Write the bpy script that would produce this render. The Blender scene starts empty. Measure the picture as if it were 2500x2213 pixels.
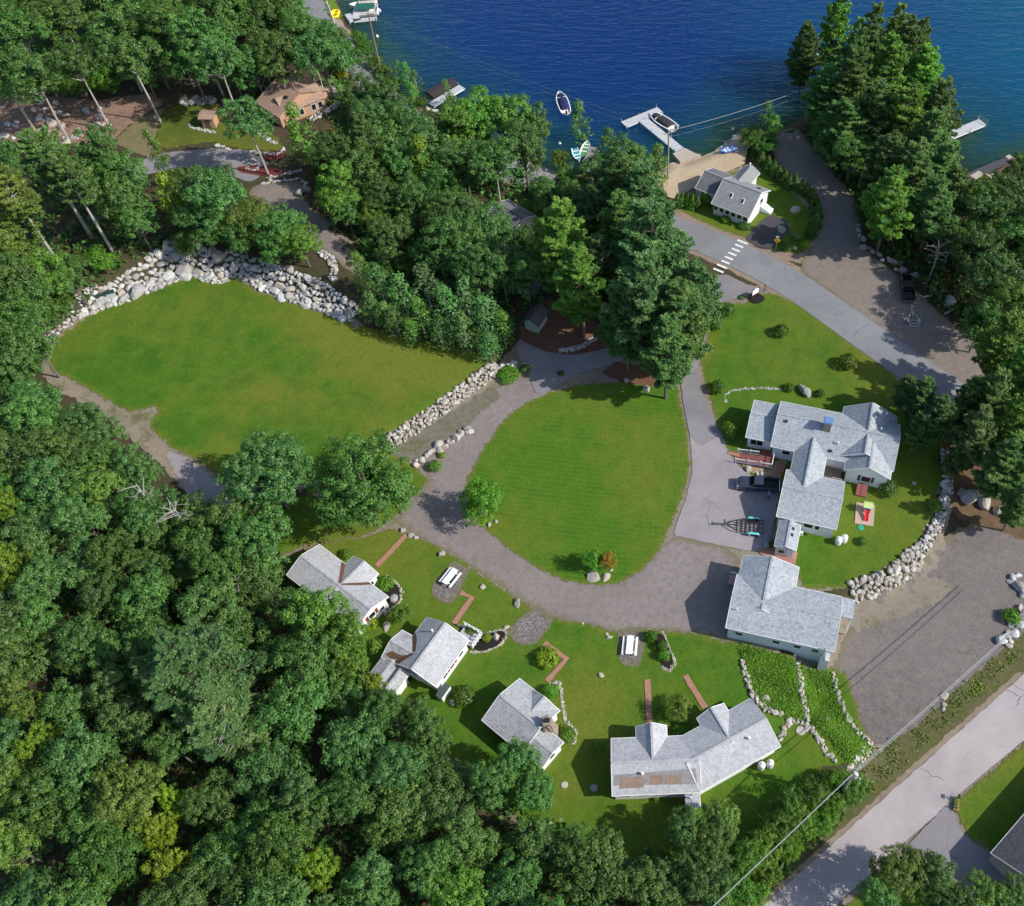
import bpy, bmesh, math, random
import numpy as np
from mathutils import Vector, Matrix
from mathutils.geometry import delaunay_2d_cdt

random.seed(7); np.random.seed(7)
R = math.radians
C = bpy.context.scene.collection
SC = bpy.context.scene

# ------------------------------------------------------------------ camera, sky, sun
CAMH, TILT = 110.0, R(35.9)
cam_d = bpy.data.cameras.new('camera'); cam = bpy.data.objects.new('camera', cam_d); C.objects.link(cam)
cam.location = (0, 0, CAMH); cam.rotation_euler = (TILT, 0, 0)
cam_d.sensor_fit = 'HORIZONTAL'; cam_d.sensor_width = 36; cam_d.lens = 36 * 2340 / 2500
cam_d.shift_x = -340 / 2500; cam_d.shift_y = 0
cam_d.clip_start = 1; cam_d.clip_end = 3000
SC.camera = cam
w = bpy.data.worlds.new('World'); SC.world = w; w.use_nodes = True
nt = w.node_tree; bg = nt.nodes['Background']; sky = nt.nodes.new('ShaderNodeTexSky')
sky.sky_type = 'NISHITA'; sky.sun_disc = False; sky.sun_elevation = R(38.5); sky.sun_rotation = R(104)
nt.links.new(sky.outputs[0], bg.inputs[0]); bg.inputs[1].default_value = 0.14
sun_d = bpy.data.lights.new('sun', 'SUN'); sun_d.energy = 4.3; sun_d.angle = R(0.53); sun_d.color = (1.0, 0.95, 0.86)
sun = bpy.data.objects.new('sun', sun_d); C.objects.link(sun)
SUNV = Vector((1.218, -0.303, 1.0)).normalized()
sun.rotation_euler = SUNV.to_track_quat('Z', 'Y').to_euler(); sun.location = (60, -10, 120)
vs = SC.view_settings; vs.view_transform = 'Standard'; vs.look = 'None'; vs.exposure = 0.34; vs.gamma = 1.0
SC.render.engine = 'CYCLES'; SC.cycles.use_denoising = True
SC.cycles.max_bounces = 6; SC.cycles.diffuse_bounces = 3; SC.cycles.transparent_max_bounces = 6; SC.cycles.transmission_bounces = 3

# ------------------------------------------------------------------ where a point of the photograph lies in the world
FS, CXS, CYS = 2340.0, 1590.0, 1106.0
SN, CN = math.sin(TILT), math.cos(TILT)
K = 2500 / 2044.0
def ray(x, y, z, s=K):
    u, v = x * s - CXS, y * s - CYS
    Z = FS * CN + v * SN; k = (CAMH - z) / Z
    return u * k, (FS * SN - v * CN) * k
def poly(pts, z=0.0): return np.array([ray(x, y, z) for x, y in pts])

def sdist(P, pl):
    P = np.asarray(P, float).reshape(-1, 2); n = len(pl); d = np.full(len(P), 1e18); ins = np.zeros(len(P), bool)
    for i in range(n):
        a, b = pl[i], pl[(i + 1) % n]; e = b - a; wv = P - a
        t = np.clip((wv @ e) / max(e @ e, 1e-12), 0, 1)
        q = wv - t[:, None] * e
        d = np.minimum(d, (q * q).sum(1))
        c = (a[1] > P[:, 1]) != (b[1] > P[:, 1])
        with np.errstate(divide='ignore', invalid='ignore'):
            xi = (b[0] - a[0]) * (P[:, 1] - a[1]) / (b[1] - a[1]) + a[0]
        ins ^= c & (P[:, 0] < xi)
    d = np.sqrt(d)
    return np.where(ins, d, -d)
def sst(t):
    t = np.clip(t, 0, 1); return t * t * (3 - 2 * t)

WZ = -1.2
LAKE = poly([(640,-400),(650,-60),(672,0),(690,45),(705,62),(735,102),(762,150),(790,185),(820,205),(845,212),(870,225),(905,240),(960,270),(1050,310),(1095,335),(1110,348),(1150,345),(1200,350),(1290,352),(1310,345),(1340,324),(1362,330),(1375,325),(1412,308),(1440,296),(1485,262),(1520,255),(1560,258),(1580,245),(1620,225),(1700,205),(1780,205),(1850,225),(1900,262),(1912,300),(1920,345),(1930,357),(2010,318),(2044,310),(2300,290),(2300,-400)], WZ)
UPLAND = poly([(-600,900),(-100,760),(60,690),(150,625),(230,575),(330,528),(420,535),(480,530),(560,562),(650,600),(730,640),(760,600),(735,540),(700,470),(665,400),(640,330),(690,260),(690,200),(640,120),(560,0),(480,-200),(-600,-200)], 1.5)
LAWNUP = poly([(985,737),(765,888),(640,985),(430,1050),(200,1050),(-600,1300),(-600,300),(700,520),(980,690)], 0.5)
LOT = poly([(1700,1192),(1775,1172),(1840,1118),(1885,1045),(1900,965),(1893,890),(2300,820),(2300,2100),(1300,2100),(1520,1720),(1600,1600),(1690,1545),(1740,1500),(1650,1440),(1612,1380),(1588,1305),(1640,1235)], -0.6)
def hts(P):
    P = np.asarray(P, float).reshape(-1, 2)
    z = np.maximum(3.3 * sst(sdist(P, UPLAND) / 5.0 + .5), 0.9 * sst(sdist(P, LAWNUP) / 1.6 + .5))
    z = z - 1.3 * sst(sdist(P, LOT) / 2.0 + .5)
    d = sdist(P, LAKE)
    t = sst((d + 3) / 3.0)
    z = z * (1 - t) + t * (-1.15)
    return z - 2.6 * np.clip(d / 7.0, 0, 1)
def gh(x, y): return float(hts([(x, y)])[0])
def at(x, y, up=0.0, s=K):
    """world point on the ground (or `up` metres above it) seen at (x, y)"""
    z = 0.0
    for _ in range(14):
        X, Y = ray(x, y, z + up, s); z = .5 * z + .5 * gh(X, Y)
    return Vector((X, Y, z))
def atS(x, y, up=0.0): return at(x, y, up, 1.0)
def mpp(x, y, z=0):
    a, b = ray(x, y, z), ray(x + 1, y, z); return b[0] - a[0]

# ------------------------------------------------------------------ materials
MATS = {}
def newmat(name):
    m = bpy.data.materials.new(name); m.use_nodes = True
    t = m.node_tree; b = t.nodes['Principled BSDF']
    return m, t, b
def nd(t, typ, **kw):
    n = t.nodes.new(typ)
    for k, v in kw.items(): setattr(n, k, v)
    return n
def noise(t, co, scale, detail=4, rough=.55, dist=0):
    n = nd(t, 'ShaderNodeTexNoise'); n.inputs['Scale'].default_value = scale; n.inputs['Detail'].default_value = detail
    n.inputs['Roughness'].default_value = rough; n.inputs['Distortion'].default_value = dist
    t.links.new(co, n.inputs['Vector']); return n.outputs['Fac']
def ramp(t, f, stops, interp='LINEAR'):
    r = nd(t, 'ShaderNodeValToRGB'); cr = r.color_ramp; cr.interpolation = interp
    while len(cr.elements) < len(stops): cr.elements.new(.5)
    for e, (p, c) in zip(cr.elements, stops):
        e.position = p; e.color = (c[0], c[1], c[2], 1) if hasattr(c, '__len__') else (c, c, c, 1)
    t.links.new(f, r.inputs[0]); return r.outputs[0]
def mix(t, f, a, b, mode='MIX'):
    n = nd(t, 'ShaderNodeMix'); n.data_type = 'RGBA'; n.blend_type = mode
    for sck, v in ((n.inputs['Factor'], f), (n.inputs[6], a), (n.inputs[7], b)):
        if isinstance(v, bpy.types.NodeSocket): t.links.new(v, sck)
        elif hasattr(v, '__len__'): sck.default_value = (*v[:3], 1)
        else: sck.default_value = v
    return n.outputs[2]
def mth(t, op, a, b=0.0):
    n = nd(t, 'ShaderNodeMath', operation=op)
    for i, v in enumerate((a, b)):
        if isinstance(v, bpy.types.NodeSocket): t.links.new(v, n.inputs[i])
        else: n.inputs[i].default_value = v
    return n.outputs[0]
def obco(t): return nd(t, 'ShaderNodeTexCoord').outputs['Object']
def bump(t, b, f, strength=.4, dist=.05):
    n = nd(t, 'ShaderNodeBump'); n.inputs['Strength'].default_value = strength; n.inputs['Distance'].default_value = dist
    t.links.new(f, n.inputs['Height']); t.links.new(n.outputs[0], b.inputs['Normal'])
def M(name, col, rough=.7, var=.25, scale=3.0, metal=0.0, bmp=.2, spec=.4):
    if name in MATS: return MATS[name]
    m, t, b = newmat(name); co = obco(t)
    f = noise(t, co, scale, 5); f2 = noise(t, co, scale * 7, 3)
    lo = [c * (1 - var) for c in col]; hi = [min(1, c * (1 + var)) for c in col]
    c = mix(t, f, lo, hi); c = mix(t, mth(t, 'MULTIPLY', f2, .45), c, [x * (1 - var) for x in lo])
    t.links.new(c, b.inputs['Base Color']); b.inputs['Roughness'].default_value = rough; b.inputs['Metallic'].default_value = metal
    b.inputs['Specular IOR Level'].default_value = spec
    if bmp: bump(t, b, f2, bmp, .03)
    MATS[name] = m; return m
def grassmat(name, dry=.35, stripe=.0, ang=0.0, g1=(.041,.115,.008), g2=(.075,.166,.012), yel=(.160,.166,.024), brown=(.15,.105,.055), spots=()):
    m, t, b = newmat(name); co = obco(t)
    big = noise(t, co, .045, 3, .5, .4); mid = noise(t, co, .35, 5, .6, .3); fine = noise(t, co, 5.5, 6, .7); tiny = noise(t, co, 16, 3, .7)
    c = mix(t, ramp(t, mid, [(.3, 0), (.7, 1)]), g1, g2)
    if stripe:
        mp = nd(t, 'ShaderNodeMapping'); mp.inputs['Rotation'].default_value = (0, 0, ang); t.links.new(co, mp.inputs[0])
        wv = nd(t, 'ShaderNodeTexWave'); wv.inputs['Scale'].default_value = .42; wv.inputs['Distortion'].default_value = .8; wv.inputs['Detail'].default_value = 2
        t.links.new(mp.outputs[0], wv.inputs['Vector'])
        c = mix(t, mth(t, 'MULTIPLY', wv.outputs['Fac'], stripe), c, g2)
    d = mth(t, 'ADD', mth(t, 'MULTIPLY', big, .75), mth(t, 'MULTIPLY', mid, .35))
    d = ramp(t, d, [(.62 - dry * .35, 0), (.86 - dry * .3, 1)])
    for (sx, sy, sr, amt) in spots:
        vd = nd(t, 'ShaderNodeVectorMath', operation='DISTANCE'); t.links.new(co, vd.inputs[0]); vd.inputs[1].default_value = (sx, sy, 0)
        mr = nd(t, 'ShaderNodeMapRange'); mr.inputs[1].default_value = sr; mr.inputs[2].default_value = sr * .2; mr.inputs[3].default_value = 0; mr.inputs[4].default_value = amt
        t.links.new(vd.outputs['Value'], mr.inputs[0])
        d = mth(t, 'ADD', d, mth(t, 'MULTIPLY', mr.outputs[0], mth(t, 'ADD', mid, .35)))
    c = mix(t, mth(t, 'MULTIPLY', d, .8), c, yel)
    at_ = nd(t, 'ShaderNodeAttribute'); at_.attribute_name = 'edge'
    e = mth(t, 'SUBTRACT', mth(t, 'ADD', mth(t, 'MULTIPLY', mid, .9), mth(t, 'MULTIPLY', fine, .7)), mth(t, 'MULTIPLY', at_.outputs['Fac'], 1.0))
    c = mix(t, ramp(t, e, [(.15, 0), (.6, .75)]), c, yel)
    c = mix(t, ramp(t, e, [(.62, 0), (.95, .9)]), c, brown)
    gr = noise(t, co, 2.3, 4, .75); gr2 = noise(t, co, .9, 3, .7)
    c = mix(t, ramp(t, gr, [(.36, .34), (.5, 0)]), c, [x * .55 for x in g1]); c = mix(t, ramp(t, gr2, [(.52, 0), (.72, .35)]), c, [x * 1.35 for x in g2])
    c = mix(t, ramp(t, fine, [(.3, .5), (.62, 0)]), c, [x * .42 for x in g1])
    c = mix(t, ramp(t, tiny, [(.45, 0), (.75, .35)]), c, [x * 1.5 for x in g2])
    t.links.new(c, b.inputs['Base Color']); b.inputs['Roughness'].default_value = .9; b.inputs['Specular IOR Level'].default_value = .15
    bump(t, b, mix(t, .5, fine, tiny), .7, .12)
    al = ramp(t, mth(t, 'ADD', mth(t, 'MULTIPLY', at_.outputs['Fac'], 1.5), mth(t, 'MULTIPLY', mth(t, 'SUBTRACT', gr, .5), 2.2)), [(.20, 0), (.34, 1)])
    tp = nd(t, 'ShaderNodeBsdfTransparent'); mx = nd(t, 'ShaderNodeMixShader'); out = t.nodes['Material Output']
    t.links.new(al, mx.inputs[0]); t.links.new(tp.outputs[0], mx.inputs[1]); t.links.new(b.outputs[0], mx.inputs[2]); t.links.new(mx.outputs[0], out.inputs[0])
    MATS[name] = m; return m
def dirtmat(name, cols, scale=.5, fine=9., bstr=.5, weeds=0.0, speck=0.0, rough=.95):
    m, t, b = newmat(name); co = obco(t)
    a = noise(t, co, scale * .22, 4, .6, .5); c2 = noise(t, co, scale * 2.2, 6, .65, .2); f = noise(t, co, fine, 5, .75)
    c = mix(t, ramp(t, a, [(.35, 0), (.65, 1)]), cols[0], cols[1])
    c = mix(t, ramp(t, c2, [(.42, 0), (.68, .8)]), c, cols[2])
    if weeds:
        wn = mth(t, 'ADD', mth(t, 'MULTIPLY', noise(t, co, .23, 5, .7), .7), mth(t, 'MULTIPLY', noise(t, co, 2.5, 4, .7), .3))
        c = mix(t, ramp(t, wn, [(.62 - weeds * .2, 0), (.72 - weeds * .2, .85)]), c, (.095, .11, .028))
    if speck:
        vo = nd(t, 'ShaderNodeTexVoronoi'); vo.inputs['Scale'].default_value = 9 if name != 'crushed_stone' else 6; t.links.new(co, vo.inputs['Vector'])
        sp = nd(t, 'ShaderNodeSeparateColor'); t.links.new(vo.outputs['Color'], sp.inputs[0])
        c = mix(t, ramp(t, sp.outputs[0], [(.55, 0), (.95, speck)]), c, [min(1, x * 2.1) for x in cols[0]])
        c = mix(t, ramp(t, sp.outputs[1], [(.6, 0), (.95, speck)]), c, [x * .4 for x in cols[0]])
    if name in ('grey_gravel', 'grey_lot_gravel', 'lot_gravel', 'crushed_stone'):
        at_ = nd(t, 'ShaderNodeAttribute'); at_.attribute_name = 'edge'; e = mth(t, 'SUBTRACT', mth(t, 'ADD', mth(t, 'MULTIPLY', c2, .8), mth(t, 'MULTIPLY', f, .5)), mth(t, 'MULTIPLY', at_.outputs['Fac'], .7))
        c = mix(t, ramp(t, e, [(.30, 0), (.62, .8)]), c, (.16, .145, .07))
    c = mix(t, ramp(t, f, [(.3, .5), (.6, 0)]), c, [x * .45 for x in cols[0]])
    t.links.new(c, b.inputs['Base Color']); b.inputs['Roughness'].default_value = rough; b.inputs['Specular IOR Level'].default_value = .2
    bump(t, b, f, bstr, .08); MATS[name] = m; return m
def roofmat(name, a, bcol, dark, scale=1.0, streak=.0, strk_col=(.1,.1,.11)):
    m, t, b = newmat(name); co = obco(t)
    vo = nd(t, 'ShaderNodeTexVoronoi'); vo.inputs['Scale'].default_value = 4.2 * scale; t.links.new(co, vo.inputs['Vector'])
    sp = nd(t, 'ShaderNodeSeparateColor'); t.links.new(vo.outputs['Color'], sp.inputs[0])
    f = noise(t, co, 7 * scale, 4, .7); l = noise(t, co, .3, 4, .6)
    c = mix(t, ramp(t, f, [(.35, 0), (.65, 1)]), a, bcol)
    c = mix(t, ramp(t, sp.outputs[0], [(.4, 0), (1, .62)]), c, dark)
    c = mix(t, ramp(t, sp.outputs[1], [(.6, 0), (1, .5)]), c, [min(1, x * 1.25) for x in bcol])
    c = mix(t, ramp(t, l, [(.4, 0), (.75, .3)]), c, dark)
    if streak:
        s1 = mth(t, 'MULTIPLY', noise(t, co, .6, 6, .75, .6), 1)
        c = mix(t, ramp(t, s1, [(.52, 0), (.7, streak)]), c, strk_col)
    t.links.new(c, b.inputs['Base Color']); b.inputs['Roughness'].default_value = .75; b.inputs['Specular IOR Level'].default_value = .3
    bump(t, b, f, .5, .03); MATS[name] = m; return m
def leafmat(name, lo, hi, trans=.36):
    m = bpy.data.materials.new(name); m.use_nodes = True; t = m.node_tree
    for n in list(t.nodes): t.nodes.remove(n)
    out = nd(t, 'ShaderNodeOutputMaterial'); a = nd(t, 'ShaderNodeAttribute'); a.attribute_name = 'tone'
    oi = nd(t, 'ShaderNodeObjectInfo')
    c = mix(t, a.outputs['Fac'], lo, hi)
    c = mix(t, 1.0, c, oi.outputs['Color'], 'MULTIPLY')
    hs = nd(t, 'ShaderNodeHueSaturation'); t.links.new(c, hs.inputs['Color'])
    t.links.new(mth(t, 'ADD', .476, mth(t, 'MULTIPLY', oi.outputs['Random'], .036)), hs.inputs['Hue'])
    t.links.new(mth(t, 'ADD', .80, mth(t, 'MULTIPLY', oi.outputs['Random'], .42)), hs.inputs['Value'])
    df = nd(t, 'ShaderNodeBsdfDiffuse'); tr = nd(t, 'ShaderNodeBsdfTranslucent'); ms = nd(t, 'ShaderNodeMixShader'); ms.inputs[0].default_value = trans
    gl = nd(t, 'ShaderNodeBsdfGlossy'); gl.inputs['Roughness'].default_value = .5; gl.inputs['Color'].default_value = (.7, .8, .9, 1)
    m2 = nd(t, 'ShaderNodeMixShader'); m2.inputs[0].default_value = .025
    t.links.new(hs.outputs[0], df.inputs[0]); t.links.new(hs.outputs[0], tr.inputs[0])
    t.links.new(df.outputs[0], ms.inputs[1]); t.links.new(tr.outputs[0], ms.inputs[2])
    t.links.new(ms.outputs[0], m2.inputs[1]); t.links.new(gl.outputs[0], m2.inputs[2]); t.links.new(m2.outputs[0], out.inputs[0])
    MATS[name] = m; return m

# ------------------------------------------------------------------ objects
def tag(o, label=None, cat=None, group=None, kind=None):
    if label: o['label'] = label
    if cat: o['category'] = cat
    if group: o['group'] = group
    if kind: o['kind'] = kind
    return o
def empty(name, loc, label, cat, group=None, rz=0.0):
    o = bpy.data.objects.new(name, None); C.objects.link(o); o.location = loc; o.rotation_euler = (0, 0, rz); o.empty_display_size = .5
    return tag(o, label, cat, group)
def copy_tree(o, parent=None):
    c = o.copy(); C.objects.link(c)
    if parent: c.parent = parent
    for ch in list(o.children): copy_tree(ch, c)
    return c
class MB:
    def __init__(s): s.v = []; s.f = []; s.m = []
    def add(s, vs, fs, mi=0):
        n = len(s.v); s.v += [tuple(p) for p in vs]; s.f += [tuple(i + n for i in f) for f in fs]; s.m += [mi] * len(fs); return s
    def box(s, c, d, rz=0, mi=0, M_=None):
        hx, hy, hz = d[0] / 2, d[1] / 2, d[2] / 2; cc, ss = math.cos(rz), math.sin(rz); vs = []
        for z in (-hz, hz):
            for x, y in ((-hx, -hy), (hx, -hy), (hx, hy), (-hx, hy)):
                p = Vector((x, y, z))
                if M_: p = M_ @ p; vs.append((c[0] + p.x, c[1] + p.y, c[2] + p.z))
                else: vs.append((c[0] + x * cc - y * ss, c[1] + x * ss + y * cc, c[2] + z))
        return s.add(vs, [(3, 2, 1, 0), (4, 5, 6, 7), (0, 1, 5, 4), (1, 2, 6, 5), (2, 3, 7, 6), (3, 0, 4, 7)], mi)
    def bar(s, a, b, wd, hg=None, mi=0):
        a, b = Vector(a), Vector(b); d = b - a; L = d.length
        if L < 1e-6: return s
        q = d.to_track_quat('X', 'Z').to_matrix(); return s.box((a + b) / 2, (L, wd, hg or wd), 0, mi, q)
    def tube(s, pts, r, n=8, mi=0, cap=True):
        pts = [Vector(p) for p in pts]; rs = r if hasattr(r, '__len__') else [r] * len(pts); vs = []; fs = []
        for i, p in enumerate(pts):
            d = (pts[min(i + 1, len(pts) - 1)] - pts[max(i - 1, 0)]).normalized()
            q = d.to_track_quat('Z', 'Y')
            for k in range(n):
                a = 2 * math.pi * k / n; vs.append(p + q @ Vector((math.cos(a) * rs[i], math.sin(a) * rs[i], 0)))
        for i in range(len(pts) - 1):
            for k in range(n):
                k2 = (k + 1) % n; fs.append((i * n + k, i * n + k2, (i + 1) * n + k2, (i + 1) * n + k))
        if cap: fs.append(tuple(range(n - 1, -1, -1))); fs.append(tuple((len(pts) - 1) * n + k for k in range(n)))
        return s.add(vs, fs, mi)
    def lathe(s, c, prof, n=14, mi=0):
        vs = []; fs = []
        for (r, z) in prof:
            for k in range(n):
                a = 2 * math.pi * k / n; vs.append((c[0] + math.cos(a) * r, c[1] + math.sin(a) * r, c[2] + z))
        for i in range(len(prof) - 1):
            for k in range(n):
                k2 = (k + 1) % n; fs.append((i * n + k, i * n + k2, (i + 1) * n + k2, (i + 1) * n + k))
        fs.append(tuple(range(n - 1, -1, -1))); fs.append(tuple((len(prof) - 1) * n + k for k in range(n)))
        return s.add(vs, fs, mi)
    def prism(s, pts, z0, z1, mi=0):
        n = len(pts); vs = [(p[0], p[1], z0) for p in pts] + [(p[0], p[1], z1) for p in pts]
        return s.add(vs, [tuple(range(n - 1, -1, -1)), tuple(range(n, 2 * n))] + [(i, (i + 1) % n, n + (i + 1) % n, n + i) for i in range(n)], mi)
    def loft(s, rings, mi=0, caps=True):
        n = len(rings[0]); vs = [p for r in rings for p in r]; fs = []
        for i in range(len(rings) - 1):
            for k in range(n):
                k2 = (k + 1) % n; fs.append((i * n + k, i * n + k2, (i + 1) * n + k2, (i + 1) * n + k))
        if caps: fs.append(tuple(range(n - 1, -1, -1))); fs.append(tuple((len(rings) - 1) * n + k for k in range(n)))
        return s.add(vs, fs, mi)
    def rock(s, c, sx, sy, sz, rz=0, mi=0):
        cc, ss = math.cos(rz), math.sin(rz); vs = []
        pls = [(Vector((random.gauss(0, 1), random.gauss(0, 1), random.gauss(0, .8))).normalized(), random.uniform(.52, .82)) for _ in range(9)]
        for p in ICO[0]:
            q = Vector(p) * random.uniform(.96, 1.1)
            for n_, d_ in pls:
                k_ = q.dot(n_) - d_
                if k_ > 0: q -= n_ * k_
            x, y, z = q.x * sx * 1.25, q.y * sy * 1.25, q.z * sz * 1.25
            vs.append((c[0] + x * cc - y * ss, c[1] + x * ss + y * cc, c[2] + z))
        return s.add(vs, ICO[1], mi)
    def build(s, name, mats, parent=None, off=(0, 0, 0), bevel=0, smooth=False):
        me = bpy.data.meshes.new(name)
        vs = s.v if not any(off) else [(p[0] - off[0], p[1] - off[1], p[2] - off[2]) for p in s.v]
        me.from_pydata(vs, [], s.f); mats = mats if isinstance(mats, (list, tuple)) else [mats]
        for m in mats: me.materials.append(m)
        if any(s.m): me.polygons.foreach_set('material_index', s.m)
        if smooth: me.polygons.foreach_set('use_smooth', [True] * len(s.f))
        me.update(); o = bpy.data.objects.new(name, me); C.objects.link(o)
        if parent: o.parent = parent
        if bevel:
            bv = o.modifiers.new('bevel', 'BEVEL'); bv.width = bevel; bv.segments = 2; bv.limit_method = 'ANGLE'
        return o
def _ico():
    bm = bmesh.new(); bmesh.ops.create_icosphere(bm, subdivisions=2, radius=1)
    vs = [tuple(v.co) for v in bm.verts]; fs = [tuple(v.index for v in f.verts) for f in bm.faces]; bm.free(); return vs, fs
ICO = _ico()
def resample(pts, step, closed=False):
    out = []; P = list(pts) + ([pts[0]] if closed else [])
    for a, b in zip(P[:-1], P[1:]):
        L = math.hypot(b[0] - a[0], b[1] - a[1]); n = max(1, int(round(L / step)))
        for i in range(n): out.append((a[0] + (b[0] - a[0]) * i / n, a[1] + (b[1] - a[1]) * i / n))
    if not closed: out.append(tuple(P[-1][:2]))
    return out
def sheet(name, px, m, lift, jit=.12, step=.5, grid=1.5, ew=1.6, world=None, kind='structure', smoothit=True, label=None, cat=None):
    """ground covering with the outline px, draped on the terrain"""
    pts = world if world is not None else [tuple(at(x, y))[:2] for x, y in px]
    pl = resample(pts, step, True)
    if smoothit:
        for _ in range(2): pl = [((pl[i-1][0] + 2 * pl[i][0] + pl[(i+1) % len(pl)][0]) / 4, (pl[i-1][1] + 2 * pl[i][1] + pl[(i+1) % len(pl)][1]) / 4) for i in range(len(pl))]
    if jit:
        pl = [(p[0] + random.uniform(-jit, jit), p[1] + random.uniform(-jit, jit)) for p in pl]
    A = np.array(pl); lo, hi = A.min(0), A.max(0)
    gx, gy = np.meshgrid(np.arange(lo[0], hi[0], grid), np.arange(lo[1], hi[1], grid))
    G = np.c_[gx.ravel(), gy.ravel()]; G = G[sdist(G, A) > grid * .45] if len(G) else G
    vin = [Vector(p) for p in pl] + [Vector(p) for p in G]
    n = len(pl)
    ov, oe, of, _, _, _ = delaunay_2d_cdt(vin, [(i, (i + 1) % n) for i in range(n)], [list(range(n))], 1, 1e-4)
    V2 = np.array([(v.x, v.y) for v in ov]); z = hts(V2) + lift
    me = bpy.data.meshes.new(name); me.from_pydata([(a[0], a[1], b) for a, b in zip(V2, z)], [], [tuple(f) for f in of])
    ed = np.clip(np.abs(sdist(V2, A)) / ew, 0, 1); atr = me.attributes.new('edge', 'FLOAT', 'POINT'); atr.data.foreach_set('value', ed.astype(np.float32))
    me.materials.append(m); me.polygons.foreach_set('use_smooth', [True] * len(me.polygons)); me.update()
    o = bpy.data.objects.new(name, me); C.objects.link(o); tag(o, label, cat, None, kind); return o
def offset_path(pts, wd):
    L, Rr = [], []
    for i, p in enumerate(pts):
        a, b = pts[max(i - 1, 0)], pts[min(i + 1, len(pts) - 1)]
        d = Vector((b[0] - a[0], b[1] - a[1])).normalized(); n = Vector((-d.y, d.x))
        L.append((p[0] + n.x * wd / 2, p[1] + n.y * wd / 2)); Rr.append((p[0] - n.x * wd / 2, p[1] - n.y * wd / 2))
    return L + Rr[::-1]
def spline(pts, n=6):
    out = []; P = [pts[0]] + list(pts) + [pts[-1]]
    for i in range(1, len(P) - 2):
        p0, p1, p2, p3 = map(np.array, (P[i-1], P[i], P[i+1], P[i+2]))
        for k in range(n):
            t = k / n; out.append(tuple(.5 * (2 * p1 + (p2 - p0) * t + (2 * p0 - 5 * p1 + 4 * p2 - p3) * t * t + (3 * p1 - p0 - 3 * p2 + p3) * t ** 3)))
    out.append(tuple(pts[-1])); return out

# ------------------------------------------------------------------ terrain
GX0, GY0, GX1, GY1 = -240, -20, 230, 330
_gx, _gy = np.meshgrid(np.arange(GX0, GX1 + 1.), np.arange(GY0, GY1 + 1.)); GN = _gx.shape
HG = hts(np.c_[_gx.ravel(), _gy.ravel()]).reshape(GN)
def hts(P):
    P = np.asarray(P, float).reshape(-1, 2)
    x = np.clip(P[:, 0] - GX0, 0, GN[1] - 1.001); y = np.clip(P[:, 1] - GY0, 0, GN[0] - 1.001)
    i, j = x.astype(int), y.astype(int); a, b = x - i, y - j
    return (HG[j, i] * (1 - a) + HG[j, i + 1] * a) * (1 - b) + (HG[j + 1, i] * (1 - a) + HG[j + 1, i + 1] * a) * b
def grid_mesh(name, xs, ys, zf, m, attr=None):
    X, Y = np.meshgrid(xs, ys); n, mm = X.shape; Z = zf(np.c_[X.ravel(), Y.ravel()])
    V = np.c_[X.ravel(), Y.ravel(), Z]; idx = np.arange(n * mm).reshape(n, mm)
    F = np.stack([idx[:-1, :-1], idx[:-1, 1:], idx[1:, 1:], idx[1:, :-1]], -1).reshape(-1, 4)
    me = bpy.data.meshes.new(name); me.vertices.add(len(V)); me.vertices.foreach_set('co', V.ravel().astype(np.float32))
    me.loops.add(F.size); me.loops.foreach_set('vertex_index', F.ravel().astype(np.int32)); me.polygons.add(len(F))
    me.polygons.foreach_set('loop_start', np.arange(0, F.size, 4, dtype=np.int32)); me.update(calc_edges=True)
    me.polygons.foreach_set('use_smooth', np.ones(len(F), bool))
    if attr: a = me.attributes.new(attr[0], 'FLOAT', 'POINT'); a.data.foreach_set('value', attr[1](V[:, :2]).astype(np.float32))
    me.materials.append(m); o = bpy.data.objects.new(name, me); C.objects.link(o); return o

floorm = dirtmat('forest_floor', [(.062, .050, .030), (.045, .058, .022), (.105, .065, .040)], .6, 7, .8, weeds=.35)
ex = np.array([900., 600, 420, 300])
xs = np.r_[GX0 - ex, np.arange(GX0, GX1 + 1.), GX1 + ex[::-1]]; ys = np.r_[-600., -300, -120, -60, np.arange(GY0, GY1 + 1.), 420, 600, 1200]
tag(grid_mesh('ground', xs, ys, hts, floorm), kind='structure')

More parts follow.
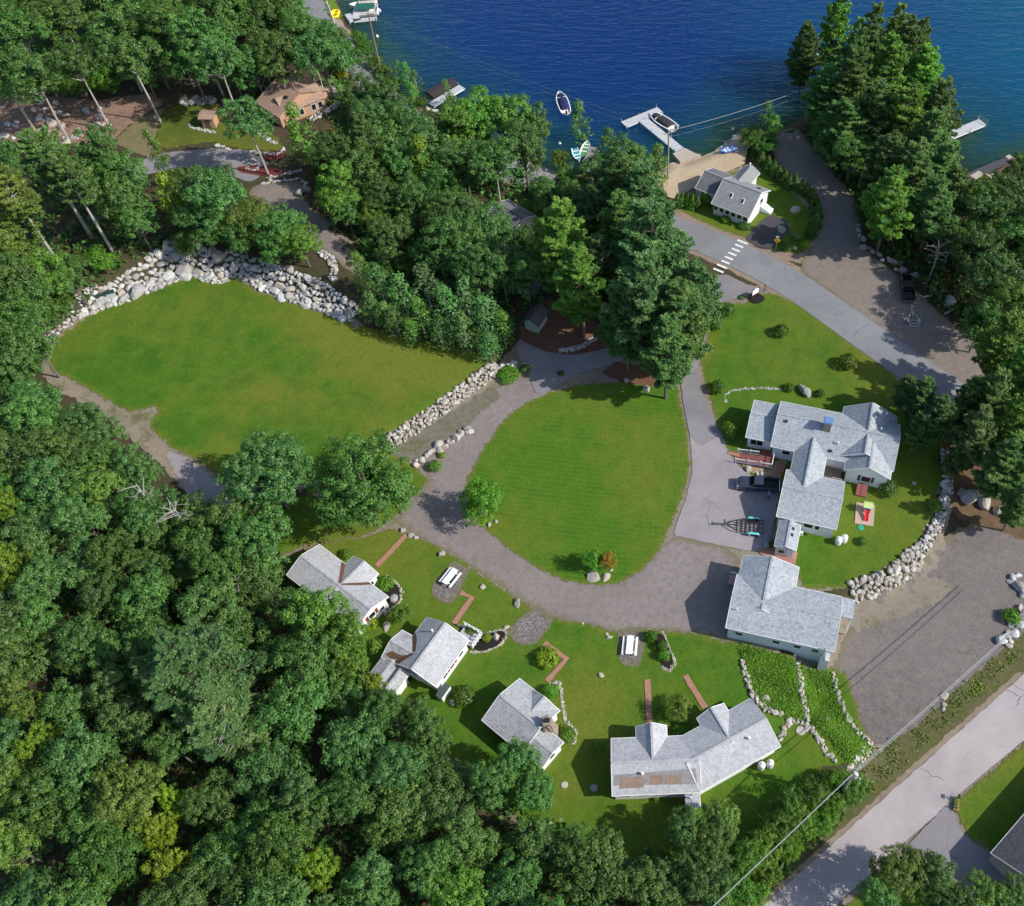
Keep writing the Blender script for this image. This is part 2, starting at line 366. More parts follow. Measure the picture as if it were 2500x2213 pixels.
def watermat():
    m, t, b = newmat('lake_water'); co = obco(t); a = nd(t, 'ShaderNodeAttribute'); a.attribute_name = 'shore'
    sx = nd(t, 'ShaderNodeSeparateXYZ'); t.links.new(co, sx.inputs[0])
    big = noise(t, co, .03, 3, .5)
    mr = nd(t, 'ShaderNodeMapRange'); mr.inputs[1].default_value = 5; mr.inputs[2].default_value = 80; t.links.new(sx.outputs[0], mr.inputs[0])
    deep = mix(t, mr.outputs[0], (.0015, .027, .120), (.0013, .070, .136))
    deep = mix(t, ramp(t, big, [(.35, .35), (.7, 0)]), deep, (.0015, .020, .105))
    d = mth(t, 'ADD', a.outputs['Fac'], mth(t, 'MULTIPLY', mth(t, 'SUBTRACT', noise(t, co, .12, 4, .6), .5), 14))
    c = mix(t, ramp(t, mth(t, 'DIVIDE', d, 40), [(.0, 0), (.55, 1)]), (.006, .055, .072), deep)
    c = mix(t, ramp(t, mth(t, 'DIVIDE', d, 40), [(.02, 0), (.16, 1)]), (.022, .070, .048), c)
    t.links.new(c, b.inputs['Base Color']); b.inputs['Roughness'].default_value = .1; b.inputs['IOR'].default_value = 1.33
    b.inputs['Specular IOR Level'].default_value = .3
    b.subsurface_method = 'BURLEY'; b.inputs['Subsurface Weight'].default_value = 1; b.inputs['Subsurface Radius'].default_value = (1, 1, 1); b.inputs['Subsurface Scale'].default_value = 26
    mp = nd(t, 'ShaderNodeMapping'); mp.inputs['Scale'].default_value = (.28, 1, 1); mp.inputs['Rotation'].default_value = (0, 0, R(-6)); t.links.new(co, mp.inputs[0])
    wv = mth(t, 'ADD', mth(t, 'MULTIPLY', noise(t, mp.outputs[0], .75, 3, .55, .4), 1.0), mth(t, 'MULTIPLY', noise(t, mp.outputs[0], 2.4, 2, .5), .45))
    bump(t, b, wv, .6, .4); MATS['lake_water'] = m; return m
wx = np.r_[-700, -400, np.arange(-90, 232, 3.), 420, 800]; wy = np.r_[np.arange(118, 330, 3.), 420, 600, 1200]
tag(grid_mesh('lake_water', wx, wy, lambda P: np.full(len(P), WZ), watermat(), ('shore', lambda P: np.clip(sdist(P, LAKE), 0, 60))), kind='structure')

# ------------------------------------------------------------------ ground coverings
def sp(x, y, r, a): p = at(x, y); return (p.x, p.y, r, a)
g_lawn = grassmat('lawn_grass', .36, spots=[sp(505, 790, 7, .9), sp(590, 815, 6, .6), sp(800, 700, 20, .5), sp(700, 640, 12, .6), sp(450, 925, 7, .9), sp(420, 580, 6, .3), sp(560, 605, 7, .7), sp(640, 645, 8, .8), sp(730, 690, 8, .8), sp(830, 735, 9, .8), sp(920, 740, 7, .8), sp(250, 620, 6, .5), sp(150, 680, 5, .5)])
g_oval = grassmat('oval_grass', .26, .9, R(98), spots=[sp(1285, 905, 9, .7), sp(1290, 990, 7, .4), sp(1180, 800, 6, .3), sp(1000, 1060, 6, .6)])
g_yard = grassmat('yard_grass', .46, .2, R(35), spots=[sp(780, 1085, 7, .8), sp(650, 1100, 5, 1.0), sp(1160, 1430, 8, .7), sp(1120, 1570, 5, .6), sp(1600, 620, 8, .8), sp(1740, 740, 8, .7), sp(1400, 700, 5, .8), sp(1630, 1480, 5, .7)])
gravel = dirtmat('grey_gravel', [(.222, .190, .178), (.268, .235, .222), (.175, .148, .138)], .6, 11, .6, weeds=.0, speck=.13)
gravel2 = dirtmat('lot_gravel', [(.185, .158, .145), (.215, .185, .168), (.27, .225, .175)], .45, 12, .5, weeds=.05, speck=.15)
lot_m = dirtmat('grey_lot_gravel', [(.145, .126, .122), (.188, .166, .158), (.225, .195, .172)], .4, 10, .7, weeds=.20, speck=.3)
stone_ch = dirtmat('crushed_stone', [(.17, .155, .155), (.21, .19, .19), (.13, .118, .12)], .8, 8, 1.0, speck=.8)
weedy = dirtmat('weedy_gravel', [(.20, .185, .16), (.17, .155, .13), (.105, .115, .035)], .6, 9, .6, weeds=.5)
dirt = dirtmat('pale_dirt', [(.26, .205, .15), (.21, .16, .125), (.31, .25, .18)], .6, 9, .5, weeds=.1)
dirt_gr = dirtmat('grey_dirt', [(.24, .205, .165), (.20, .165, .13), (.29, .245, .19)], .7, 9, .6, weeds=.42)
sand = dirtmat('beach_sand', [(.44, .34, .23), (.50, .40, .28), (.40, .30, .20)], .5, 6, .3, speck=.15)
pineduff = dirtmat('pine_needles', [(.17, .085, .05), (.12, .065, .04), (.20, .11, .07)], .9, 9, .6, weeds=.1)
redmulch = dirtmat('red_mulch', [(.17, .035, .030), (.13, .03, .028), (.20, .05, .04)], 1., 9, .5)
blackmulch = dirtmat('black_mulch', [(.022, .018, .017), (.03, .024, .022), (.016, .013, .012)], 1., 9, .7)
def asphalt(name, c, crack=0.35, pale=.3):
    m, t, b = newmat(name); co = obco(t)
    l = noise(t, co, .14, 4, .6, .4); md = noise(t, co, .9, 5, .65); f = noise(t, co, 9, 4, .7)
    cc = mix(t, ramp(t, l, [(.35, 0), (.65, 1)]), [x * .88 for x in c], [x * 1.12 for x in c])
    cc = mix(t, ramp(t, md, [(.5, 0), (.8, pale)]), cc, [x * 1.45 for x in c])
    cc = mix(t, ramp(t, f, [(.3, .4), (.55, 0)]), cc, [x * .55 for x in c])
    if crack:
        nv = nd(t, 'ShaderNodeTexNoise'); nv.inputs['Scale'].default_value = .5; nv.inputs['Detail'].default_value = 5; t.links.new(co, nv.inputs['Vector'])
        va = nd(t, 'ShaderNodeVectorMath', operation='MULTIPLY_ADD'); t.links.new(nv.outputs['Color'], va.inputs[0]); va.inputs[1].default_value = (2.4, 2.4, 0); t.links.new(co, va.inputs[2])
        vo = nd(t, 'ShaderNodeTexVoronoi'); vo.feature = 'DISTANCE_TO_EDGE'; vo.inputs['Scale'].default_value = .11; t.links.new(va.outputs[0], vo.inputs['Vector'])
        k = ramp(t, vo.outputs['Distance'], [(.0, crack), (.006, 0)])
        gate = ramp(t, noise(t, co, .12, 2), [(.46, 0), (.56, 1)])
        cc = mix(t, mth(t, 'MULTIPLY', k, gate), cc, (.025, .022, .022))
    t.links.new(cc, b.inputs['Base Color']); b.inputs['Roughness'].default_value = .85; b.inputs['Specular IOR Level'].default_value = .3
    bump(t, b, f, .4, .03); MATS[name] = m; return m
as_road = asphalt('town_asphalt', (.205, .208, .222), .7, .25)
as_pale = asphalt('pale_asphalt', (.36, .325, .325), .9, .2)
as_drive = asphalt('drive_asphalt', (.21, .20, .208), .5, .3)
as_dark = asphalt('dark_asphalt', (.062, .058, .066), .0, .25)
as_lot = asphalt('old_asphalt', (.275, .252, .26), .7, .35)
brick = M('brick_paver', (.37, .19, .135), .9, .35, 3.5, bmp=.3)

# wide surfaces
sheet('bare_ground', [(560,1105),(640,960),(770,880),(985,732),(1040,675),(1240,680),(1340,690),(1400,560),(1425,545),(1500,570),(1600,590),(1700,660),(1800,745),(1900,840),(1905,1000),(1880,1080),(2080,1075),(2110,1260),(1760,1520),(1640,1580),(1560,1655),(1400,1745),(1180,1725),(1050,1665),(940,1555),(820,1465),(700,1375),(600,1252)], dirt_gr, .018, .2)
sheet('bare_ground', [(1370,1960),(1512,1800),(1740,1600),(1892,1460),(2050,1330),(2220,1200),(2220,1760),(2120,1960)], dirt_gr, .02, .2)
sheet('bare_ground', [(1340,405),(1400,360),(1500,325),(1560,345),(1600,392),(1640,430),(1640,480),(1610,530),(1500,500),(1440,480),(1350,445)], dirt, .02, .2)
sheet('gravel_drive', [(1060,742),(985,772),(900,852),(826,905),(860,958),(822,1000),(785,1040),(830,1070),(890,1100),(935,1130),(1000,1170),(1050,1205),(1105,1236),(1180,1249),(1215,1262),(1290,1266),(1320,1262),(1390,1264),(1455,1278),(1475,1110),(1440,1088),(1345,1070),(1310,1100),(1240,1160),(1120,1140),(1000,1060),(960,960),(1010,850),(1110,790),(1070,760)], gravel, .03, .15)
sheet('weedy_strip', [(775,900),(985,770),(1003,795),(960,822),(935,852),(880,885),(830,922),(810,918)], weedy, .06, .2)
sheet('lawn_upper', [(100,700),(125,662),(160,636),(230,603),(300,580),(345,563),(385,548),(425,556),(470,552),(530,585),(620,612),(712,642),(764,660),(855,680),(965,704),(996,728),(905,800),(830,850),(768,890),(700,940),(640,965),(560,968),(500,960),(440,962),(395,925),(345,900),(300,862),(295,838),(318,818),(312,814),(255,828),(190,790),(130,755),(92,738)], g_lawn, .07, .18)
sheet('bare_ground', [(90,700),(120,660),(160,632),(230,600),(345,560),(385,545),(425,553),(470,549),(530,582),(620,609),(714,640),(764,670),(853,690),(965,712),(985,732),(905,803),(830,853),(768,892),(700,945),(640,970),(500,1000),(440,985),(395,940),(300,875),(150,790),(80,745)], dirt_gr, .03, .2)
sheet('shade_grass', [(640,962),(770,888),(830,925),(862,960),(822,1000),(786,1042),(720,1078),(640,1085),(560,1112),(500,1080),(470,1010),(520,985)], g_yard, .05, .2)
sheet('dirt_track', [(85,738),(130,757),(190,792),(255,830),(318,813),(297,838),(302,864),(348,904),(398,932),(440,965),(480,985),(470,1030),(420,1030),(350,960),(290,900),(225,850),(160,805),(95,765)], dirtmat('track_dirt', [(.27, .225, .175), (.21, .175, .13), (.31, .265, .21)], .9, 9, .7, weeds=.62), .045, .3)
sheet('track_asphalt', [(330,900),(365,910),(400,935),(440,968),(470,1000),(440,1040),(400,1030),(360,960)], as_lot, .06, .2)
sheet('lawn_oval', [(1205,762),(1260,757),(1310,762),(1350,755),(1362,800),(1376,868),(1380,925),(1372,975),(1356,1020),(1335,1070),(1312,1112),(1285,1142),(1250,1163),(1200,1173),(1130,1165),(1060,1132),(1000,1088),(955,1052),(930,1020),(925,985),(932,948),(962,893),(1005,835),(1050,802),(1105,778),(1160,765)], g_oval, .07, .15)
sheet('lawn_yard', [(560,1110),(650,1075),(720,1072),(780,1050),(830,1066),(890,1096),(937,1127),(1000,1167),(1052,1202),(1105,1231),(1180,1243),(1215,1256),(1250,1262),(1290,1246),(1320,1256),(1390,1262),(1455,1276),(1485,1285),(1600,1318),(1690,1335),(1740,1490),(1715,1530),(1650,1570),(1560,1650),(1400,1740),(1180,1720),(1050,1660),(940,1550),(820,1460),(700,1370),(600,1250)], g_yard, .06, .15)
sheet('lawn_house', [(1395,722),(1412,650),(1440,602),(1490,604),(1525,578),(1560,590),(1605,610),(1680,668),(1790,750),(1840,800),(1885,860),(1886,900),(1893,980),(1870,1055),(1822,1115),(1760,1155),(1690,1178),(1600,1180),(1570,1110),(1500,960),(1453,905),(1440,873),(1425,835),(1410,790)], g_yard, .055, .12)
sheet('asphalt_yard', [(1410,560),(1424,552),(1450,548),(1500,574),(1530,580),(1490,592),(1440,603),(1415,650),(1396,720),(1392,745),(1403,787),(1426,838),(1445,880),(1455,907),(1478,935),(1500,950),(1560,955),(1545,1040),(1528,1105),(1440,1090),(1343,1068),(1368,1000),(1383,940),(1377,870),(1363,800),(1356,745),(1350,700),(1370,620)], as_lot, .09, .06)
sheet('drive_entrance', [(1410,560),(1424,552),(1450,548),(1500,574),(1530,580),(1490,592),(1440,603),(1415,650),(1396,720),(1392,745),(1403,787),(1426,838),(1440,868),(1398,893),(1377,870),(1363,800),(1356,745),(1350,700),(1370,620)], as_drive, .115, .05)
sheet('branch_drive', [(1245,688),(1150,710),(1092,704),(1040,682),(1030,700),(1055,740),(1068,786),(1092,783),(1150,747),(1245,722)], as_drive, .10, .08)
sheet('gravel_lot', [(1660,1345),(1690,1260),(1722,1195),(1770,1178),(1830,1130),(1860,1100),(1900,1060),(1960,1040),(2080,1080),(2100,1270),(2010,1345),(1900,1445),(1770,1510),(1748,1492),(1705,1445),(1680,1390)], lot_m, .05, .25)
sheet('bare_bank', [(1700,1200),(1735,1190),(1800,1165),(1870,1150),(1900,1170),(1880,1200),(1800,1230),(1740,1250),(1700,1262)], dirt_gr, .08, .3)
sheet('roadside_grass', [(1700,1530),(1745,1500),(1830,1450),(1890,1395),(1960,1335),(2044,1262),(2080,1260),(2080,1310),(1900,1470),(1700,1640),(1540,1790),(1480,1850),(1440,1809),(1560,1700),(1640,1590)], dirtmat('roadside_weeds', [(.11, .105, .045), (.075, .09, .022), (.16, .14, .075)], .8, 8, .9, weeds=.45), .06, .25)
TOWN = spline([(520,-120),(585,-40),(618,10),(655,60),(706,112),(740,158),(790,215),(850,268),(930,312),(1010,337),(1090,353),(1150,376),(1215,405),(1280,432),(1345,457),(1440,495),(1520,533),(1600,580),(1680,636),(1760,693),(1860,762),(1960,830),(2060,905),(2200,1010)], 4)
TW = [tuple(at(x, y))[:2] for x, y in TOWN]
sheet('road_shoulder', None, dirt, .05, .22, .8, world=offset_path(TW, 7.9))
sheet('town_road', None, as_road, .10, .03, .8, world=offset_path(TW, 6.0))
sheet('ramp_drive', [(1540,285),(1565,258),(1600,262),(1625,300),(1680,360),(1712,410),(1716,470),(1720,495),(1800,555),(1900,645),(1980,715),(2050,790),(2050,860),(1960,800),(1860,735),(1760,668),(1690,612),(1640,570),(1600,545),(1600,520),(1628,480),(1640,430),(1622,395),(1580,350),(1548,320)], gravel2, .07, .25)
sheet('side_road', [(1380,1935),(1520,1811),(1620,1722),(1700,1650),(1800,1562),(1900,1473),(2044,1345),(2200,1210),(2200,1350),(2044,1478),(1980,1530),(1917,1583),(1780,1706),(1660,1814),(1560,1905)], as_pale, .09, .06)
sheet('road_verge', [(1370,1935),(1512,1805),(1692,1643),(1892,1465),(2036,1337),(2044,1345),(1900,1473),(1700,1650),(1520,1811),(1385,1938)], dirt, .075, .12)
sheet('side_apron', [(1900,1595),(1903,1625),(1925,1672),(1975,1705),(2060,1745),(2120,1800),(1990,1900),(1935,1800),(1925,1768),(1860,1712),(1800,1700)], as_drive, .105, .08)
sheet('verge_lawn', [(2100,1440),(2044,1480),(1980,1532),(1920,1583),(1905,1600),(1906,1628),(1928,1672),(1978,1705),(2060,1745),(2200,1700),(2200,1400)], g_yard, .08, .1)
sheet('island_verge', [(1930,1775),(1860,1716),(1800,1705),(1700,1790),(1640,1850),(1800,1960),(1990,1920)], g_yard, .06, .15)
sheet('cottage_lawn', [(1345,415),(1400,365),(1500,330),(1560,350),(1595,395),(1630,430),(1632,470),(1600,512),(1560,505),(1530,500),(1500,480),(1440,462),(1390,440)], g_yard, .055, .1)
sheet('cottage_drive', [(1487,478),(1520,440),(1540,428),(1580,448),(1562,480),(1535,500),(1515,496)], as_dark, .12, .04)
sheet('beach_sand', [(1312,347),(1342,325),(1365,330),(1412,309),(1440,298),(1482,264),(1500,275),(1485,330),(1440,350),(1380,380),(1345,400),(1312,385)], sand, .22, .1, grid=.8)
sheet('upland_yard', [(305,290),(325,222),(390,195),(430,190),(450,250),(560,270),(570,305),(540,305),(470,298),(420,285),(330,300)], grassmat('upland_grass', .75, g1=(.045, .085, .012), g2=(.07, .105, .018)), .07, .2)
sheet('clearing', [(225,285),(270,240),(330,215),(322,235),(305,290),(330,330),(260,300)], dirtmat('grassy_clearing', [(.19, .16, .085), (.15, .14, .055), (.23, .18, .11)], .6, 8, .6, weeds=.35), .06, .3)
sheet('needle_slope', [(-40,180),(60,190),(200,200),(300,185),(330,205),(270,240),(220,285),(140,300),(60,290),(-40,310)], dirtmat('slope_litter', [(.27, .165, .12), (.20, .125, .09), (.34, .23, .175)], .9, 7, .8, weeds=.3), .05, .3)
sheet('upland_drive', [(300,310),(335,305),(420,297),(490,300),(540,325),(520,352),(500,365),(440,345),(360,335),(290,350),(240,400),(180,460),(170,440),(250,350)], as_drive, .08, .12)
sheet('lane', [(495,385),(515,368),(600,362),(605,375),(600,395),(640,430),(700,480),(735,530),(735,570),(690,535),(650,505),(600,470),(540,430)], gravel2, .06, .2)
sheet('shaded_bank', [(1030,590),(1110,600),(1200,650),(1240,690),(1150,710),(1090,703),(1040,680)], pineduff, .06, .2)
sheet('pine_bed', [(1200,745),(1230,722),(1290,735),(1352,720),(1362,760),(1320,772),(1250,768)], pineduff, .10, .2)
sheet('side_needles', [(1890,890),(1960,900),(2044,930),(2080,1090),(1960,1050),(1900,1030),(1893,960)], dirtmat('needle_ground', [(.15, .085, .055), (.10, .075, .035), (.20, .13, .09)], .8, 8, .6, weeds=.4), .06, .25)
sheet('rear_grass', [(1000,395),(1050,390),(1130,420),(1180,445),(1160,465),(1090,455),(1060,430)], g_yard, .06, .15)
sheet('point_lawn', [(1925,352),(1985,330),(2020,360),(2000,400),(1940,420),(1915,400)], g_oval, .05, .15)
sheet('boathouse_yard', [(2000,300),(2060,290),(2100,330),(2044,330)], g_oval, .05, .1)
sheet('dock_lawn', [(655,-40),(672,0),(690,42),(650,40),(625,10),(600,-40)], g_yard, .06, .1)
# crushed stone pads, beds
for i, px in enumerate([[(890,1135),(905,1118),(940,1137),(925,1165),(905,1208),(882,1203),(857,1185),(862,1170)], [(1050,1222),(1075,1208),(1108,1232),(1098,1255),(1065,1290),(1035,1288),(1012,1268),(1020,1250)], [(1232,1258),(1285,1252),(1287,1290),(1280,1330),(1245,1332),(1235,1322)]]):
    sheet('stone_pad', px, stone_ch, .1, .1)
sheet('gravel_bed', [(1482,912),(1540,925),(1552,920),(1575,915),(1560,950),(1530,952),(1500,945),(1480,930)], dirtmat('pea_gravel', [(.36, .27, .17), (.30, .22, .14), (.42, .33, .22)], 1.2, 9, .7), .12, .05)
def strip(name, px, wd, m, lift, jit=.02):
    return sheet(name, None, m, lift, jit, .4, world=offset_path([tuple(at(x, y))[:2] for x, y in px], wd), smoothit=False, grid=1.0)
for px in ([(812,1068),(752,1131)], [(919,1184),(942,1194),(906,1246)], [(1086,1284),(1131,1316),(1092,1361)], [(1292,1357),(1297,1445)], [(1368,1348),(1378,1366),(1408,1414)], [(1452,903),(1480,910)]):
    strip('brick_path', px, .72, brick, .14, .04)
sheet('brick_patio', [(1507,1096),(1540,1094),(1592,1104),(1586,1134),(1548,1118),(1520,1108)], brick, .14, .02, smoothit=False)
strip('brick_path', [(1560,925),(1545,975)], 1.0, brick, .135)
for px in ([(938,1262),(950,1256),(962,1266),(985,1263),(1003,1257),(1013,1262),(1000,1287),(970,1300),(945,1300)], [(770,1152),(790,1165),(802,1185),(795,1205),(765,1225),(752,1200)], [(1305,1268),(1322,1262),(1334,1290),(1347,1325),(1337,1339),(1322,1333),(1313,1300)], [(1492,595),(1500,585),(1525,590),(1528,600),(1512,609),(1496,605)], [(915,1250),(945,1258),(960,1280),(930,1290)]):
    sheet('mulch_bed', px, blackmulch, .15, .06)
sheet('red_bed', [(520,318),(545,300),(562,305),(570,312),(545,322)], redmulch, .12, .05)
sheet('red_bed', [(470,335),(510,330),(545,335),(565,340),(560,350),(520,352),(480,345)], redmulch, .12, .05)
sheet('red_bed', [(640,280),(680,240),(690,260),(660,285)], redmulch, .12, .1)
# painted markings
white_paint = M('white_paint', (.72, .72, .70), .7, .25, 2.0)
p0, p1 = at(1482, 484), at(1434, 541); dv = (p1 - p0).normalized(); rd = Vector((TW[60][0] - TW[58][0], TW[60][1] - TW[58][1], 0)).normalized()
mbx = MB()
for i in range(8):
    f = i / 7; c = p0.lerp(p1, f); 
    mbx.box((c.x, c.y, c.z + .125), (1.9 if i in (0, 6, 7) else 1.5, .42, .004), math.atan2(rd.y, rd.x))
tag(mbx.build('crosswalk', white_paint), kind='structure')

# ------------------------------------------------------------------ buildings
siding = M('white_siding', (.70, .71, .72), .6, .05, 1.5, bmp=.05)
siding_b = M('pale_blue_siding', (.57, .65, .71), .6, .05, 1.5, bmp=.05)
trim = M('white_trim', (.80, .80, .79), .5, .04, 1.0, bmp=0)
glass, _t, _b = newmat('window_glass'); _b.inputs['Base Color'].default_value = (.012, .016, .02, 1); _b.inputs['Roughness'].default_value = .08
shingle = roofmat('light_shingle', (.275, .305, .335), (.37, .395, .42), (.165, .19, .22))
oldroof = roofmat('worn_roof', (.335, .345, .365), (.42, .43, .45), (.225, .23, .245), 1.4, .35, (.155, .15, .15))
oldroof2 = roofmat('streaked_roof', (.30, .31, .33), (.39, .40, .42), (.19, .195, .21), 1.4, .6, (.12, .105, .10))
cottroof = roofmat('cottage_shingle', (.215, .23, .235), (.265, .28, .285), (.15, .16, .165), 1.2)
darkshingle = roofmat('charcoal_shingle', (.085, .082, .09), (.125, .12, .13), (.05, .048, .055))
greyroof = roofmat('slate_grey_shingle', (.12, .125, .14), (.16, .165, .18), (.08, .085, .10))
brownroof = roofmat('brown_shingle', (.30, .20, .15), (.37, .25, .185), (.22, .145, .11))
tansiding = M('tan_siding', (.47, .29, .18), .7, .12, 1.5); brownsiding = M('brown_siding', (.16, .095, .07), .75, .2, 2)
greensiding = M('pale_green_siding', (.33, .39, .33), .7, .1, 2)
stonem = M('chimney_stone', (.34, .27, .21), .85, .55, 3.2, bmp=.5)
deckm = M('weathered_deck', (.21, .165, .135), .8, .4, 2.2); ceder = M('cedar_deck', (.33, .19, .095), .75, .25, 2)
redwood = M('red_stained_deck', (.23, .075, .065), .7, .2, 2); metal = M('galvanised_metal', (.55, .56, .58), .35, .1, 3, metal=.7, bmp=0)
blackm = M('black_rubber', (.018, .018, .02), .6, .2, 4, bmp=0); litter = M('leaf_litter', (.14, .075, .045), .95, .5, 5, bmp=.6)
rust = M('rusty_patch', (.27, .19, .145), .8, .45, 1.6, bmp=.1)

class Wing:
    def __init__(s, A, ang, L, W, ze, zr, g=-.3, oe=.35, og=.3):
        s.A = Vector(A[:2]); a = R(ang); s.u = Vector((math.cos(a), math.sin(a))); s.n = Vector((-s.u.y, s.u.x))
        s.L, s.W, s.ze, s.zr, s.g, s.oe, s.og, s.a = L, W, ze, zr, g, oe, og, a
    def p(s, t, q, z): v = s.A + s.u * t + s.n * q; return (v.x, v.y, z)
    def rz(s, q): return s.ze + (s.zr - s.ze) * (1 - abs(q - s.W / 2) / (s.W / 2))
    def walls(s, mb, mi=0):
        t0, t1, q0, q1 = s.og, s.L - s.og, s.oe, s.W - s.oe; zz = s.rz(s.oe) - .12; zt = s.zr - .12
        vs = []
        for t in (t0, t1): vs += [s.p(t, q0, s.g), s.p(t, q1, s.g), s.p(t, q1, zz), s.p(t, s.W / 2, zt), s.p(t, q0, zz)]
        mb.add(vs, [(0, 1, 2, 3, 4), (9, 8, 7, 6, 5), (0, 5, 6, 1), (1, 6, 7, 2), (4, 9, 5, 0), (2, 7, 8, 3), (3, 8, 9, 4)], mi)
    def roof(s, mb, mi=0, th=.14):
        for q0, q1 in ((0, s.W / 2), (s.W, s.W / 2)):
            vs = [s.p(0, q0, s.ze), s.p(s.L, q0, s.ze), s.p(s.L, q1, s.zr), s.p(0, q1, s.zr)]
            vs += [(v[0], v[1], v[2] - th) for v in vs]
            mb.add(vs, [(0, 1, 2, 3), (7, 6, 5, 4), (0, 4, 5, 1), (1, 5, 6, 2), (2, 6, 7, 3), (3, 7, 4, 0)], mi)
    def ridgecap(s, mb, mi=0):
        mb.bar(s.p(-.01, s.W / 2, s.zr + .005), s.p(s.L + .01, s.W / 2, s.zr + .005), .26, .04, mi)
    def fascia(s, mb):
        for t in (-.025, s.L + .025):
            for q0 in (0, s.W): mb.bar(s.p(t, q0, s.ze - .06), s.p(t, s.W / 2, s.zr - .06), .05, .17)
        for q in (-.03, s.W + .03): mb.bar(s.p(-.05, q, s.ze - .09), s.p(s.L + .05, q, s.ze - .09), .06, .13)
    def face(s, side):
        return {'S': (lambda t, d, z: s.p(t, s.oe - d, z), s.u), 'N': (lambda t, d, z: s.p(t, s.W - s.oe + d, z), s.u),
                'W': (lambda t, d, z: s.p(s.og - d, t, z), s.n), 'E': (lambda t, d, z: s.p(s.L - s.og + d, t, z), s.n)}[side]
def window(b, wg, side, t, z, wd, hg, shut=None, pm=None, name='window'):
    f, dr = wg.face(side); a = math.atan2(dr.y, dr.x); o = b.location
    m = MB(); m.box(f(t, .03, z), (wd + .18, .07, hg + .18), a)
    fr = m.build(name, trim, b, o)
    p = MB(); p.box(f(t, .05, z), (wd, .06, hg), a); pm = pm or glass
    pn = p.build('pane', pm, fr, o)
    if shut:
        for sg in (-1, 1):
            h = MB(); h.box(f(t + sg * (wd / 2 + .32), .03, z), (.38, .06, hg + .12), a); h.build('shutter', shut, b, o)
    return fr
def door(b, wg, side, t, wd=.95, hg=2.0, m_=None, z0=0.0):
    f, dr = wg.face(side); a = math.atan2(dr.y, dr.x); o = b.location
    m = MB(); m.box(f(t, .04, z0 + hg / 2), (wd, .08, hg), a); d = m.build('door', m_ or trim, b, o)
    k = MB(); k.box(f(t + wd * .38, .1, z0 + 1.0), (.07, .07, .07), a); k.build('handle', metal, d, o)
def building(name, label, cat, wings, wallm, roofm, group=None, fas=True, cap=None, loc=None):
    c = loc or Vector((sum(w_.p(w_.L / 2, w_.W / 2, 0)[0] for w_ in wings) / len(wings), sum(w_.p(w_.L / 2, w_.W / 2, 0)[1] for w_ in wings) / len(wings), 0))
    c = Vector((c[0], c[1], gh(c[0], c[1])))
    b = empty(name, c, label, cat, group)
    mw, mr, mf = MB(), MB(), MB()
    rm = roofm if isinstance(roofm, list) else [roofm]
    for i, w_ in enumerate(wings):
        w_.walls(mw); w_.roof(mr, min(i, len(rm) - 1))
        if fas: w_.fascia(mf)
    mw.build('wall', wallm, b, c); r = mr.build('roof', rm, b, c)
    mc = MB(); [w_.ridgecap(mc) for w_ in wings]; mc.build('ridge_cap', cap or rm[0], r, c)
    if fas: mf.build('fascia', trim, b, c)
    return b
def pipe(b, wg, t, q, h=.5, r=.07, m_=None, name='vent_pipe'):
    z = wg.rz(q); p = wg.p(t, q, z - .1); m = MB(); m.lathe(p, [(r, 0), (r, h), (r * 1.6, h + .02), (r * 1.6, h + .12), (0.02, h + .16)], 10)
    return m.build(name, m_ or trim, b, b.location)
def roofbox(b, wg, t, q, wd, ln, h, m_, name):
    """a flat box lying in the slope of the roof"""
    z = wg.rz(q); sgn = 1 if q < wg.W / 2 else -1; sl = math.atan2((wg.zr - wg.ze), wg.W / 2) * sgn
    q3 = Matrix.Rotation(wg.a, 3, 'Z') @ Matrix.Rotation(sl, 3, 'X'); c = Vector(wg.p(t, q, z)) + q3 @ Vector((0, 0, h / 2 - .01))
    m = MB(); m.box(c, (wd, ln, h), 0, 0, q3); return m.build(name, m_, b, b.location)
def patch(b, wg, pts, m_, name, lift=.02):
    """thin layer lying on the roof, outline in (t, q)"""
    vs = [wg.p(t, q, wg.rz(q) + lift) for t, q in pts] + [wg.p(t, q, wg.rz(q) - .03) for t, q in pts]; n = len(pts)
    m = MB(); m.add(vs, [tuple(range(n))] + [(i, n + i, n + (i + 1) % n, (i + 1) % n) for i in range(n)]); return m.build(name, m_, b, b.location)

# large house with the chimney
hw = [Wing((16.56, 78.62), -14.5, 16.9, 8.26, 3.0, 5.25), Wing((13.21, 80.45), -14.0, 4.1, 6.85, 2.7, 4.0),
      Wing((27.55, 85.6), -104.5, 9.0, 7.5, 3.02, 5.1), Wing((32.3, 73.05), 75.5, 6.4, 6.2, 3.03, 4.7),
      Wing((16.46, 67.21), -14.8, 7.94, 7.74, 3.0, 4.45), Wing((22.5, 70.7), 75.5, 9.4, 4.4, 3.02, 4.2)]
H = building('house', 'large white house with light grey shingle roof, many gables and square stone chimney', 'house', hw, siding, shingle, loc=(24, 76))
hm, hwg, hne, hse, hg, hc = hw
window(H, hwg, 'S', 1.15, 1.5, .8, 1.0); window(H, hwg, 'S', 2.05, 1.5, .8, 1.0); door(H, hwg, 'S', 3.2, .9, 2.0, trim)
window(H, hse, 'W', 3.1, 1.55, 1.2, 1.1, M('dark_shutter', (.035, .06, .07), .6, .1)); window(H, hm, 'S', 2.2, 1.8, 1.0, .7)
window(H, hg, 'S', 4.3, 1.9, 1.15, .8); window(H, hg, 'S', 5.5, 1.9, .55, .8); window(H, hg, 'W', 3.8, 1.6, 1.2, 1.1); window(H, hg, 'W', 1.6, 1.1, 2.4, 2.1, name='garage_door', pm=trim)
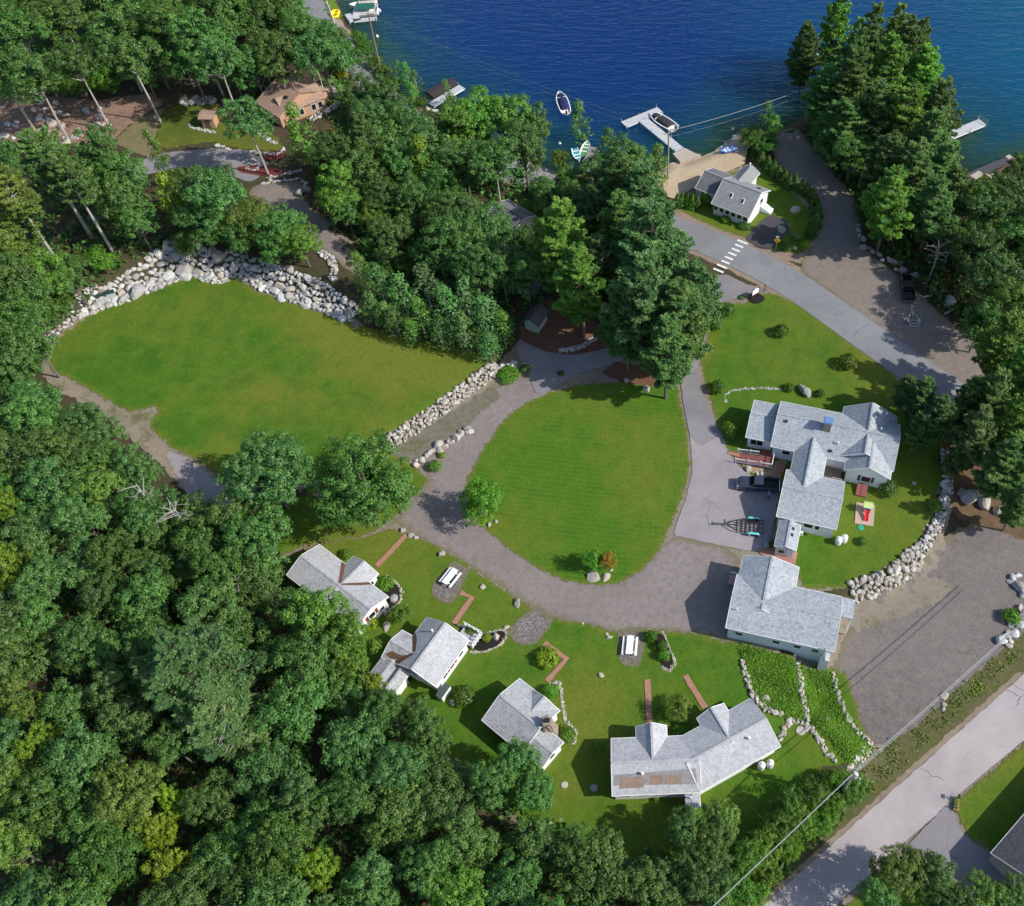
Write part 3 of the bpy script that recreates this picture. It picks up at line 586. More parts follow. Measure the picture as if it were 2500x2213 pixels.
window(H, hwg, 'W', 3.0, 1.5, 1.0, 1.0); window(H, hm, 'E', 4.0, 1.5, 1.2, 1.1)
ch = MB(); cb = Vector(hm.p(7.0, 3.55, 0)); ch.box((cb.x, cb.y, 5.35), (1.05, .95, 2.4), hm.a); CH = ch.build('chimney', stonem, H, H.location)
cc = MB(); cc.box((cb.x, cb.y, 6.62), (1.3, 1.2, .12), hm.a); cc.box((cb.x, cb.y, 6.73), (1.1, 1.0, .1), hm.a); cc.build('chimney_cap', M('blue_metal_cap', (.22, .38, .62), .35, .05, 1, metal=.5, bmp=0), CH, H.location)
pipe(H, hm, 8.9, 1.9, .5); pipe(H, hm, 14.3, 5.4, .4); roofbox(H, hm, 1.4, 3.4, .35, .35, .25, blackm, 'roof_vent'); roofbox(H, hm, 8.1, .9, .45, .3, .2, blackm, 'roof_vent')
dk = MB(); o_ = H.location
for i in range(12): p = hm.p(6.75 + i * .3, -1.0, .75); dk.box(p, (.27, 2.3, .06), hm.a)
for t in (6.9, 10.2): dk.box(hm.p(t, -2.0, .35), (.12, .12, .75), hm.a)
D = dk.build('deck', deckm, H, o_)
rl = MB()
for a_, b_ in (((9.0, -2.15), (10.4, -2.15)), ((10.4, -2.15), (10.4, -3.6))):
    rl.bar(hm.p(*a_, 1.7), hm.p(*b_, 1.7), .09, .07)
    for k in range(8): f = k / 7; rl.box(hm.p(a_[0] + (b_[0] - a_[0]) * f, a_[1] + (b_[1] - a_[1]) * f, 1.2), (.06, .06, 1.0), hm.a)
rl.build('railing', M('grey_rail', (.42, .41, .40), .7, .1), D, o_)
st = MB()
for k in range(3): st.box(hm.p(10.0, -2.5 - k * .4, .55 - k * .2), (.9, .36, .08), hm.a)
st.build('step', deckm, D, o_)
bl = MB(); bl.add([hse.p(-.1, 2.6, .0), hse.p(-.1, 4.0, 0), hse.p(-.1, 4.0, .75), hse.p(-.1, 2.6, .75), hse.p(-1.75, 2.6, 0), hse.p(-1.75, 4.0, 0), hse.p(-1.75, 4.0, .3), hse.p(-1.75, 2.6, .3)], [(3, 2, 6, 7), (0, 3, 7, 4), (1, 5, 6, 2), (4, 7, 6, 5)])
bl.box(hse.p(-.93, 3.3, .56), (1.6, .06, .05), hse.a, 0, Matrix.Rotation(hse.a, 3, 'Z') @ Matrix.Rotation(R(-15), 3, 'Y')); bl.build('bulkhead_door', redwood, H, o_)
# wheelchair ramp with white railing
rp = MB(); rr = MB(); rw = Wing((11.6, 77.95), -14.5, 5.2, 1.7, 1, 1)
RP = empty('entrance_ramp', (14, 78, 0), 'red boarded entrance ramp with white picket railings beside the large house', 'ramp')
for i in range(16): f = i / 15; rp.box(rw.p(.15 + i * .33, .85, .06 + .5 * min(1, f * 1.4)), (.31, 1.65, .06), rw.a)
for i in range(7): rp.box(rw.p(3.5 + i * .27, 2.3, .57), (.25, 1.25, .06), rw.a)
rp.build('ramp_deck', redwood, RP, RP.location)
for q, t0, t1 in ((-.02, .2, 5.3), (1.72, .2, 3.2)):
    zb = lambda t: .06 + .5 * min(1, t / 3.6)
    rr.bar(rw.p(t0, q, zb(t0) + .95), rw.p(t1, q, zb(t1) + .95), .1, .07); rr.bar(rw.p(t0, q, zb(t0) + .2), rw.p(t1, q, zb(t1) + .2), .06, .06)
    n = int((t1 - t0) / .17)
    for k in range(n + 1): t = t0 + (t1 - t0) * k / n; big = k % 10 == 0; rr.box(rw.p(t, q, zb(t) + (.5 if not big else .55)), (.12 if big else .045, .12 if big else .045, 1.0 if not big else 1.15), rw.a)
rr.bar(rw.p(5.3, -.02, 1.5), rw.p(5.3, 2.9, 1.5), .1, .07)
for k in range(12): rr.box(rw.p(5.3, .1 + k * .25, 1.05), (.045, .045, .95), rw.a)
rr.build('railing', trim, RP, RP.location)
# small annex behind the house, with its two roof vents
an = Wing((16.95, 67.0), -104.2, 4.1, 2.85, 2.35, 2.95, og=.18, oe=.2)
AN = building('annex', 'narrow white lean annex with grey roof between the large house and the red brick patio', 'annex', [an], siding, shingle)
for k in (1.15, 2.1): roofbox(AN, an, k, 1.95, .42, .3, .12, blackm, 'roof_vent')
window(AN, an, 'E', 1.0, 1.2, .75, .7); door(AN, an, 'E', 2.1, .8, 1.9)
# long garage
bw = [Wing((9.03, 51.09), -13.7, 13.25, 7.5, 3.3, 4.65, -1.8), Wing((11.75, 61.05), -103.7, 7.6, 7.15, 3.32, 4.62, -1.8)]
B = building('garage', 'long pale blue garage with light grey shingle roof and row of small square windows', 'garage', bw, siding_b, shingle)
for t in (1.7, 6.3, 8.9, 11.1): window(B, bw[0], 'S', t, 1.75, .85, .62)
pipe(B, bw[0], .9, 2.2, .5, .06); door(B, bw[0], 'W', 3.0)
for q in (2.0, 4.8): window(B, bw[0], 'E', q, .6, 2.2, 2.3, name='garage_door', pm=trim)
ln = MB(); z0 = bw[0].rz(7.0); ln.add([bw[0].p(13.2, 7.5, 3.28), bw[0].p(14.9, 7.5, 3.2), bw[0].p(14.9, 4.6, 3.6), bw[0].p(13.2, 4.6, 3.7)] + [bw[0].p(13.2, 7.5, 3.14), bw[0].p(14.9, 7.5, 3.06), bw[0].p(14.9, 4.6, 3.46), bw[0].p(13.2, 4.6, 3.56)], [(0, 1, 2, 3), (7, 6, 5, 4), (0, 4, 5, 1), (1, 5, 6, 2), (2, 6, 7, 3)])
LN = ln.build('canopy', shingle, B, B.location)
ps = MB(); [ps.box(bw[0].p(14.7, q, 1.0), (.14, .14, 4.6), bw[0].a) for q in (4.8, 7.3)]; ps.build('canopy_post', trim, LN, B.location)
bk = Wing(bw[0].p(12.95, -.75, 0), 76.3, 1.3, 1.15, 1.7, 2.0, -1.6, .05, .05); m1, m2 = MB(), MB(); bk.walls(m1); bk.roof(m2); BK = m1.build('porch_box', siding, B, B.location); m2.build('porch_roof', shingle, BK, B.location)
pl = MB(); pl.tube([bw[0].p(12.1, -.1, 1.9), bw[0].p(12.1, -.1, 3.9)], .09, 10); pl.build('flue_pipe', metal, B, B.location)
sp_ = MB(); f = bw[1]; sp_.box(f.p(2.2, -.55, .25), (1.2, 1.5, .5), f.a); SPo = sp_.build('side_steps', M('tan_step', (.42, .28, .23), .8, .15), B, B.location)
r2 = MB(); a_ = f.p(1.55, -1.25, 1.35); b_ = f.p(1.55, .1, 1.35); r2.bar(a_, b_, .1, .08); [r2.box(f.p(1.55, -1.25 + k * .22, .9), (.05, .05, .9), f.a) for k in range(7)]; r2.build('railing', trim, SPo, B.location)
# cabin with needle-filled valleys
w1 = [Wing((-46.2, 58.7), -36.6, 12.6, 5.5, 2.6, 3.65), Wing((-38.2, 61.4), -125.2, 5.0, 4.4, 2.62, 3.55)]
C1 = building('cabin', 'white cabin half hidden by trees with grey gabled roof and dark red shutters', 'cabin', w1, siding, oldroof, 'guest cabins')
shr = M('red_shutter', (.22, .03, .035), .6, .1)
window(C1, w1[0], 'E', 2.7, 1.75, .9, .85, shr); window(C1, w1[1], 'N', 1.3, 1.6, .7, .9); door(C1, w1[1], 'W', 2.2)
for q in (1.2, 4.3): window(C1, w1[0], 'E', q, 1.2, .5, .5)
patch(C1, w1[0], [(4.2, 5.48), (4.85, 5.48), (5.8, 4.5), (7.05, 3.05), (6.75, 2.92), (5.6, 4.1)], litter, 'leaf_debris', .05); patch(C1, w1[0], [(9.7, 5.48), (9.1, 5.48), (8.3, 4.5), (7.0, 3.05), (7.3, 2.95), (8.7, 4.3)], litter, 'leaf_debris', .05)
# cabin with porch deck
w2 = [Wing((-25.36, 43.83), 61.2, 6.75, 6.3, 2.6, 4.2), Wing((-32.35, 47.55), -29.0, 5.2, 4.05, 2.55, 3.5), Wing((-32.25, 47.75), -118.8, 3.4, 3.2, 2.35, 2.85), Wing((-30.5, 46.4), -118.8, 2.9, 2.0, 2.5, 3.1)]
C2 = building('cabin', 'white cabin with rust brown leaf litter in roof valleys and a railed porch deck', 'cabin', w2, siding, [oldroof, oldroof2], 'guest cabins')
for t in (2.0, 3.4, 5.2): window(C2, w2[0], 'S', t, 1.55, .8, .8, shr if t == 3.4 else None)
pipe(C2, w2[0], 5.2, 4.0, .5, .08)
patch(C2, w2[0], [(3.9, 6.25), (4.45, 6.25), (3.6, 5.3), (2.2, 4.35), (1.9, 4.6), (3.1, 5.5)], litter, 'leaf_debris', .06); patch(C2, w2[0], [(.15, 6.2), (.1, 5.3), (.9, 4.9), (1.75, 4.3), (2.0, 4.55), (1.0, 5.4)], litter, 'leaf_debris', .06); patch(C2, w2[1], [(.3, .5), (.9, 1.1), (2.2, 1.2), (3.0, 1.6), (3.1, 1.2), (2.3, .7), (1.2, .35)], litter, 'leaf_debris', .05)
pd = MB(); o_ = C2.location; f = w2[0]
for i in range(8): pd.box(f.p(6.9 + .25 * i, 1.1, .5), (.23, 2.6, .07), f.a)
PD = pd.build('porch_deck', M('grey_porch', (.42, .43, .45), .7, .1, 2), C2, o_)
pr_ = MB()
for a_, b_ in (((8.8, 2.4), (8.8, -.2)), ((8.8, -.2), (6.8, -.2))):
    for z in (.85, 1.45): pr_.bar(f.p(*a_, z), f.p(*b_, z), .09, .09)
    for k in range(5): q = k / 4; pr_.box(f.p(a_[0] + (b_[0] - a_[0]) * q, a_[1] + (b_[1] - a_[1]) * q, .95), (.11, .11, 1.1), f.a)
pr_.build('railing', trim, PD, o_)
bx = MB(); bx.box(f.p(.35, -.55, .6), (1.7, .85, 1.2), f.a); BXo = bx.build('utility_box', trim, C2, o_)
b2 = MB(); [b2.box(f.p(.35, -.2 - .22 * k, 1.3 - .03 * k), (1.8, .2, .06), f.a) for k in range(4)]; b2.build('slatted_lid', M('dark_green_lid', (.06, .09, .09), .6, .1), BXo, o_)
# cabin with big stone chimney
w3 = [Wing((-19.5, 39.8), -38.2, 6.3, 6.4, 2.6, 3.9), Wing((-14.9, 36.45), -38.2, 3.4, 3.7, 2.45, 3.15), Wing((-13.98, 43.5), -127.8, 3.7, 4.1, 2.62, 3.55)]
C3 = building('cabin', 'small white cabin with worn grey roof and broad stone chimney on its side', 'cabin', w3, siding, oldroof2, 'guest cabins')
window(C3, w3[1], 'E', 1.9, 1.55, .7, .6); window(C3, w3[2], 'N', 1.2, 1.5, .7, .8); window(C3, w3[0], 'W', 3.2, 1.5, .9, .9)
cm = MB(); cx, cy = -11.75, 38.95
rg = [[(cx + a * sx, cy + b * sy, z) for a, b in ((-.5, -.5), (.5, -.5), (.5, .5), (-.5, .5))] for z, sx, sy in ((-.2, 2.0, 1.5), (1.6, 1.8, 1.3), (2.9, 1.15, 1.0), (4.7, 1.0, .9))]
cm.loft(rg)
for k in range(90):
    z = random.uniform(0, 4.8); h = .95 - .09 * z if z < 3 else .55; a = random.uniform(0, 6.28); cm.rock((cx + math.cos(a) * h * .95, cy + math.sin(a) * h * .75, z), random.uniform(.15, .28), random.uniform(.15, .26), .16, a)
CMo = cm.build('chimney', stonem, C3, C3.location); c2 = MB(); c2.box((cx, cy, 4.85), (.6, .5, .25)); c2.build('flue', blackm, CMo, C3.location)
# long bent cabin
w4 = [Wing((-4.29, 31.21), 2.3, 9.75, 6.4, 2.7, 3.95), Wing((5.42, 31.64), 28.8, 10.5, 6.4, 2.72, 3.92), Wing((-1.75, 38.95), -87.7, 4.2, 3.5, 2.74, 3.85), Wing((5.25, 39.95), -61.2, 4.6, 3.65, 2.76, 3.83), Wing((5.38, 30.1), 92.3, 1.9, 1.55, 2.45, 2.6)]
C4 = building('cabin', 'long bent white cabin with two front gables and brown patches on its roof', 'cabin', w4, siding, oldroof, 'guest cabins')
f = w4[0]
patch(C4, f, [(.25, 1.0), (9.4, .8), (9.3, 2.35), (.25, 2.0)], roofmat('bare_felt', (.20, .195, .20), (.25, .24, .245), (.15, .145, .15)), 'bare_felt_strip', .025)
for t0, t1, q0, q1 in ((.9, 3.5, .65, 1.75), (4.2, 5.6, .9, 1.85), (5.9, 6.6, 1.0, 1.9), (6.75, 7.6, .85, 1.85)): patch(C4, f, [(t0, q0), (t1, q0 + .05), (t1, q1), (t0, q1 - .08)], rust, 'rusty_patch', .045)
pipe(C4, f, 3.4, 1.95, .5, .1); pipe(C4, w4[1], 7.6, 2.2, .5, .1); pipe(C4, w4[4], .9, 1.0, .45, .07)
for t in (2.0, 4.0, 6.5, 8.6): window(C4, w4[1], 'S', t, 1.6, .9, .8)
for t in (1.5, 3.6, 5.6): window(C4, f, 'S', t, 1.6, .9, .8)
door(C4, w4[2], 'W', 1.75); door(C4, w4[3], 'W', 1.8)
# cottage at the beach
w5 = [Wing((10.25, 130.45), -30.5, 7.25, 8.2, 2.5, 4.85, -1.0), Wing((7.6, 134.6), -31.5, 6.0, 6.4, 2.4, 3.95, -1.0), Wing((16.1, 140.3), -121, 4.6, 3.45, 2.45, 3.5, -1.0)]
C5 = building('cottage', 'white lakeside cottage with grey roof, two skylights and a band of front windows', 'cottage', w5, siding, [cottroof, greyroof, cottroof])
for k in range(6): window(C5, w5[0], 'S', .75 + k * 1.13, 1.55, .75, .75)
for t, q in ((2.6, 2.1), (4.9, 1.9)): roofbox(C5, w5[0], t, q, .6, 1.0, .1, trim, 'skylight_frame'); roofbox(C5, w5[0], t, q, .42, .8, .13, glass, 'skylight')
roofbox(C5, w5[0], 5.8, 6.3, .6, .8, .12, blackm, 'skylight'); window(C5, w5[0], 'E', 5.2, 2.2, .9, 1.0); pipe(C5, w5[2], 1.0, 1.9, 1.2, .1)
sb = MB(); g = w5[0]; sb.add([g.p(7.0, 5.0, 1.2), g.p(7.0, 6.4, 1.2), g.p(8.9, 6.4, .45), g.p(8.9, 5.0, .45), g.p(7.0, 5.0, -1), g.p(7.0, 6.4, -1), g.p(8.9, 6.4, -1), g.p(8.9, 5.0, -1)], [(0, 3, 2, 1), (0, 4, 7, 3), (1, 2, 6, 5), (3, 7, 6, 2)]); sb.build('side_stoop', trim, C5, C5.location)
pc = MB(); [pc.box(w5[1].p(t, .15, .7), (.12, .12, 3.2), w5[1].a) for t in (.2, 2.2)]; pc.build('porch_post', trim, C5, C5.location)
# houses among the trees
w6 = [Wing((-72.5, 154.7), -41, 7.2, 11.2, 5.7, 8.0, 2.0), Wing((-66.3, 151.2), 37, 8.2, 6.0, 5.7, 7.2, 2.0)]
C6 = building('house', 'tan house with brown roof among trees above the wooded drive', 'house', w6, tansiding, brownroof, fas=False)
for t in (3.2, 5.6, 6.9): window(C6, w6[1], 'S', t, 4.6, .8, 1.1)
pipe(C6, w6[0], 3.4, 5.0, .6, .15); pipe(C6, w6[0], 2.4, 6.4, .5, .1); roofbox(C6, w6[0], 5.4, 3.6, .7, .5, .25, blackm, 'roof_vent')
w7 = [Wing((-81.7, 149.9), 0, 2.8, 2.9, 5.45, 5.75, 2.6)]
S1 = building('shed', 'small tan shed with brown roof behind a curved stone edging', 'shed', w7, tansiding, brownroof, fas=False); door(S1, w7[0], 'S', 1.3, .9, 1.8, brownsiding, 3.35)
w8 = [Wing((-27.7, 126.8), -39, 6.4, 5.2, 2.9, 4.1)]
C7 = building('house', 'small white house with slate grey roof half hidden under trees', 'house', w8, siding, greyroof); window(C7, w8[0], 'E', 1.7, 1.6, .8, .9); window(C7, w8[0], 'E', 3.3, 1.6, .8, .9)
d7 = MB(); f = w8[0]
for i in range(11): d7.box(f.p(6.3 + .3 * i, 2.6, .5), (.27, 3.4, .07), f.a)
D7 = d7.build('deck', ceder, C7, C7.location); d8 = MB(); d8.bar(f.p(9.5, .9, 1.4), f.p(9.5, 4.3, 1.4), .1); [d8.box(f.p(9.5, .9 + .34 * k, .95), (.06, .06, .9), f.a) for k in range(11)]; d8.bar(f.p(6.4, .9, 1.4), f.p(9.5, .9, 1.4), .1); d8.build('railing', ceder, D7, C7.location)
w9 = [Wing((-17.35, 102.2), 67, 3.7, 2.95, 1.9, 2.9)]
S2 = building('shed', 'pale green garden shed with dark roof under the bright pine', 'shed', w9, greensiding, darkshingle, fas=False); door(S2, w9[0], 'W', 1.5, 1.2, 1.7, greensiding)
w10 = [Wing((-21.5, 110.6), -22, 3.4, 2.6, 1.8, 2.3)]
S3 = building('shed', 'dark low shed with brownish roof hidden behind the pale green shed', 'shed', w10, brownsiding, darkshingle, fas=False)
a_, b_, c_ = (Vector(ray(x, y, 1.7)) for x, y in ((1978, 1703), (2044, 1626), (2044, 1747)))
an_ = math.degrees(math.atan2(b_.y - a_.y, b_.x - a_.x))
n_ = Vector((math.sin(R(an_)), -math.cos(R(an_))))
A0 = a_ + n_ * 9.0
w11 = [Wing(A0, an_, 15, 9.0, 1.7, 4.2, -1.8)]
C8 = building('house', 'house with charcoal shingle roof cut by the lower right picture corner', 'house', w11, M('grey_siding', (.35, .33, .31), .7, .1), darkshingle)

# ------------------------------------------------------------------ vegetation
leaf_o = leafmat('broad_leaves', (.038, .114, .021), (.140, .278, .052))
leaf_p = leafmat('pine_needle_tufts', (.054, .142, .036), (.190, .335, .080), .38)
leaf_s = leafmat('shrub_leaves', (.038, .115, .012), (.120, .245, .026))
leaf_b = leafmat('birch_leaves', (.048, .138, .030), (.140, .285, .070))
bark = M('grey_bark', (.17, .145, .125), .9, .3, 4, bmp=.4); bark_p = M('pine_bark', (.15, .115, .095), .9, .3, 4, bmp=.4); bark_w = M('pale_bark', (.42, .39, .35), .85, .3, 3, bmp=.2)
rng = np.random.default_rng(11)
def quads_mesh(name, Cn, Nn, size, tone, m, asp=.75, along=None):
    """leaf quads: centres, normals, sizes -> mesh"""
    n = len(Cn); Nn = Nn / np.maximum(np.linalg.norm(Nn, axis=1, keepdims=True), 1e-6)
    t = along if along is not None else rng.normal(size=(n, 3)); u = t - Nn * (t * Nn).sum(1, keepdims=True); u /= np.maximum(np.linalg.norm(u, axis=1, keepdims=True), 1e-6); v = np.cross(Nn, u)
    a = (size * .5)[:, None] * u; b = (size * .5 * asp)[:, None] * v
    V = np.stack([Cn - a, Cn + b - a * .15, Cn + a, Cn - b - a * .15], 1).reshape(-1, 3)
    me = bpy.data.meshes.new(name); me.vertices.add(len(V)); me.vertices.foreach_set('co', V.ravel().astype(np.float32))
    me.loops.add(4 * n); me.loops.foreach_set('vertex_index', np.arange(4 * n, dtype=np.int32)); me.polygons.add(n)
    me.polygons.foreach_set('loop_start', np.arange(0, 4 * n, 4, dtype=np.int32)); me.update(calc_edges=True)
    at_ = me.attributes.new('tone', 'FLOAT', 'POINT'); at_.data.foreach_set('value', np.repeat(np.clip(tone, 0, 1), 4).astype(np.float32))
    me.materials.append(m); return me
def sphere_dirs(n, zmin=-1.0):
    z = rng.uniform(zmin, 1, n); a = rng.uniform(0, 2 * np.pi, n); r = np.sqrt(1 - z * z); return np.c_[r * np.cos(a), r * np.sin(a), z]
def clump_leaves(cen, rad, per, lsize, outc, zmin=-.35):
    """puffs of leaves at cen with radius rad, outc = crown centre"""
    Cs, Ns, S, T = [], [], [], []
    for c, r in zip(cen, rad):
        n = int(per * r * r); d = sphere_dirs(n, zmin); rr = r * rng.uniform(.55, 1.08, n)[:, None]
        Cs.append(c + d * rr * np.array([1, 1, .8])); o = c - outc; o = o / max(np.linalg.norm(o), 1e-6)
        Ns.append(d * .95 + o * .3 + np.array([0, 0, .4]) + rng.normal(size=(n, 3)) * .30); S.append(lsize * rng.uniform(.7, 1.35, n))
        T.append(np.clip(rng.normal(.5, .17) + rng.normal(0, .15, n), 0, 1))
    return np.concatenate(Cs), np.concatenate(Ns), np.concatenate(S), np.concatenate(T)
def trunk_mesh(name, H, r, m, limbs, lean=0.0, top=.8):
    mb = MB(); pts = [(0, 0, -.6), (0, 0, .3), (lean * .3, 0, H * .3), (lean, lean * .4, H * .55), (lean * 1.2, lean * .5, H * top)]
    mb.tube(pts, [r * 1.5, r * 1.05, r * .85, r * .6, r * .15], 8)
    for (z0, e, rr) in limbs:
        a = Vector((lean * z0 / H, lean * .4 * z0 / H, z0)); b = Vector(e); mb.tube([a, a.lerp(b, .5) + Vector((0, 0, -.15)), b], [rr, rr * .7, rr * .25], 6, cap=False)
    me = mb.build(name, m); d = me.data; bpy.data.objects.remove(me); return d
def broad(seed, Rr=4.0, H=13.0, lobes=13, lsize=.27, hz=.36, m=None, per=112, nclump=18, bk=None, narrow=1.0, trunk_r=.2):
    global rng; rng = np.random.default_rng(seed); zc = H * (1 - hz) ; ctr = np.array([0, 0, zc]); ax = np.array([Rr, Rr * rng.uniform(.85, 1.1), H * hz])
    cen, rad, limbs = [], [], []
    for i in range(lobes):
        if i == 0: d = np.array([0, 0, .55])
        else:
            a = i * 2.4 + rng.uniform(-.4, .4); z = rng.uniform(-.45, .62); rr = math.sqrt(max(.1, 1 - z * z)) * rng.uniform(.5, .72); d = np.array([rr * math.cos(a), rr * math.sin(a), z])
        lc = ctr + d * ax; lr = Rr * rng.uniform(.33, .46); limbs.append((zc - H * hz * rng.uniform(.5, 1.0), lc, .055 * lr + .03))
        for q in sphere_dirs(nclump, -.55): cen.append(lc + q * lr * np.array([1, 1, .85]) * rng.uniform(.78, 1.1)); rad.append(rng.uniform(.40, .72) * min(1.15, (Rr / 4) ** .5))
    Cs, Ns, S, T = clump_leaves(np.array(cen), rad, per, lsize, ctr)
    n = 350; d = sphere_dirs(n); Cs = np.r_[Cs, ctr + d * ax * .55 * rng.uniform(.3, 1, (n, 1))]; Ns = np.r_[Ns, rng.normal(size=(n, 3))]; S = np.r_[S, np.full(n, lsize * 1.9)]; T = np.r_[T, np.full(n, .05)]  # inner leaves in near-darkest tone: shade inside the crown put into their colour
    return quads_mesh('crown', Cs, Ns, S, T, m or leaf_o), trunk_mesh('trunk', H, trunk_r, bk or bark, limbs, rng.uniform(-.5, .5)), Rr, H
def pine(seed, Rr=3.8, H=18.0, start=.28, m=None, dens=1.0, top_r=.5):
    global rng; rng = np.random.default_rng(seed); Cs, Ns, S, T, A, limbs = [], [], [], [], [], []; z = H * start
    while z < H * .985:
        f = (z - H * start) / (H * (1 - start)); prof = min(1, .62 + f * 1.9) * (1 - f ** 2.2) + top_r / Rr * f; nb = rng.integers(4, 7)
        a0 = rng.uniform(0, 6.28); zw = z
        for k in range(nb):
            z = zw + H * rng.uniform(-.028, .028)
            if rng.random() < .16: continue
            L = Rr * prof * rng.uniform(.62, 1.12); a = a0 + k * 6.283 / nb + rng.uniform(-.3, .3); up = .10 + .45 * f; dr = np.array([math.cos(a), math.sin(a), 0]); sd_ = np.array([-dr[1], dr[0], 0])
            e = np.array([0, 0, z]) + dr * L + np.array([0, 0, L * up]); limbs.append((z, e * np.array([.92, .92, 1]) , .02 + .012 * L))
            tone = rng.normal(.48, .16); nt_ = int((12 + L * 19) * dens)
            for q in range(nt_):
                s = rng.uniform(.22, 1.0) ** .75; wd = .34 * L * math.sin(math.pi * min(1, s * .82 + .12)) * rng.uniform(-1, 1)
                p = np.array([0, 0, z]) + dr * (L * s - abs(wd) * .35) + sd_ * wd + np.array([0, 0, L * up * s * s + rng.uniform(-.06, .14)])
                n = 6; dd = dr * .75 + sd_ * np.sign(wd) * .5 + np.array([0, 0, .55]) + rng.normal(size=(n, 3)) * .55
                dd /= np.linalg.norm(dd, axis=1, keepdims=True); ln = rng.uniform(.34, .56, n)
                Cs.append(p + dd * ln[:, None] * .45); A.append(dd); Ns.append(np.array([0, 0, 1.0]) + rng.normal(size=(n, 3)) * .6); S.append(ln); T.append(np.full(n, tone) + rng.normal(0, .12, n))
        z = zw + H * rng.uniform(.030, .050)
    Cs, Ns, S, T, A = map(np.concatenate, (Cs, Ns, S, T, A))
    return quads_mesh('crown', Cs, Ns, S, T, m or leaf_p, .42, A), trunk_mesh('trunk', H, .21 if start < .5 else .3, bark_p if start < .5 else bark_w, limbs, 0, .99), Rr, H
def column(seed, Rr=1.5, H=9.0, m=None, per=75, n=54, lsize=.24, base=.12, bk=None, sharp=1.0):
    global rng; rng = np.random.default_rng(seed); cen, rad, limbs = [], [], []
    for i in range(n):
        f = (i + rng.random()) / n; z = H * (base + (1 - base) * f); r = Rr * (math.sin(math.pi * min(1, .22 + f * .78)) ** .7) * (1 - .25 * f * sharp); a = rng.uniform(0, 6.283); q = r * rng.uniform(.35, .9)
        cen.append(np.array([math.cos(a) * q, math.sin(a) * q, z])); rad.append(rng.uniform(.38, .62) * (Rr / 1.5) ** .6)
        if i % 5 == 0: limbs.append((z * .85, cen[-1], .03))
    Cs, Ns, S, T = clump_leaves(np.array(cen), rad, per, lsize, np.array([0, 0, H * .5]), -.6)
    return quads_mesh('crown', Cs, Ns, S, T, m or leaf_b), trunk_mesh('trunk', H, .09, bk or bark_w, limbs, rng.uniform(-.2, .2), .9), Rr, H
def ball(seed, Rr=1.0, H=1.3, m=None, per=190, n=26, lsize=.16):
    global rng; rng = np.random.default_rng(seed); d = sphere_dirs(n, -.3); cen = d * np.array([Rr, Rr, H * .55]) * .72 + np.array([0, 0, H * .45]); rad = rng.uniform(.25, .4, n) * Rr
    Cs, Ns, S, T = clump_leaves(cen, rad / max(Rr, .1), per, lsize, np.array([0, 0, H * .4]), -.7); Cs = Cs  # clumps keep their size
    q = int(240); dd = sphere_dirs(q, -.2); Cs = np.r_[Cs, dd * np.array([Rr, Rr, H * .55]) * .85 + np.array([0, 0, H * .42])]; Ns = np.r_[Ns, dd + rng.normal(size=(q, 3)) * .3]; S = np.r_[S, np.full(q, lsize * 1.3)]; T = np.r_[T, rng.uniform(.1, .6, q)]
    return quads_mesh('foliage', Cs, Ns, S, T, m or leaf_s), None, Rr, H
def cone(seed, Rr=.75, H=3.4, m=None, n=900, ls=.22):
    global rng; rng = np.random.default_rng(seed); f = rng.uniform(0, 1, n) ** 1.3; a = rng.uniform(0, 6.283, n); r = Rr * np.clip(1.0 - f ** 1.5, .02, 1) * (1 + .14 * np.sin(a * 5 + f * 9)) * rng.uniform(.82, 1.05, n)
    Cs = np.c_[np.cos(a) * r, np.sin(a) * r, H * (.03 + .97 * f)]; Ns = np.c_[np.cos(a), np.sin(a), np.full(n, .35)] + rng.normal(size=(n, 3)) * .4
    return quads_mesh('foliage', Cs, Ns, ls * rng.uniform(.7, 1.3, n), np.clip(rng.normal(.4, .22, n), 0, 1), m or leaf_s, .6, np.tile([0., 0, 1], (n, 1)) + rng.normal(size=(n, 3)) * .3), None, Rr, H
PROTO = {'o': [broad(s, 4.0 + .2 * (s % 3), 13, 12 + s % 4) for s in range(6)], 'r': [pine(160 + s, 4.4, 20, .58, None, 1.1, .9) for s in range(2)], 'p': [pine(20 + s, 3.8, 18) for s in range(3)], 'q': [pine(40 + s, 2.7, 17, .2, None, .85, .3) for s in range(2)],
         'b': [column(60 + s) for s in range(4)], 'n': [column(70 + s, 1.9, 9, leaf_o, 70, 60, .27, .15, bark, .8) for s in range(2)],
         'd': [broad(90 + s, 3.2, 6.2, 11, .22, .42, leaf_s, 120, 16, bark, 1, .1) for s in range(2)],
         's': [ball(100 + s) for s in range(3)], 'c': [cone(120 + s) for s in range(2)],
         'O': [broad(140 + s, 6.2, 13, 26, .28, .42, None, 105, 20, None, 1, .3) for s in range(2)], 'P': [pine(150, 6.4, 19, .3, None, 1.25, .5)],
         'h': [broad(130, 4.6, 17, 11, .30, .22, None, 95, 14, bark_w, 1, .2), broad(131, 4.4, 17, 12, .30, .24, None, 95, 14, bark_w, 1, .2)]}
TINT = {'lime green': (1.75, 1.6, .55), 'mid green': (1, 1, 1), 'dark green': (.80, .84, .82), 'bluish green': (.93, .98, 1.18), 'bright green': (1.32, 1.42, .80), 'yellow green': (2.25, 1.6, .5), 'olive green': (1.45, 1.10, .85), 'rusty': (4.2, 1.35, 1.2), 'golden': (5.0, 2.6, .25), 'grey green': (1.12, 1.02, 1.22), 'soft green': (1.12, 1.08, 1.05), 'deep green': (.85, .92, .72), 'silvery blue': (1.9, 1.6, 3.2)}
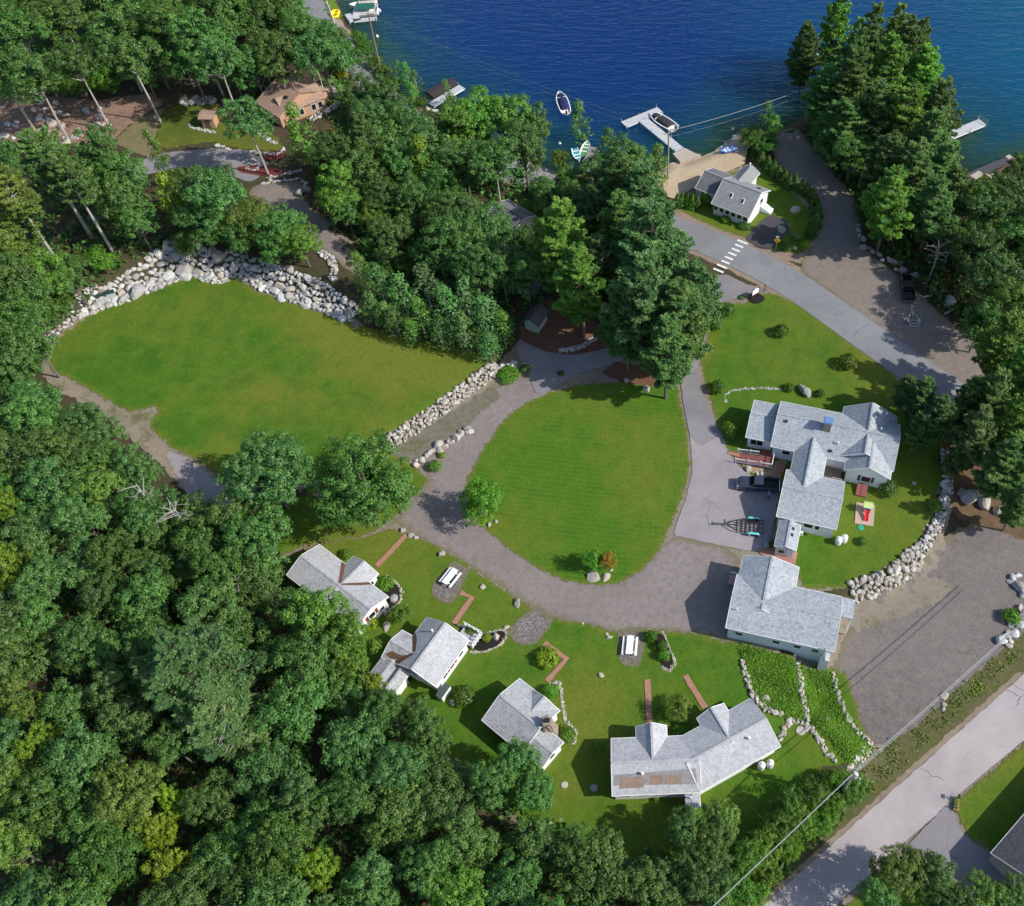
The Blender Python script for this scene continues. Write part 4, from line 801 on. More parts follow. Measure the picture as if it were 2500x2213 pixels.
KN = {'r': ('pine_tree', 'tree', 'bare stemmed pine'), 'o': ('broadleaf_tree', 'tree', 'broadleaf tree'), 'O': ('broadleaf_tree', 'tree', 'wide broadleaf tree'), 'P': ('pine_tree', 'tree', 'wide feathery pine'), 'p': ('pine_tree', 'tree', 'tufted pine'), 'q': ('pine_tree', 'tree', 'slim tall pine'), 'b': ('birch_tree', 'tree', 'slender young birch'), 'n': ('narrow_tree', 'tree', 'narrow upright tree'),
      'd': ('small_tree', 'tree', 'small rounded tree'), 's': ('shrub', 'shrub', 'rounded shrub'), 'c': ('arborvitae', 'shrub', 'pointed arborvitae'), 'h': ('broadleaf_tree', 'tree', 'bare stemmed broadleaf tree')}
HC = {'r': .8, 'O': .6, 'P': .6, 'o': .64, 'p': .62, 'q': .6, 'b': .55, 'n': .55, 'd': .58, 's': .45, 'c': .45, 'h': .78}
TREES = []
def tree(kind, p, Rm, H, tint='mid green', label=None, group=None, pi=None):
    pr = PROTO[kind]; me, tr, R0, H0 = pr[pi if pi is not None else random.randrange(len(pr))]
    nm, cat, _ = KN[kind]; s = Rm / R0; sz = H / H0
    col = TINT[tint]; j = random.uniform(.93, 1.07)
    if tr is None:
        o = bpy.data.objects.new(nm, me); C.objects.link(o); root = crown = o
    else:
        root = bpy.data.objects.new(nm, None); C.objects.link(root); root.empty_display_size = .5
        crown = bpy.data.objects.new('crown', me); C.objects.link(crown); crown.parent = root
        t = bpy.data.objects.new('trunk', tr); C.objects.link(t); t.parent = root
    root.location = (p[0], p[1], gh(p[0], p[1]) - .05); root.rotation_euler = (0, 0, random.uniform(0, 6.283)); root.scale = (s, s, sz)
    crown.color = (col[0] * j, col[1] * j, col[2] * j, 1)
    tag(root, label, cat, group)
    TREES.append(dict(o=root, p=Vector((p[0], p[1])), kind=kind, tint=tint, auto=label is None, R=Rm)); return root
def T(kind, x, y, rpx, H, tint='mid green', label=None, group=None, pi=None):
    """tree whose crown is centred at (x, y) in the photograph"""
    p = at(x, y, HC[kind] * H); return tree(kind, p, rpx * mpp(x, y, p.z + HC[kind] * H), H, tint, label, group, pi)
mg, dg, bl, br, yg, ol, sg, de, gg = 'mid green', 'dark green', 'bluish green', 'bright green', 'yellow green', 'olive green', 'soft green', 'deep green', 'grey green'
GU, GC, GL, GP, GR, GB = 'trees in the woods above the lawn', 'trees between the lawn and the lake road', 'trees in the lower left woods', 'trees on the lake point', 'trees along the right edge', 'birches along the lawn edge'
def many(rows, group):
    for r in rows: T(r[0], r[1], r[2], r[3], r[4], r[5], None, group)
# woods above the lawn
many([('h',40,60,62,17,mg),('h',120,40,60,17,sg),('h',62,150,58,17,mg),('h',150,125,52,17,dg),('h',220,50,60,17,mg),('h',330,40,56,17,de),('h',392,58,62,17,mg),('h',430,115,52,17,bl),('o',470,45,60,15,mg),('o',535,40,52,15,de),('o',548,112,56,14,mg),('o',600,75,52,14,mg),('o',640,110,54,14,bl),('o',505,135,44,12,mg),('h',-10,130,60,17,dg),('d',20,165,40,6,dg),
      ('d',205,150,40,6,br),('d',110,165,36,6,mg),('d',160,170,34,6,br),('o',285,140,40,9,mg),('o',300,95,50,13,de),('o',380,130,44,12,dg),('o',465,145,38,9,dg),('o',0,10,60,16,mg),('o',80,-10,60,16,mg),('o',180,-5,60,16,dg),('o',270,0,60,16,mg),('o',560,10,50,14,mg),('o',440,0,60,15,dg),('o',350,-15,60,15,sg),('o',500,-10,56,15,mg),('o',690,112,36,8,de),('o',655,70,40,10,mg),
      ('r',84,312,60,20,sg),('r',135,352,50,19,mg),('r',20,380,52,19,ol),('o',190,315,58,15,dg),('o',245,360,56,14,mg),('n',315,312,22,11,br),('o',380,375,40,11,mg),('o',445,375,36,10,bl),('o',240,405,46,13,mg),('o',270,440,40,10,mg),('n',345,400,30,11,yg),('o',430,400,58,14,bl),('o',400,450,48,10,dg),('o',560,455,46,9,mg),('o',505,440,44,9,ol),('o',600,485,40,8,br),('o',475,470,38,8,dg),('o',545,495,34,7,mg),
      ('o',25,480,50,12,ol),('o',35,560,56,13,mg),('o',95,540,52,12,br),('o',140,555,40,10,mg),('d',200,520,28,5,br),('o',35,640,56,13,de),('o',70,690,46,11,mg),('o',20,735,56,13,dg),('o',60,610,50,12,mg),('d',120,610,30,5,mg),('o',-10,560,56,13,dg),('o',-5,680,60,13,mg),('o',-10,330,50,14,dg),('d',370,492,22,4,br),('d',95,640,26,5,dg)], GU)
T('h', 258, 112, 56, 17, mg, 'tall broadleaf tree with a long bare pale trunk rising from the needle covered slope', GU, 0)
T('h', 490, 232, 50, 15, bl, 'round crowned tree on a bare pale trunk beside the tan shed', GU, 1)
T('n', 600, 270, 36, 13, br, 'light green narrow tree in front of the tan house', GU)
T('d', 680, 148, 13, 2.6, 'golden', 'small golden yellow tree beside the lake road')
many([('o',668,292,32,9,mg),('o',718,192,46,10,dg),('o',745,240,50,13,bl),('o',760,200,46,12,dg),('p',735,300,46,16,mg),('o',690,330,46,13,mg),('o',665,375,46,13,br),('o',655,325,36,11,dg),('o',720,350,52,14,mg),('o',770,300,50,14,sg),('o',800,250,50,13,dg),('n',848,340,38,14,'lime green'),('o',810,330,46,13,mg),('o',850,280,52,14,bl),('o',905,255,54,14,br),('o',955,235,54,14,br),('o',1010,240,54,14,br),('o',1045,295,48,14,bl),('o',925,325,54,14,mg),('h',985,320,52,16,mg),('o',890,380,44,12,dg),('o',1060,250,40,12,mg),
      ('o',780,475,44,11,mg),('o',770,400,42,11,dg),('o',830,400,46,12,mg),('o',745,430,36,9,br),('o',690,420,34,9,mg),('o',905,430,54,13,mg),('o',875,495,54,13,dg),('o',935,500,56,13,mg),('o',965,455,50,12,bl),('o',960,540,52,13,dg),('o',1000,530,50,12,mg),('o',985,462,38,10,mg),('o',1040,480,26,8,dg),('o',1050,550,40,12,dg),('p',1195,545,50,17,dg),('p',1235,385,58,18,dg),('p',1285,410,66,19,bl),('p',1240,460,60,18,de),('o',1185,420,44,11,dg),('o',1150,400,40,9,dg),('o',1250,330,52,13,mg),('n',1312,335,28,10,ol),('n',1215,300,26,10,mg),('o',1200,345,44,11,dg),('o',1100,395,38,8,mg),('o',1140,360,34,8,de),('p',1390,590,52,17,bl),('p',1330,700,56,17,mg),('d',1175,475,34,5,dg),('d',820,530,30,6,dg),('d',770,540,26,5,dg),('p',1250,640,60,17,dg)], GC)
T('p', 1125, 490, 74, 20, br, 'big bright yellowish pine above the pale green shed', GC, 0)
T('p', 1158, 566, 60, 18, br, 'bright spreading pine directly over the pale green shed roof', GC, 1)
T('p', 1300, 500, 84, 24, bl, 'tallest bluish pine of the clump beside the crosswalk', GC, 2)
T('p', 1290, 610, 86, 22, bl, 'big bluish pine over the curve of the entrance drive', GC, 0)
T('p', 1355, 645, 72, 19, sg, 'soft green pine overhanging the house lawn edge', GC, 1)
T('n', 1157, 250, 26, 11, mg, 'lone narrow tree standing at the water near the blue covered boat')
T('d', 1121, 320, 22, 4.5, ol, 'small olive shrub like tree on the shore left of the narrow dock')
for i, (x, y, r, h, tn) in enumerate([(718,540,26,8,br),(758,570,32,9,mg),(742,615,26,7,mg),(803,588,32,9,sg),(790,640,28,6,mg),(850,575,36,10,gg),(838,630,30,8,br),(890,615,36,10,mg),(932,600,38,10,gg),(925,660,32,8,sg),(970,635,38,10,gg),(1003,655,28,8,br),(975,690,26,6,mg),(880,665,26,6,mg),(820,660,22,5,br),(770,630,24,6,ol)]): T('b', x, y, r, h, tn, None, GB)
# lake shore
many([('b',795,145,13,6,mg),('b',812,150,14,6,br),('b',830,165,16,6,mg),('b',822,185,15,5,br),('b',893,190,14,7,ol),('d',730,95,20,3,de),('d',745,125,20,3,mg),('d',715,75,18,3,de),('d',765,145,18,3,ol),('d',785,165,18,3,mg),('d',840,205,14,2.5,mg)], 'trees on the lake bank')
# point in the lake
many([('p',1606,108,38,17,mg),('q',1668,55,34,21,br),('p',1738,85,40,19,sg),('p',1805,110,46,18,mg),('p',1645,185,42,14,mg),('p',1700,165,50,18,sg),('p',1768,150,52,19,br),('p',1838,160,52,17,br),('p',1872,225,52,16,mg),('p',1662,250,42,12,mg),('p',1690,250,50,13,sg),('p',1745,225,54,16,mg),('p',1808,235,56,17,br),('p',1855,285,54,16,mg),('p',1882,345,50,15,sg),('o',1700,310,44,9,de),('p',1770,335,58,16,mg),('p',1822,355,60,17,sg),('p',1775,405,56,17,br),('p',1862,415,56,15,mg),('o',1665,290,40,8,de),('d',1638,272,24,4,dg),('q',1785,80,34,18,ol),('o',1760,295,44,9,mg),('p',1900,385,40,13,mg),('q',1705,110,32,18,mg),('p',1832,105,36,17,sg),('o',1720,215,46,10,mg),('o',1790,290,46,10,mg)], GP)
many([('n',1530,232,20,7,mg),('n',1545,255,20,6,br),('d',1505,280,26,3.5,mg),('d',1530,290,26,3.5,de),('d',1490,268,16,2.6,gg)], 'trees beside the boat ramp')
# right edge
many([('o',1965,420,56,13,dg),('o',2015,400,56,13,dg),('o',2040,480,56,13,de),('o',1950,500,50,12,dg),('o',1990,560,56,13,dg),('o',2030,610,52,13,ol),('o',1960,640,40,11,de),('p',2000,690,50,16,br),('p',2040,745,50,16,br),('p',1978,800,50,15,sg),('p',2025,850,50,16,br),('p',1840,795,40,10,dg),('p',1808,780,28,8,mg),('p',1872,835,42,11,dg),('p',1838,855,34,9,dg),('q',1945,870,44,15,gg),('q',2000,930,44,14,mg),('p',2040,920,46,14,sg),('q',1935,800,34,13,mg),('d',1985,960,26,4,br),('d',1900,930,24,3.5,dg),('o',2040,350,40,10,dg),('o',1900,480,30,9,dg),('p',2035,1000,40,12,mg),('p',2080,800,60,16,mg),('o',2080,560,60,13,dg),('o',2085,460,60,13,dg)], GR)
many([('o',1790,1745,52,9,ol),('o',1850,1745,50,8,mg),('o',1760,1800,46,9,mg),('o',1965,1790,44,7,ol),('o',2020,1795,44,7,mg),('o',1900,1810,44,7,dg)], 'trees at the lower right corner')
many([('d',1695,1575,34,4.5,mg),('d',1655,1600,34,4,br),('d',1625,1585,36,5,mg),('d',1575,1605,34,5,sg),('d',1600,1640,36,4.5,ol),('d',1555,1650,38,5,mg),('d',1640,1640,32,3.5,br),('d',1520,1690,38,5,ol),('d',1570,1690,32,4,br),('d',1480,1720,40,6,mg),('d',1530,1740,32,4,ol),('d',1470,1780,40,6,mg),('d',1510,1780,30,4,br),('d',1670,1560,28,4,br),('o',1420,1680,44,8,sg),('o',1440,1640,40,7,ol),('o',1370,1660,42,8,mg)], 'bushes along the lower road')
# round trees by the lawn, island trees
T('O', 538, 950, 86, 13, bl, 'big round bluish green tree at the lower corner of the lawn', None, 0)
T('O', 722, 965, 100, 13, de, 'big round dark green tree beside the gravel loop', None, 1)
T('d', 962, 1003, 46, 7, br, 'bright green tree at the left edge of the oval lawn', None, 0)
T('d', 1183, 1118, 24, 4, br, 'small green tree beside the rusty one on the oval lawn', None, 1)
T('d', 1213, 1120, 17, 4, 'rusty', 'small rusty brown tree on the oval lawn', None, 0)
T('d', 1355, 1415, 32, 3.2, ol, 'olive brown tree between the two brick paths at the bent cabin', None, 1)
T('d', 800, 1225, 26, 3.4, ol, 'brownish tree between the two upper cabins')
T('P', 392, 1345, 118, 19, bl, 'big feathery bluish pine in the middle of the lower left woods', GL, 0)
T('p', 440, 1430, 84, 15, gg, 'grey green feathery pine just below the big bluish pine', GL, 2)
for x, y, r, h, tn in ((520,1078,62,12,mg),(452,1045,54,11,sg),(640,1245,70,13,br),(690,1290,56,12,br),(585,1215,44,9,mg),(620,1320,62,12,mg),(1035,1520,46,9,mg),(985,1560,46,9,mg),(1065,1580,44,8,mg),(760,1420,50,11,dg),(850,1470,46,10,mg),(345,1490,44,11,mg),(830,1425,34,5,mg)): T('o', x, y, r, h, tn, None, GL)
for x, y, r, h, tn in ((315,1660,34,8,yg),(340,1740,46,9,yg),(635,1735,40,9,'lime green'),(85,1490,40,9,'lime green'),(25,1135,46,10,'lime green'),(20,1010,30,10,'lime green'),(350,1600,26,9,yg),(35,1400,40,11,ol),(20,1560,46,11,ol),(20,1690,44,11,ol),(745,1365,24,6,yg)): T('o', x, y, r, h, tn, None, GL)
T('d', 520, 1460, 24, 7, 'rusty', 'small tree with rusty leaves beside the feathery pines', GL)
# the rest of the lower left woods
WOODS = poly([(-60,830),(60,780),(110,782),(200,842),(290,905),(365,985),(440,1040),(560,1100),(590,1170),(660,1230),(690,1330),(760,1400),(840,1430),(900,1500),(1000,1560),(1080,1620),(1200,1660),(1340,1690),(1440,1730),(1460,1860),(1400,1990),(-60,1990)], 8.0)
lo, hi = WOODS.min(0), WOODS.max(0); cand = np.random.default_rng(5).uniform(lo, hi, (6000, 2)); cand = cand[sdist(cand, WOODS) > .5]
kept = [(t['p'].x, t['p'].y, t['R']) for t in TREES if t['o'].get('group') == GL or 'round' in t['o'].get('label', '')]
for c in cand:
    rr = random.uniform(2.7, 4.3)
    if all((c[0] - k[0]) ** 2 + (c[1] - k[1]) ** 2 > (.66 * (rr + k[2])) ** 2 for k in kept):
        kept.append((c[0], c[1], rr)); d = sdist(c, WOODS)[0]
        tree('o', c, rr, random.uniform(8.5, 12) if d > 4 else random.uniform(7, 9.5), random.choices([mg, dg, bl, sg, de, gg, br, ol], [5, 3, 4, 4, 2, 3, .6, .6])[0], None, GL)
# bare dead trees poking through the canopy
def deadtree(seed, H):
    g = random.Random(seed); mb = MB(); mb.tube([(0, 0, -.5), (.2, 0, H * .5), (.1, .3, H)], [.16, .11, .03], 7)
    for k in range(16):
        z = H * g.uniform(.5, .97); a = g.uniform(0, 6.28); L = g.uniform(1.0, 2.6); e = Vector((math.cos(a) * L, math.sin(a) * L, z + L * g.uniform(.1, .7))); s = Vector((.15, .15, z)); m_ = s.lerp(e, .55) + Vector((0, 0, .15)); mb.tube([s, m_, e], [.055, .035, .012], 5, cap=False)
        for q in range(3): f = m_.lerp(e, g.random()); mb.tube([f, f + Vector((g.uniform(-.6, .6), g.uniform(-.6, .6), g.uniform(.1, .6)))], [.02, .006], 4, cap=False)
    return mb.build('dead_tree', bark_w)
for x, y, h, lb in ((454, 1455, 12, 'bare dead tree with pale branches below the feathery pines'), (474, 1166, 9, 'bare dead branches in the gap above the feathery pine'), (285, 990, 12.5, 'bare pale branches poking through the canopy below the dirt track'), (345, 1018, 12, 'bare pale branches in the canopy left of the track end'), (1870, 505, 7, 'bare dead tree in the shade right of the gravel parking')):
    p = at(x, y, h * .8); o = deadtree(x, h); o.location = p; tag(o, lb, 'dead tree')
# shrubs
for x, y, r, h, tn, lb in ((1560,660,17,1.9,de,'dark round shrub in the middle of the house lawn'),(1692,722,22,2.2,ol,'feathery olive shrub near the road on the house lawn'),(1433,772,17,2.0,mg,'round shrub at the curve of the drive'),(1575,773,12,1.1,de,'low dark shrub left of the mossy boulder'),(1637,785,11,1.1,dg,'low dark shrub right of the mossy boulder'),(1458,857,20,2.2,br,'bright rounded shrub beside the left wing of the house'),(1775,975,22,2.0,bl,'bluish rounded shrub at the right corner of the house'),(1720,1080,11,1.0,de,'small shrub on grass right of the white tanks'),(1452,617,17,1.8,dg,'dark shrub at the shady end of the entrance drive'),(1428,640,24,2.2,mg,'wide shrub under the pine at the lawn edge'),
    (1092,1312,25,1.7,yg,'large yellow green shrub inside the corner of a brick path'),(1300,1330 - 60,13,1.5,de,'dark ball shrub at the top of the long mulch bed'),(1322,1290,13,1.5,mg,'middle ball shrub of the long mulch bed'),(1325,1308,14,1.4,br,'bright ball shrub at the lower end of the long mulch bed'),(971,1273,11,.9,'yellow green','small yellow shrub on the black mulch bed'),(738,1243,18,1.4,yg,'yellow green shrub at the gable of the upper cabin'),(768,1165,20,1.5,br,'bright shrub beside the entrance gable of the upper cabin'),(690,1105,13,1.0,br,'small bright shrub behind the upper cabin'),(1098,1380,18,1.4,br,'leafy shrub beside the chimney cabin entrance'),(1130,1465,20,1.5,br,'leafy shrub right of the stone chimney'),(940,1258,14,1.0,ol,'olive shrub beside the porch deck'),(868,930,15,1.3,br,'rounded green shrub at the end of the small boulder row'),(882,908,9,.7,'yellow green','small yellow shrub at the small boulder row'),(1015,748,26,1.2,br,'wide bright shrub at the upper end of the long stone wall'),(1048,735,12,1.1,mg,'small shrub at the top of the gravel loop'),(1357,1462,17,1.1,br,'bright shrub in the notch of the bent cabin'),(1195,1490,14,1.6,br,'shrub at the left end of the bent cabin'),(843,1395,16,1.6,mg,'shrub below the cabin with the porch'),(925,1390,26,1.8,mg,'leafy shrub against the slatted box cabin'),(1570,490,14,1.5,gg,'grey green shrub beside the yellow road sign'),(1606,490,11,1.6,yg,'yellow shrub on the corner island by the road'),(1449,437,12,1.0,br,'low shrub under the cottage front windows'),(1486,450,15,.9,de,'dark low hedge shrub under the cottage front windows'),(1410,395,13,2.4,br,'upright bright shrub at the corner of the cottage porch'),(1540,1085,8,.8,mg,'tiny shrub near the annex'),(1868,1010,16,1.5,br,'green shrub growing on the curved stone wall'),(1590,470,13,1.4,'silvery blue','silvery blue shrub beside the cottage drive'),(1503,255,8,1.2,'silvery blue','small silvery shrub beside the hedge at the water'),(2020,1230,20,1.6,br,'bright shrub on the stones at the right edge'),(1120,745,8,.6,mg,'tiny plant on the branch drive edge'),(1597,835,10,.8,mg,'low shrub behind the house wall'),(1525,835,16,1.4,dg,'dark shrub in the shade behind the left wing'),(1480,593,7,.5,ol,'small plant near the white sign')):
    T('s', x, y, r, h, tn, lb)
# hedge of arborvitae round the cottage
for i, (x, y, r, h) in enumerate([(1508,300,13,3.0),(1520,315,13,3.0),(1533,325,13,3.2),(1545,335,13,3.2),(1555,345,13,3.2),(1567,352,12,3.0),(1576,362,12,3.0),(1588,362,10,3.2),(1600,372,11,3.0),(1612,378,10,3.4),(1622,388,10,3.2),(1628,402,12,3.0),(1632,420,13,3.0),(1628,440,14,3.0),(1620,460,13,2.6)]): T('c', x, y, r, h, [dg, mg, de][i % 3], None, 'arborvitae hedge behind the cottage')
for i, (x, y, r, h) in enumerate([(1352,400,10,3.0),(1362,398,10,3.2),(1372,400,10,3.2),(1382,402,10,3.2),(1392,404,9,3.0)]): T('c', x, y, r, h, [mg, br][i % 2], None, 'arborvitae row left of the cottage')
# undergrowth: nobody could count it
def undergrowth(name, px, z, n, size, hmax, m, zone_exclude=None, label=None, tone=(.35, .2), clump=1.0):
    pl = poly(px, z); g = np.random.default_rng(len(px) * 7 + n); lo, hi = pl.min(0), pl.max(0); P = g.uniform(lo, hi, (int(n / 8), 2)); P = P[sdist(P, pl) > 0]
    P = np.repeat(P, 10, 0) + g.normal(size=(len(P) * 10, 2)) * clump * .45; zz = hts(P) + g.uniform(.05, hmax, len(P)) * g.uniform(.3, 1, len(P))
    me = quads_mesh(name, np.c_[P, zz], g.normal(size=(len(P), 3)) * .5 + np.array([0, 0, .9]), size * g.uniform(.6, 1.5, len(P)), g.normal(tone[0], tone[1], len(P)) + .3 * np.sin(P[:, 0] * .9 + np.sin(P[:, 1] * .7) * 2) * np.sin(P[:, 1] * .8), m)
    o = bpy.data.objects.new(name, me); C.objects.link(o); tag(o, label, 'undergrowth', None, 'stuff'); return o
ug = []
ug.append(undergrowth('undergrowth', [(-60,830),(60,790),(120,830),(210,900),(300,960),(370,1020),(560,1110),(590,1180),(660,1240),(690,1330),(760,1410),(840,1450),(900,1510),(1000,1580),(1200,1690),(1400,1720),(1400,1900),(-60,1900)], 0, 36000, .55, 2.2, leaf_o, None, 'leafy undergrowth between the trunks of the lower left woods'))
ug.append(undergrowth('undergrowth', [(-60,-100),(560,-60),(690,100),(690,220),(640,210),(560,230),(470,180),(330,170),(280,190),(60,180),(-60,180)], 3, 16000, .7, 2.4, leaf_o, None, 'leafy undergrowth below the tall trees at the top of the slope'))
ug.append(undergrowth('undergrowth', [(-40,300),(220,300),(300,400),(430,330),(480,380),(560,440),(640,510),(560,525),(420,500),(330,500),(230,545),(100,650),(60,740),(-40,760)], 3, 14000, .6, 1.8, leaf_o, None, 'leafy undergrowth behind the boulder bank'))
ug.append(undergrowth('undergrowth', [(690,230),(860,270),(1050,345),(1200,420),(1320,470),(1390,560),(1390,650),(1240,640),(1100,600),(1020,660),(960,710),(720,650),(760,560),(640,380)], 0, 26000, .6, 1.6, leaf_o, None, 'leafy undergrowth in the woods between the lawn and the lake road'))
ug.append(undergrowth('undergrowth', [(1600,260),(1640,225),(1780,215),(1880,260),(1910,350),(1940,420),(2060,400),(2060,800),(1960,700),(1850,580),(1720,470),(1700,390),(1640,310)], 0, 20000, .6, 1.6, leaf_o, None, 'leafy undergrowth below the trees on the lake point'))
ug.append(undergrowth('undergrowth', [(1710,1535),(1740,1560),(1600,1690),(1480,1809),(1400,1809),(1500,1680),(1600,1590)], 0, 9000, .45, 1.3, leaf_s, None, 'weeds and brush along the lower road'))
ug.append(undergrowth('undergrowth', [(690,55),(720,60),(800,150),(850,210),(930,250),(910,290),(840,240),(760,165),(700,100)], -.5, 6000, .45, .9, leaf_s, None, 'low brush on the lake bank'))
ug.append(undergrowth('roadside_weeds', [(1745,1500),(1830,1452),(1890,1398),(1960,1338),(2044,1265),(2060,1290),(1960,1380),(1850,1480),(1740,1580),(1705,1560)], -1.3, 9000, .22, .5, leaf_s, None, 'olive and brown weeds between the gravel lot and the lower road', (.4, .3), .6))
ug[-1].color = (1.9, 1.15, .9, 1); WEEDS = ug.pop()
gd = undergrowth('garden_planting', [(1475,1288),(1590,1322),(1668,1345),(1685,1400),(1742,1492),(1712,1522),(1690,1530),(1660,1480),(1620,1442),(1560,1432),(1520,1412),(1498,1370)], -.4, 80000, .15, .42, leaf_s, None, 'leafy ground cover on the terraced garden below the long garage', (.6, .25), .5)
for o in ug: o.color = (.95, .98, .9, 1)
gd.color = (1.5, 1.6, .7, 1)

# ------------------------------------------------------------------ stones
def rockmat(name, stops, bstr=.5):
    m, t, b = newmat(name); co = obco(t); g = nd(t, 'ShaderNodeNewGeometry'); f = noise(t, co, 2.6, 5, .65); f2 = noise(t, co, 14, 3, .6)
    c = ramp(t, g.outputs['Random Per Island'], stops); c = mix(t, ramp(t, f, [(.45, 0), (.75, .55)]), c, [x * .55 for x in stops[0][1]]); c = mix(t, ramp(t, f2, [(.35, .35), (.6, 0)]), c, [x * .5 for x in stops[0][1]])
    t.links.new(c, b.inputs['Base Color']); b.inputs['Roughness'].default_value = .9; b.inputs['Specular IOR Level'].default_value = .2; bump(t, b, f2, bstr, .05); MATS[name] = m; return m
granite = rockmat('pale_granite', [(0, (.28, .275, .275)), (.25, (.46, .45, .44)), (.6, (.58, .575, .56)), (.8, (.45, .395, .32)), (1, (.34, .34, .355))])
white_st = rockmat('whitish_stone', [(0, (.28, .26, .23)), (.35, (.44, .41, .37)), (.7, (.52, .49, .44)), (1, (.38, .33, .26))])
grey_st = rockmat('grey_stone', [(0, (.26, .26, .265)), (.5, (.36, .355, .35)), (1, (.30, .285, .27))])
def rock_area(name, px, n, s0, s1, m, label, cat, z=0, sink=.3, rnd=None, px_is_world=False):
    pl = np.array([tuple(at(x, y))[:2] for x, y in px]); g = np.random.default_rng(n); lo, hi = pl.min(0), pl.max(0); mb = MB(); kept = []; tries = 0
    while len(kept) < n and tries < n * 60:
        tries += 1; p = g.uniform(lo, hi); big = g.random() ** 2.2; s = s0 + (s1 - s0) * big
        if sdist(p, pl)[0] < 0: continue
        if any((p[0] - k[0]) ** 2 + (p[1] - k[1]) ** 2 < (.64 * (s + k[2])) ** 2 for k in kept): continue
        kept.append((p[0], p[1], s))
    for x, y, s in kept: mb.rock((x, y, gh(x, y) + s * .22), s * g.uniform(.85, 1.2), s * g.uniform(.75, 1.0), s * g.uniform(.55, .85), g.uniform(0, 6.28))
    o = mb.build(name, m); return tag(o, label, cat, None, 'stuff' if name in ('rock_scatter', 'stone_pile', 'stone_ring') else None)
def rock_path(name, px, wd, s0, s1, dens, m, label, cat, hgt=0.0, world=None):
    pts = resample([tuple(at(x, y))[:2] for x, y in px], .25) if world is None else world; mb = MB(); g = random.Random(len(px) * 31 + int(px[0][0]))
    n = int(len(pts) * .25 * wd * dens / (s0 + s1) * 2 / max(s0 + s1, .1)); kept = []
    for _ in range(n * 25):
        if len(kept) >= n: break
        i = g.randrange(len(pts)); a = pts[max(i - 1, 0)]; b = pts[min(i + 1, len(pts) - 1)]; d = Vector((b[0] - a[0], b[1] - a[1])).normalized(); o = g.uniform(-.5, .5) * wd
        x, y = pts[i][0] - d.y * o, pts[i][1] + d.x * o; s = s0 + (s1 - s0) * g.random() ** 1.8
        if any((x - k[0]) ** 2 + (y - k[1]) ** 2 < (.62 * (s + k[2])) ** 2 for k in kept): continue
        kept.append((x, y, s)); mb.rock((x, y, gh(x, y) + s * .25 + hgt * (1 - abs(o) / max(wd, .01) * 1.6)), s * g.uniform(.9, 1.25), s * g.uniform(.75, 1.0), s * g.uniform(.6, .85), g.uniform(0, 6.28))
    return tag(mb.build(name, m), label, cat)
rock_area('boulder_bank', [(172,608),(225,560),(262,540),(300,512),(340,484),(375,478),(400,492),(440,503),(462,498),(478,512),(470,545),(440,556),(420,562),(384,553),(345,566),(300,584),(245,606),(205,618)], 360, .40, 1.2, granite, 'bank of big pale boulders at the top left corner of the raised lawn', 'boulder bank')
rock_area('boulder_bank', [(478,508),(520,520),(560,530),(600,548),(640,560),(668,580),(714,610),(712,645),(660,632),(600,610),(545,590),(505,570),(476,552)], 280, .36, 1.0, granite, 'bank of boulders with plants between them right of the brown patch of stones', 'boulder bank')
rock_area('boulder_bank', [(80,662),(110,640),(150,620),(195,605),(205,618),(160,636),(125,660),(108,682),(90,680)], 60, .3, .9, granite, 'loose end of the boulder bank at the left corner of the lawn', 'boulder bank')
rock_area('stone_pile', [(150,590),(185,568),(205,575),(180,605),(160,610)], 40, .2, .5, granite, 'pile of small pale stones above the left end of the boulder bank', 'stone pile')
rock_area('stone_ring', [(402,560),(425,546),(470,545),(476,556),(440,568),(420,566)], 34, .2, .5, granite, 'small stones around the planting at the tip of the lawn', 'stones')
rock_path('stone_wall', [(992,733),(960,757),(905,797),(850,838),(800,872),(768,890)], 2.0, .2, .52, 1.2, white_st, 'long low wall of pale stones between the raised lawn and the gravel loop', 'stone wall', .35)
rock_path('stone_wall', [(978,738),(1000,735),(1030,728)], 1.3, .3, .6, 1.0, granite, 'short run of grey stones at the top end of the long pale wall', 'stone wall', .2)
rock_path('boulder_row', [(822,928),(845,915),(880,893),(910,873),(935,858)], 1.1, .3, .72, 1.0, white_st, 'short row of white boulders on the weedy strip of the gravel loop', 'boulder row', .15)
rock_path('stone_wall', [(1884,902),(1888,925),(1893,955),(1890,985),(1878,1015),(1874,1045),(1850,1080),(1832,1105)], 1.3, .22, .48, 1.2, granite, 'curved stone wall round the right side of the house lawn', 'stone wall', .35)
rock_path('stone_wall', [(1832,1105),(1805,1135),(1770,1155),(1735,1170),(1700,1182)], 2.6, .24, .62, 1.2, white_st, 'broad boulder wall holding the lawn above the gravel lot', 'stone wall', .3)
rock_path('stone_wall', [(2044,1205),(2035,1235),(2020,1265),(2002,1290)], 1.6, .35, .9, 1.0, granite, 'boulders beside the overhead cable at the right edge of the lot', 'stone wall', .2)
rock_path('stone_wall', [(2018,1148),(2024,1165),(2035,1180),(2050,1192)], 1.2, .35, .8, 1.0, granite, 'row of boulders under the bright shrub at the right edge', 'stone wall', .1)
rock_path('stone_edging', [(1481,1320),(1490,1352),(1497,1375),(1512,1402),(1535,1420),(1560,1425)], .5, .16, .34, 1.3, white_st, 'white stone edging on the left side of the terraced garden', 'stone edging', .28)
rock_path('stone_edging', [(1592,1322),(1596,1350),(1600,1385),(1606,1415),(1612,1440)], .55, .16, .34, 1.3, white_st, 'white stone edging down the middle of the terraced garden', 'stone edging', .28)
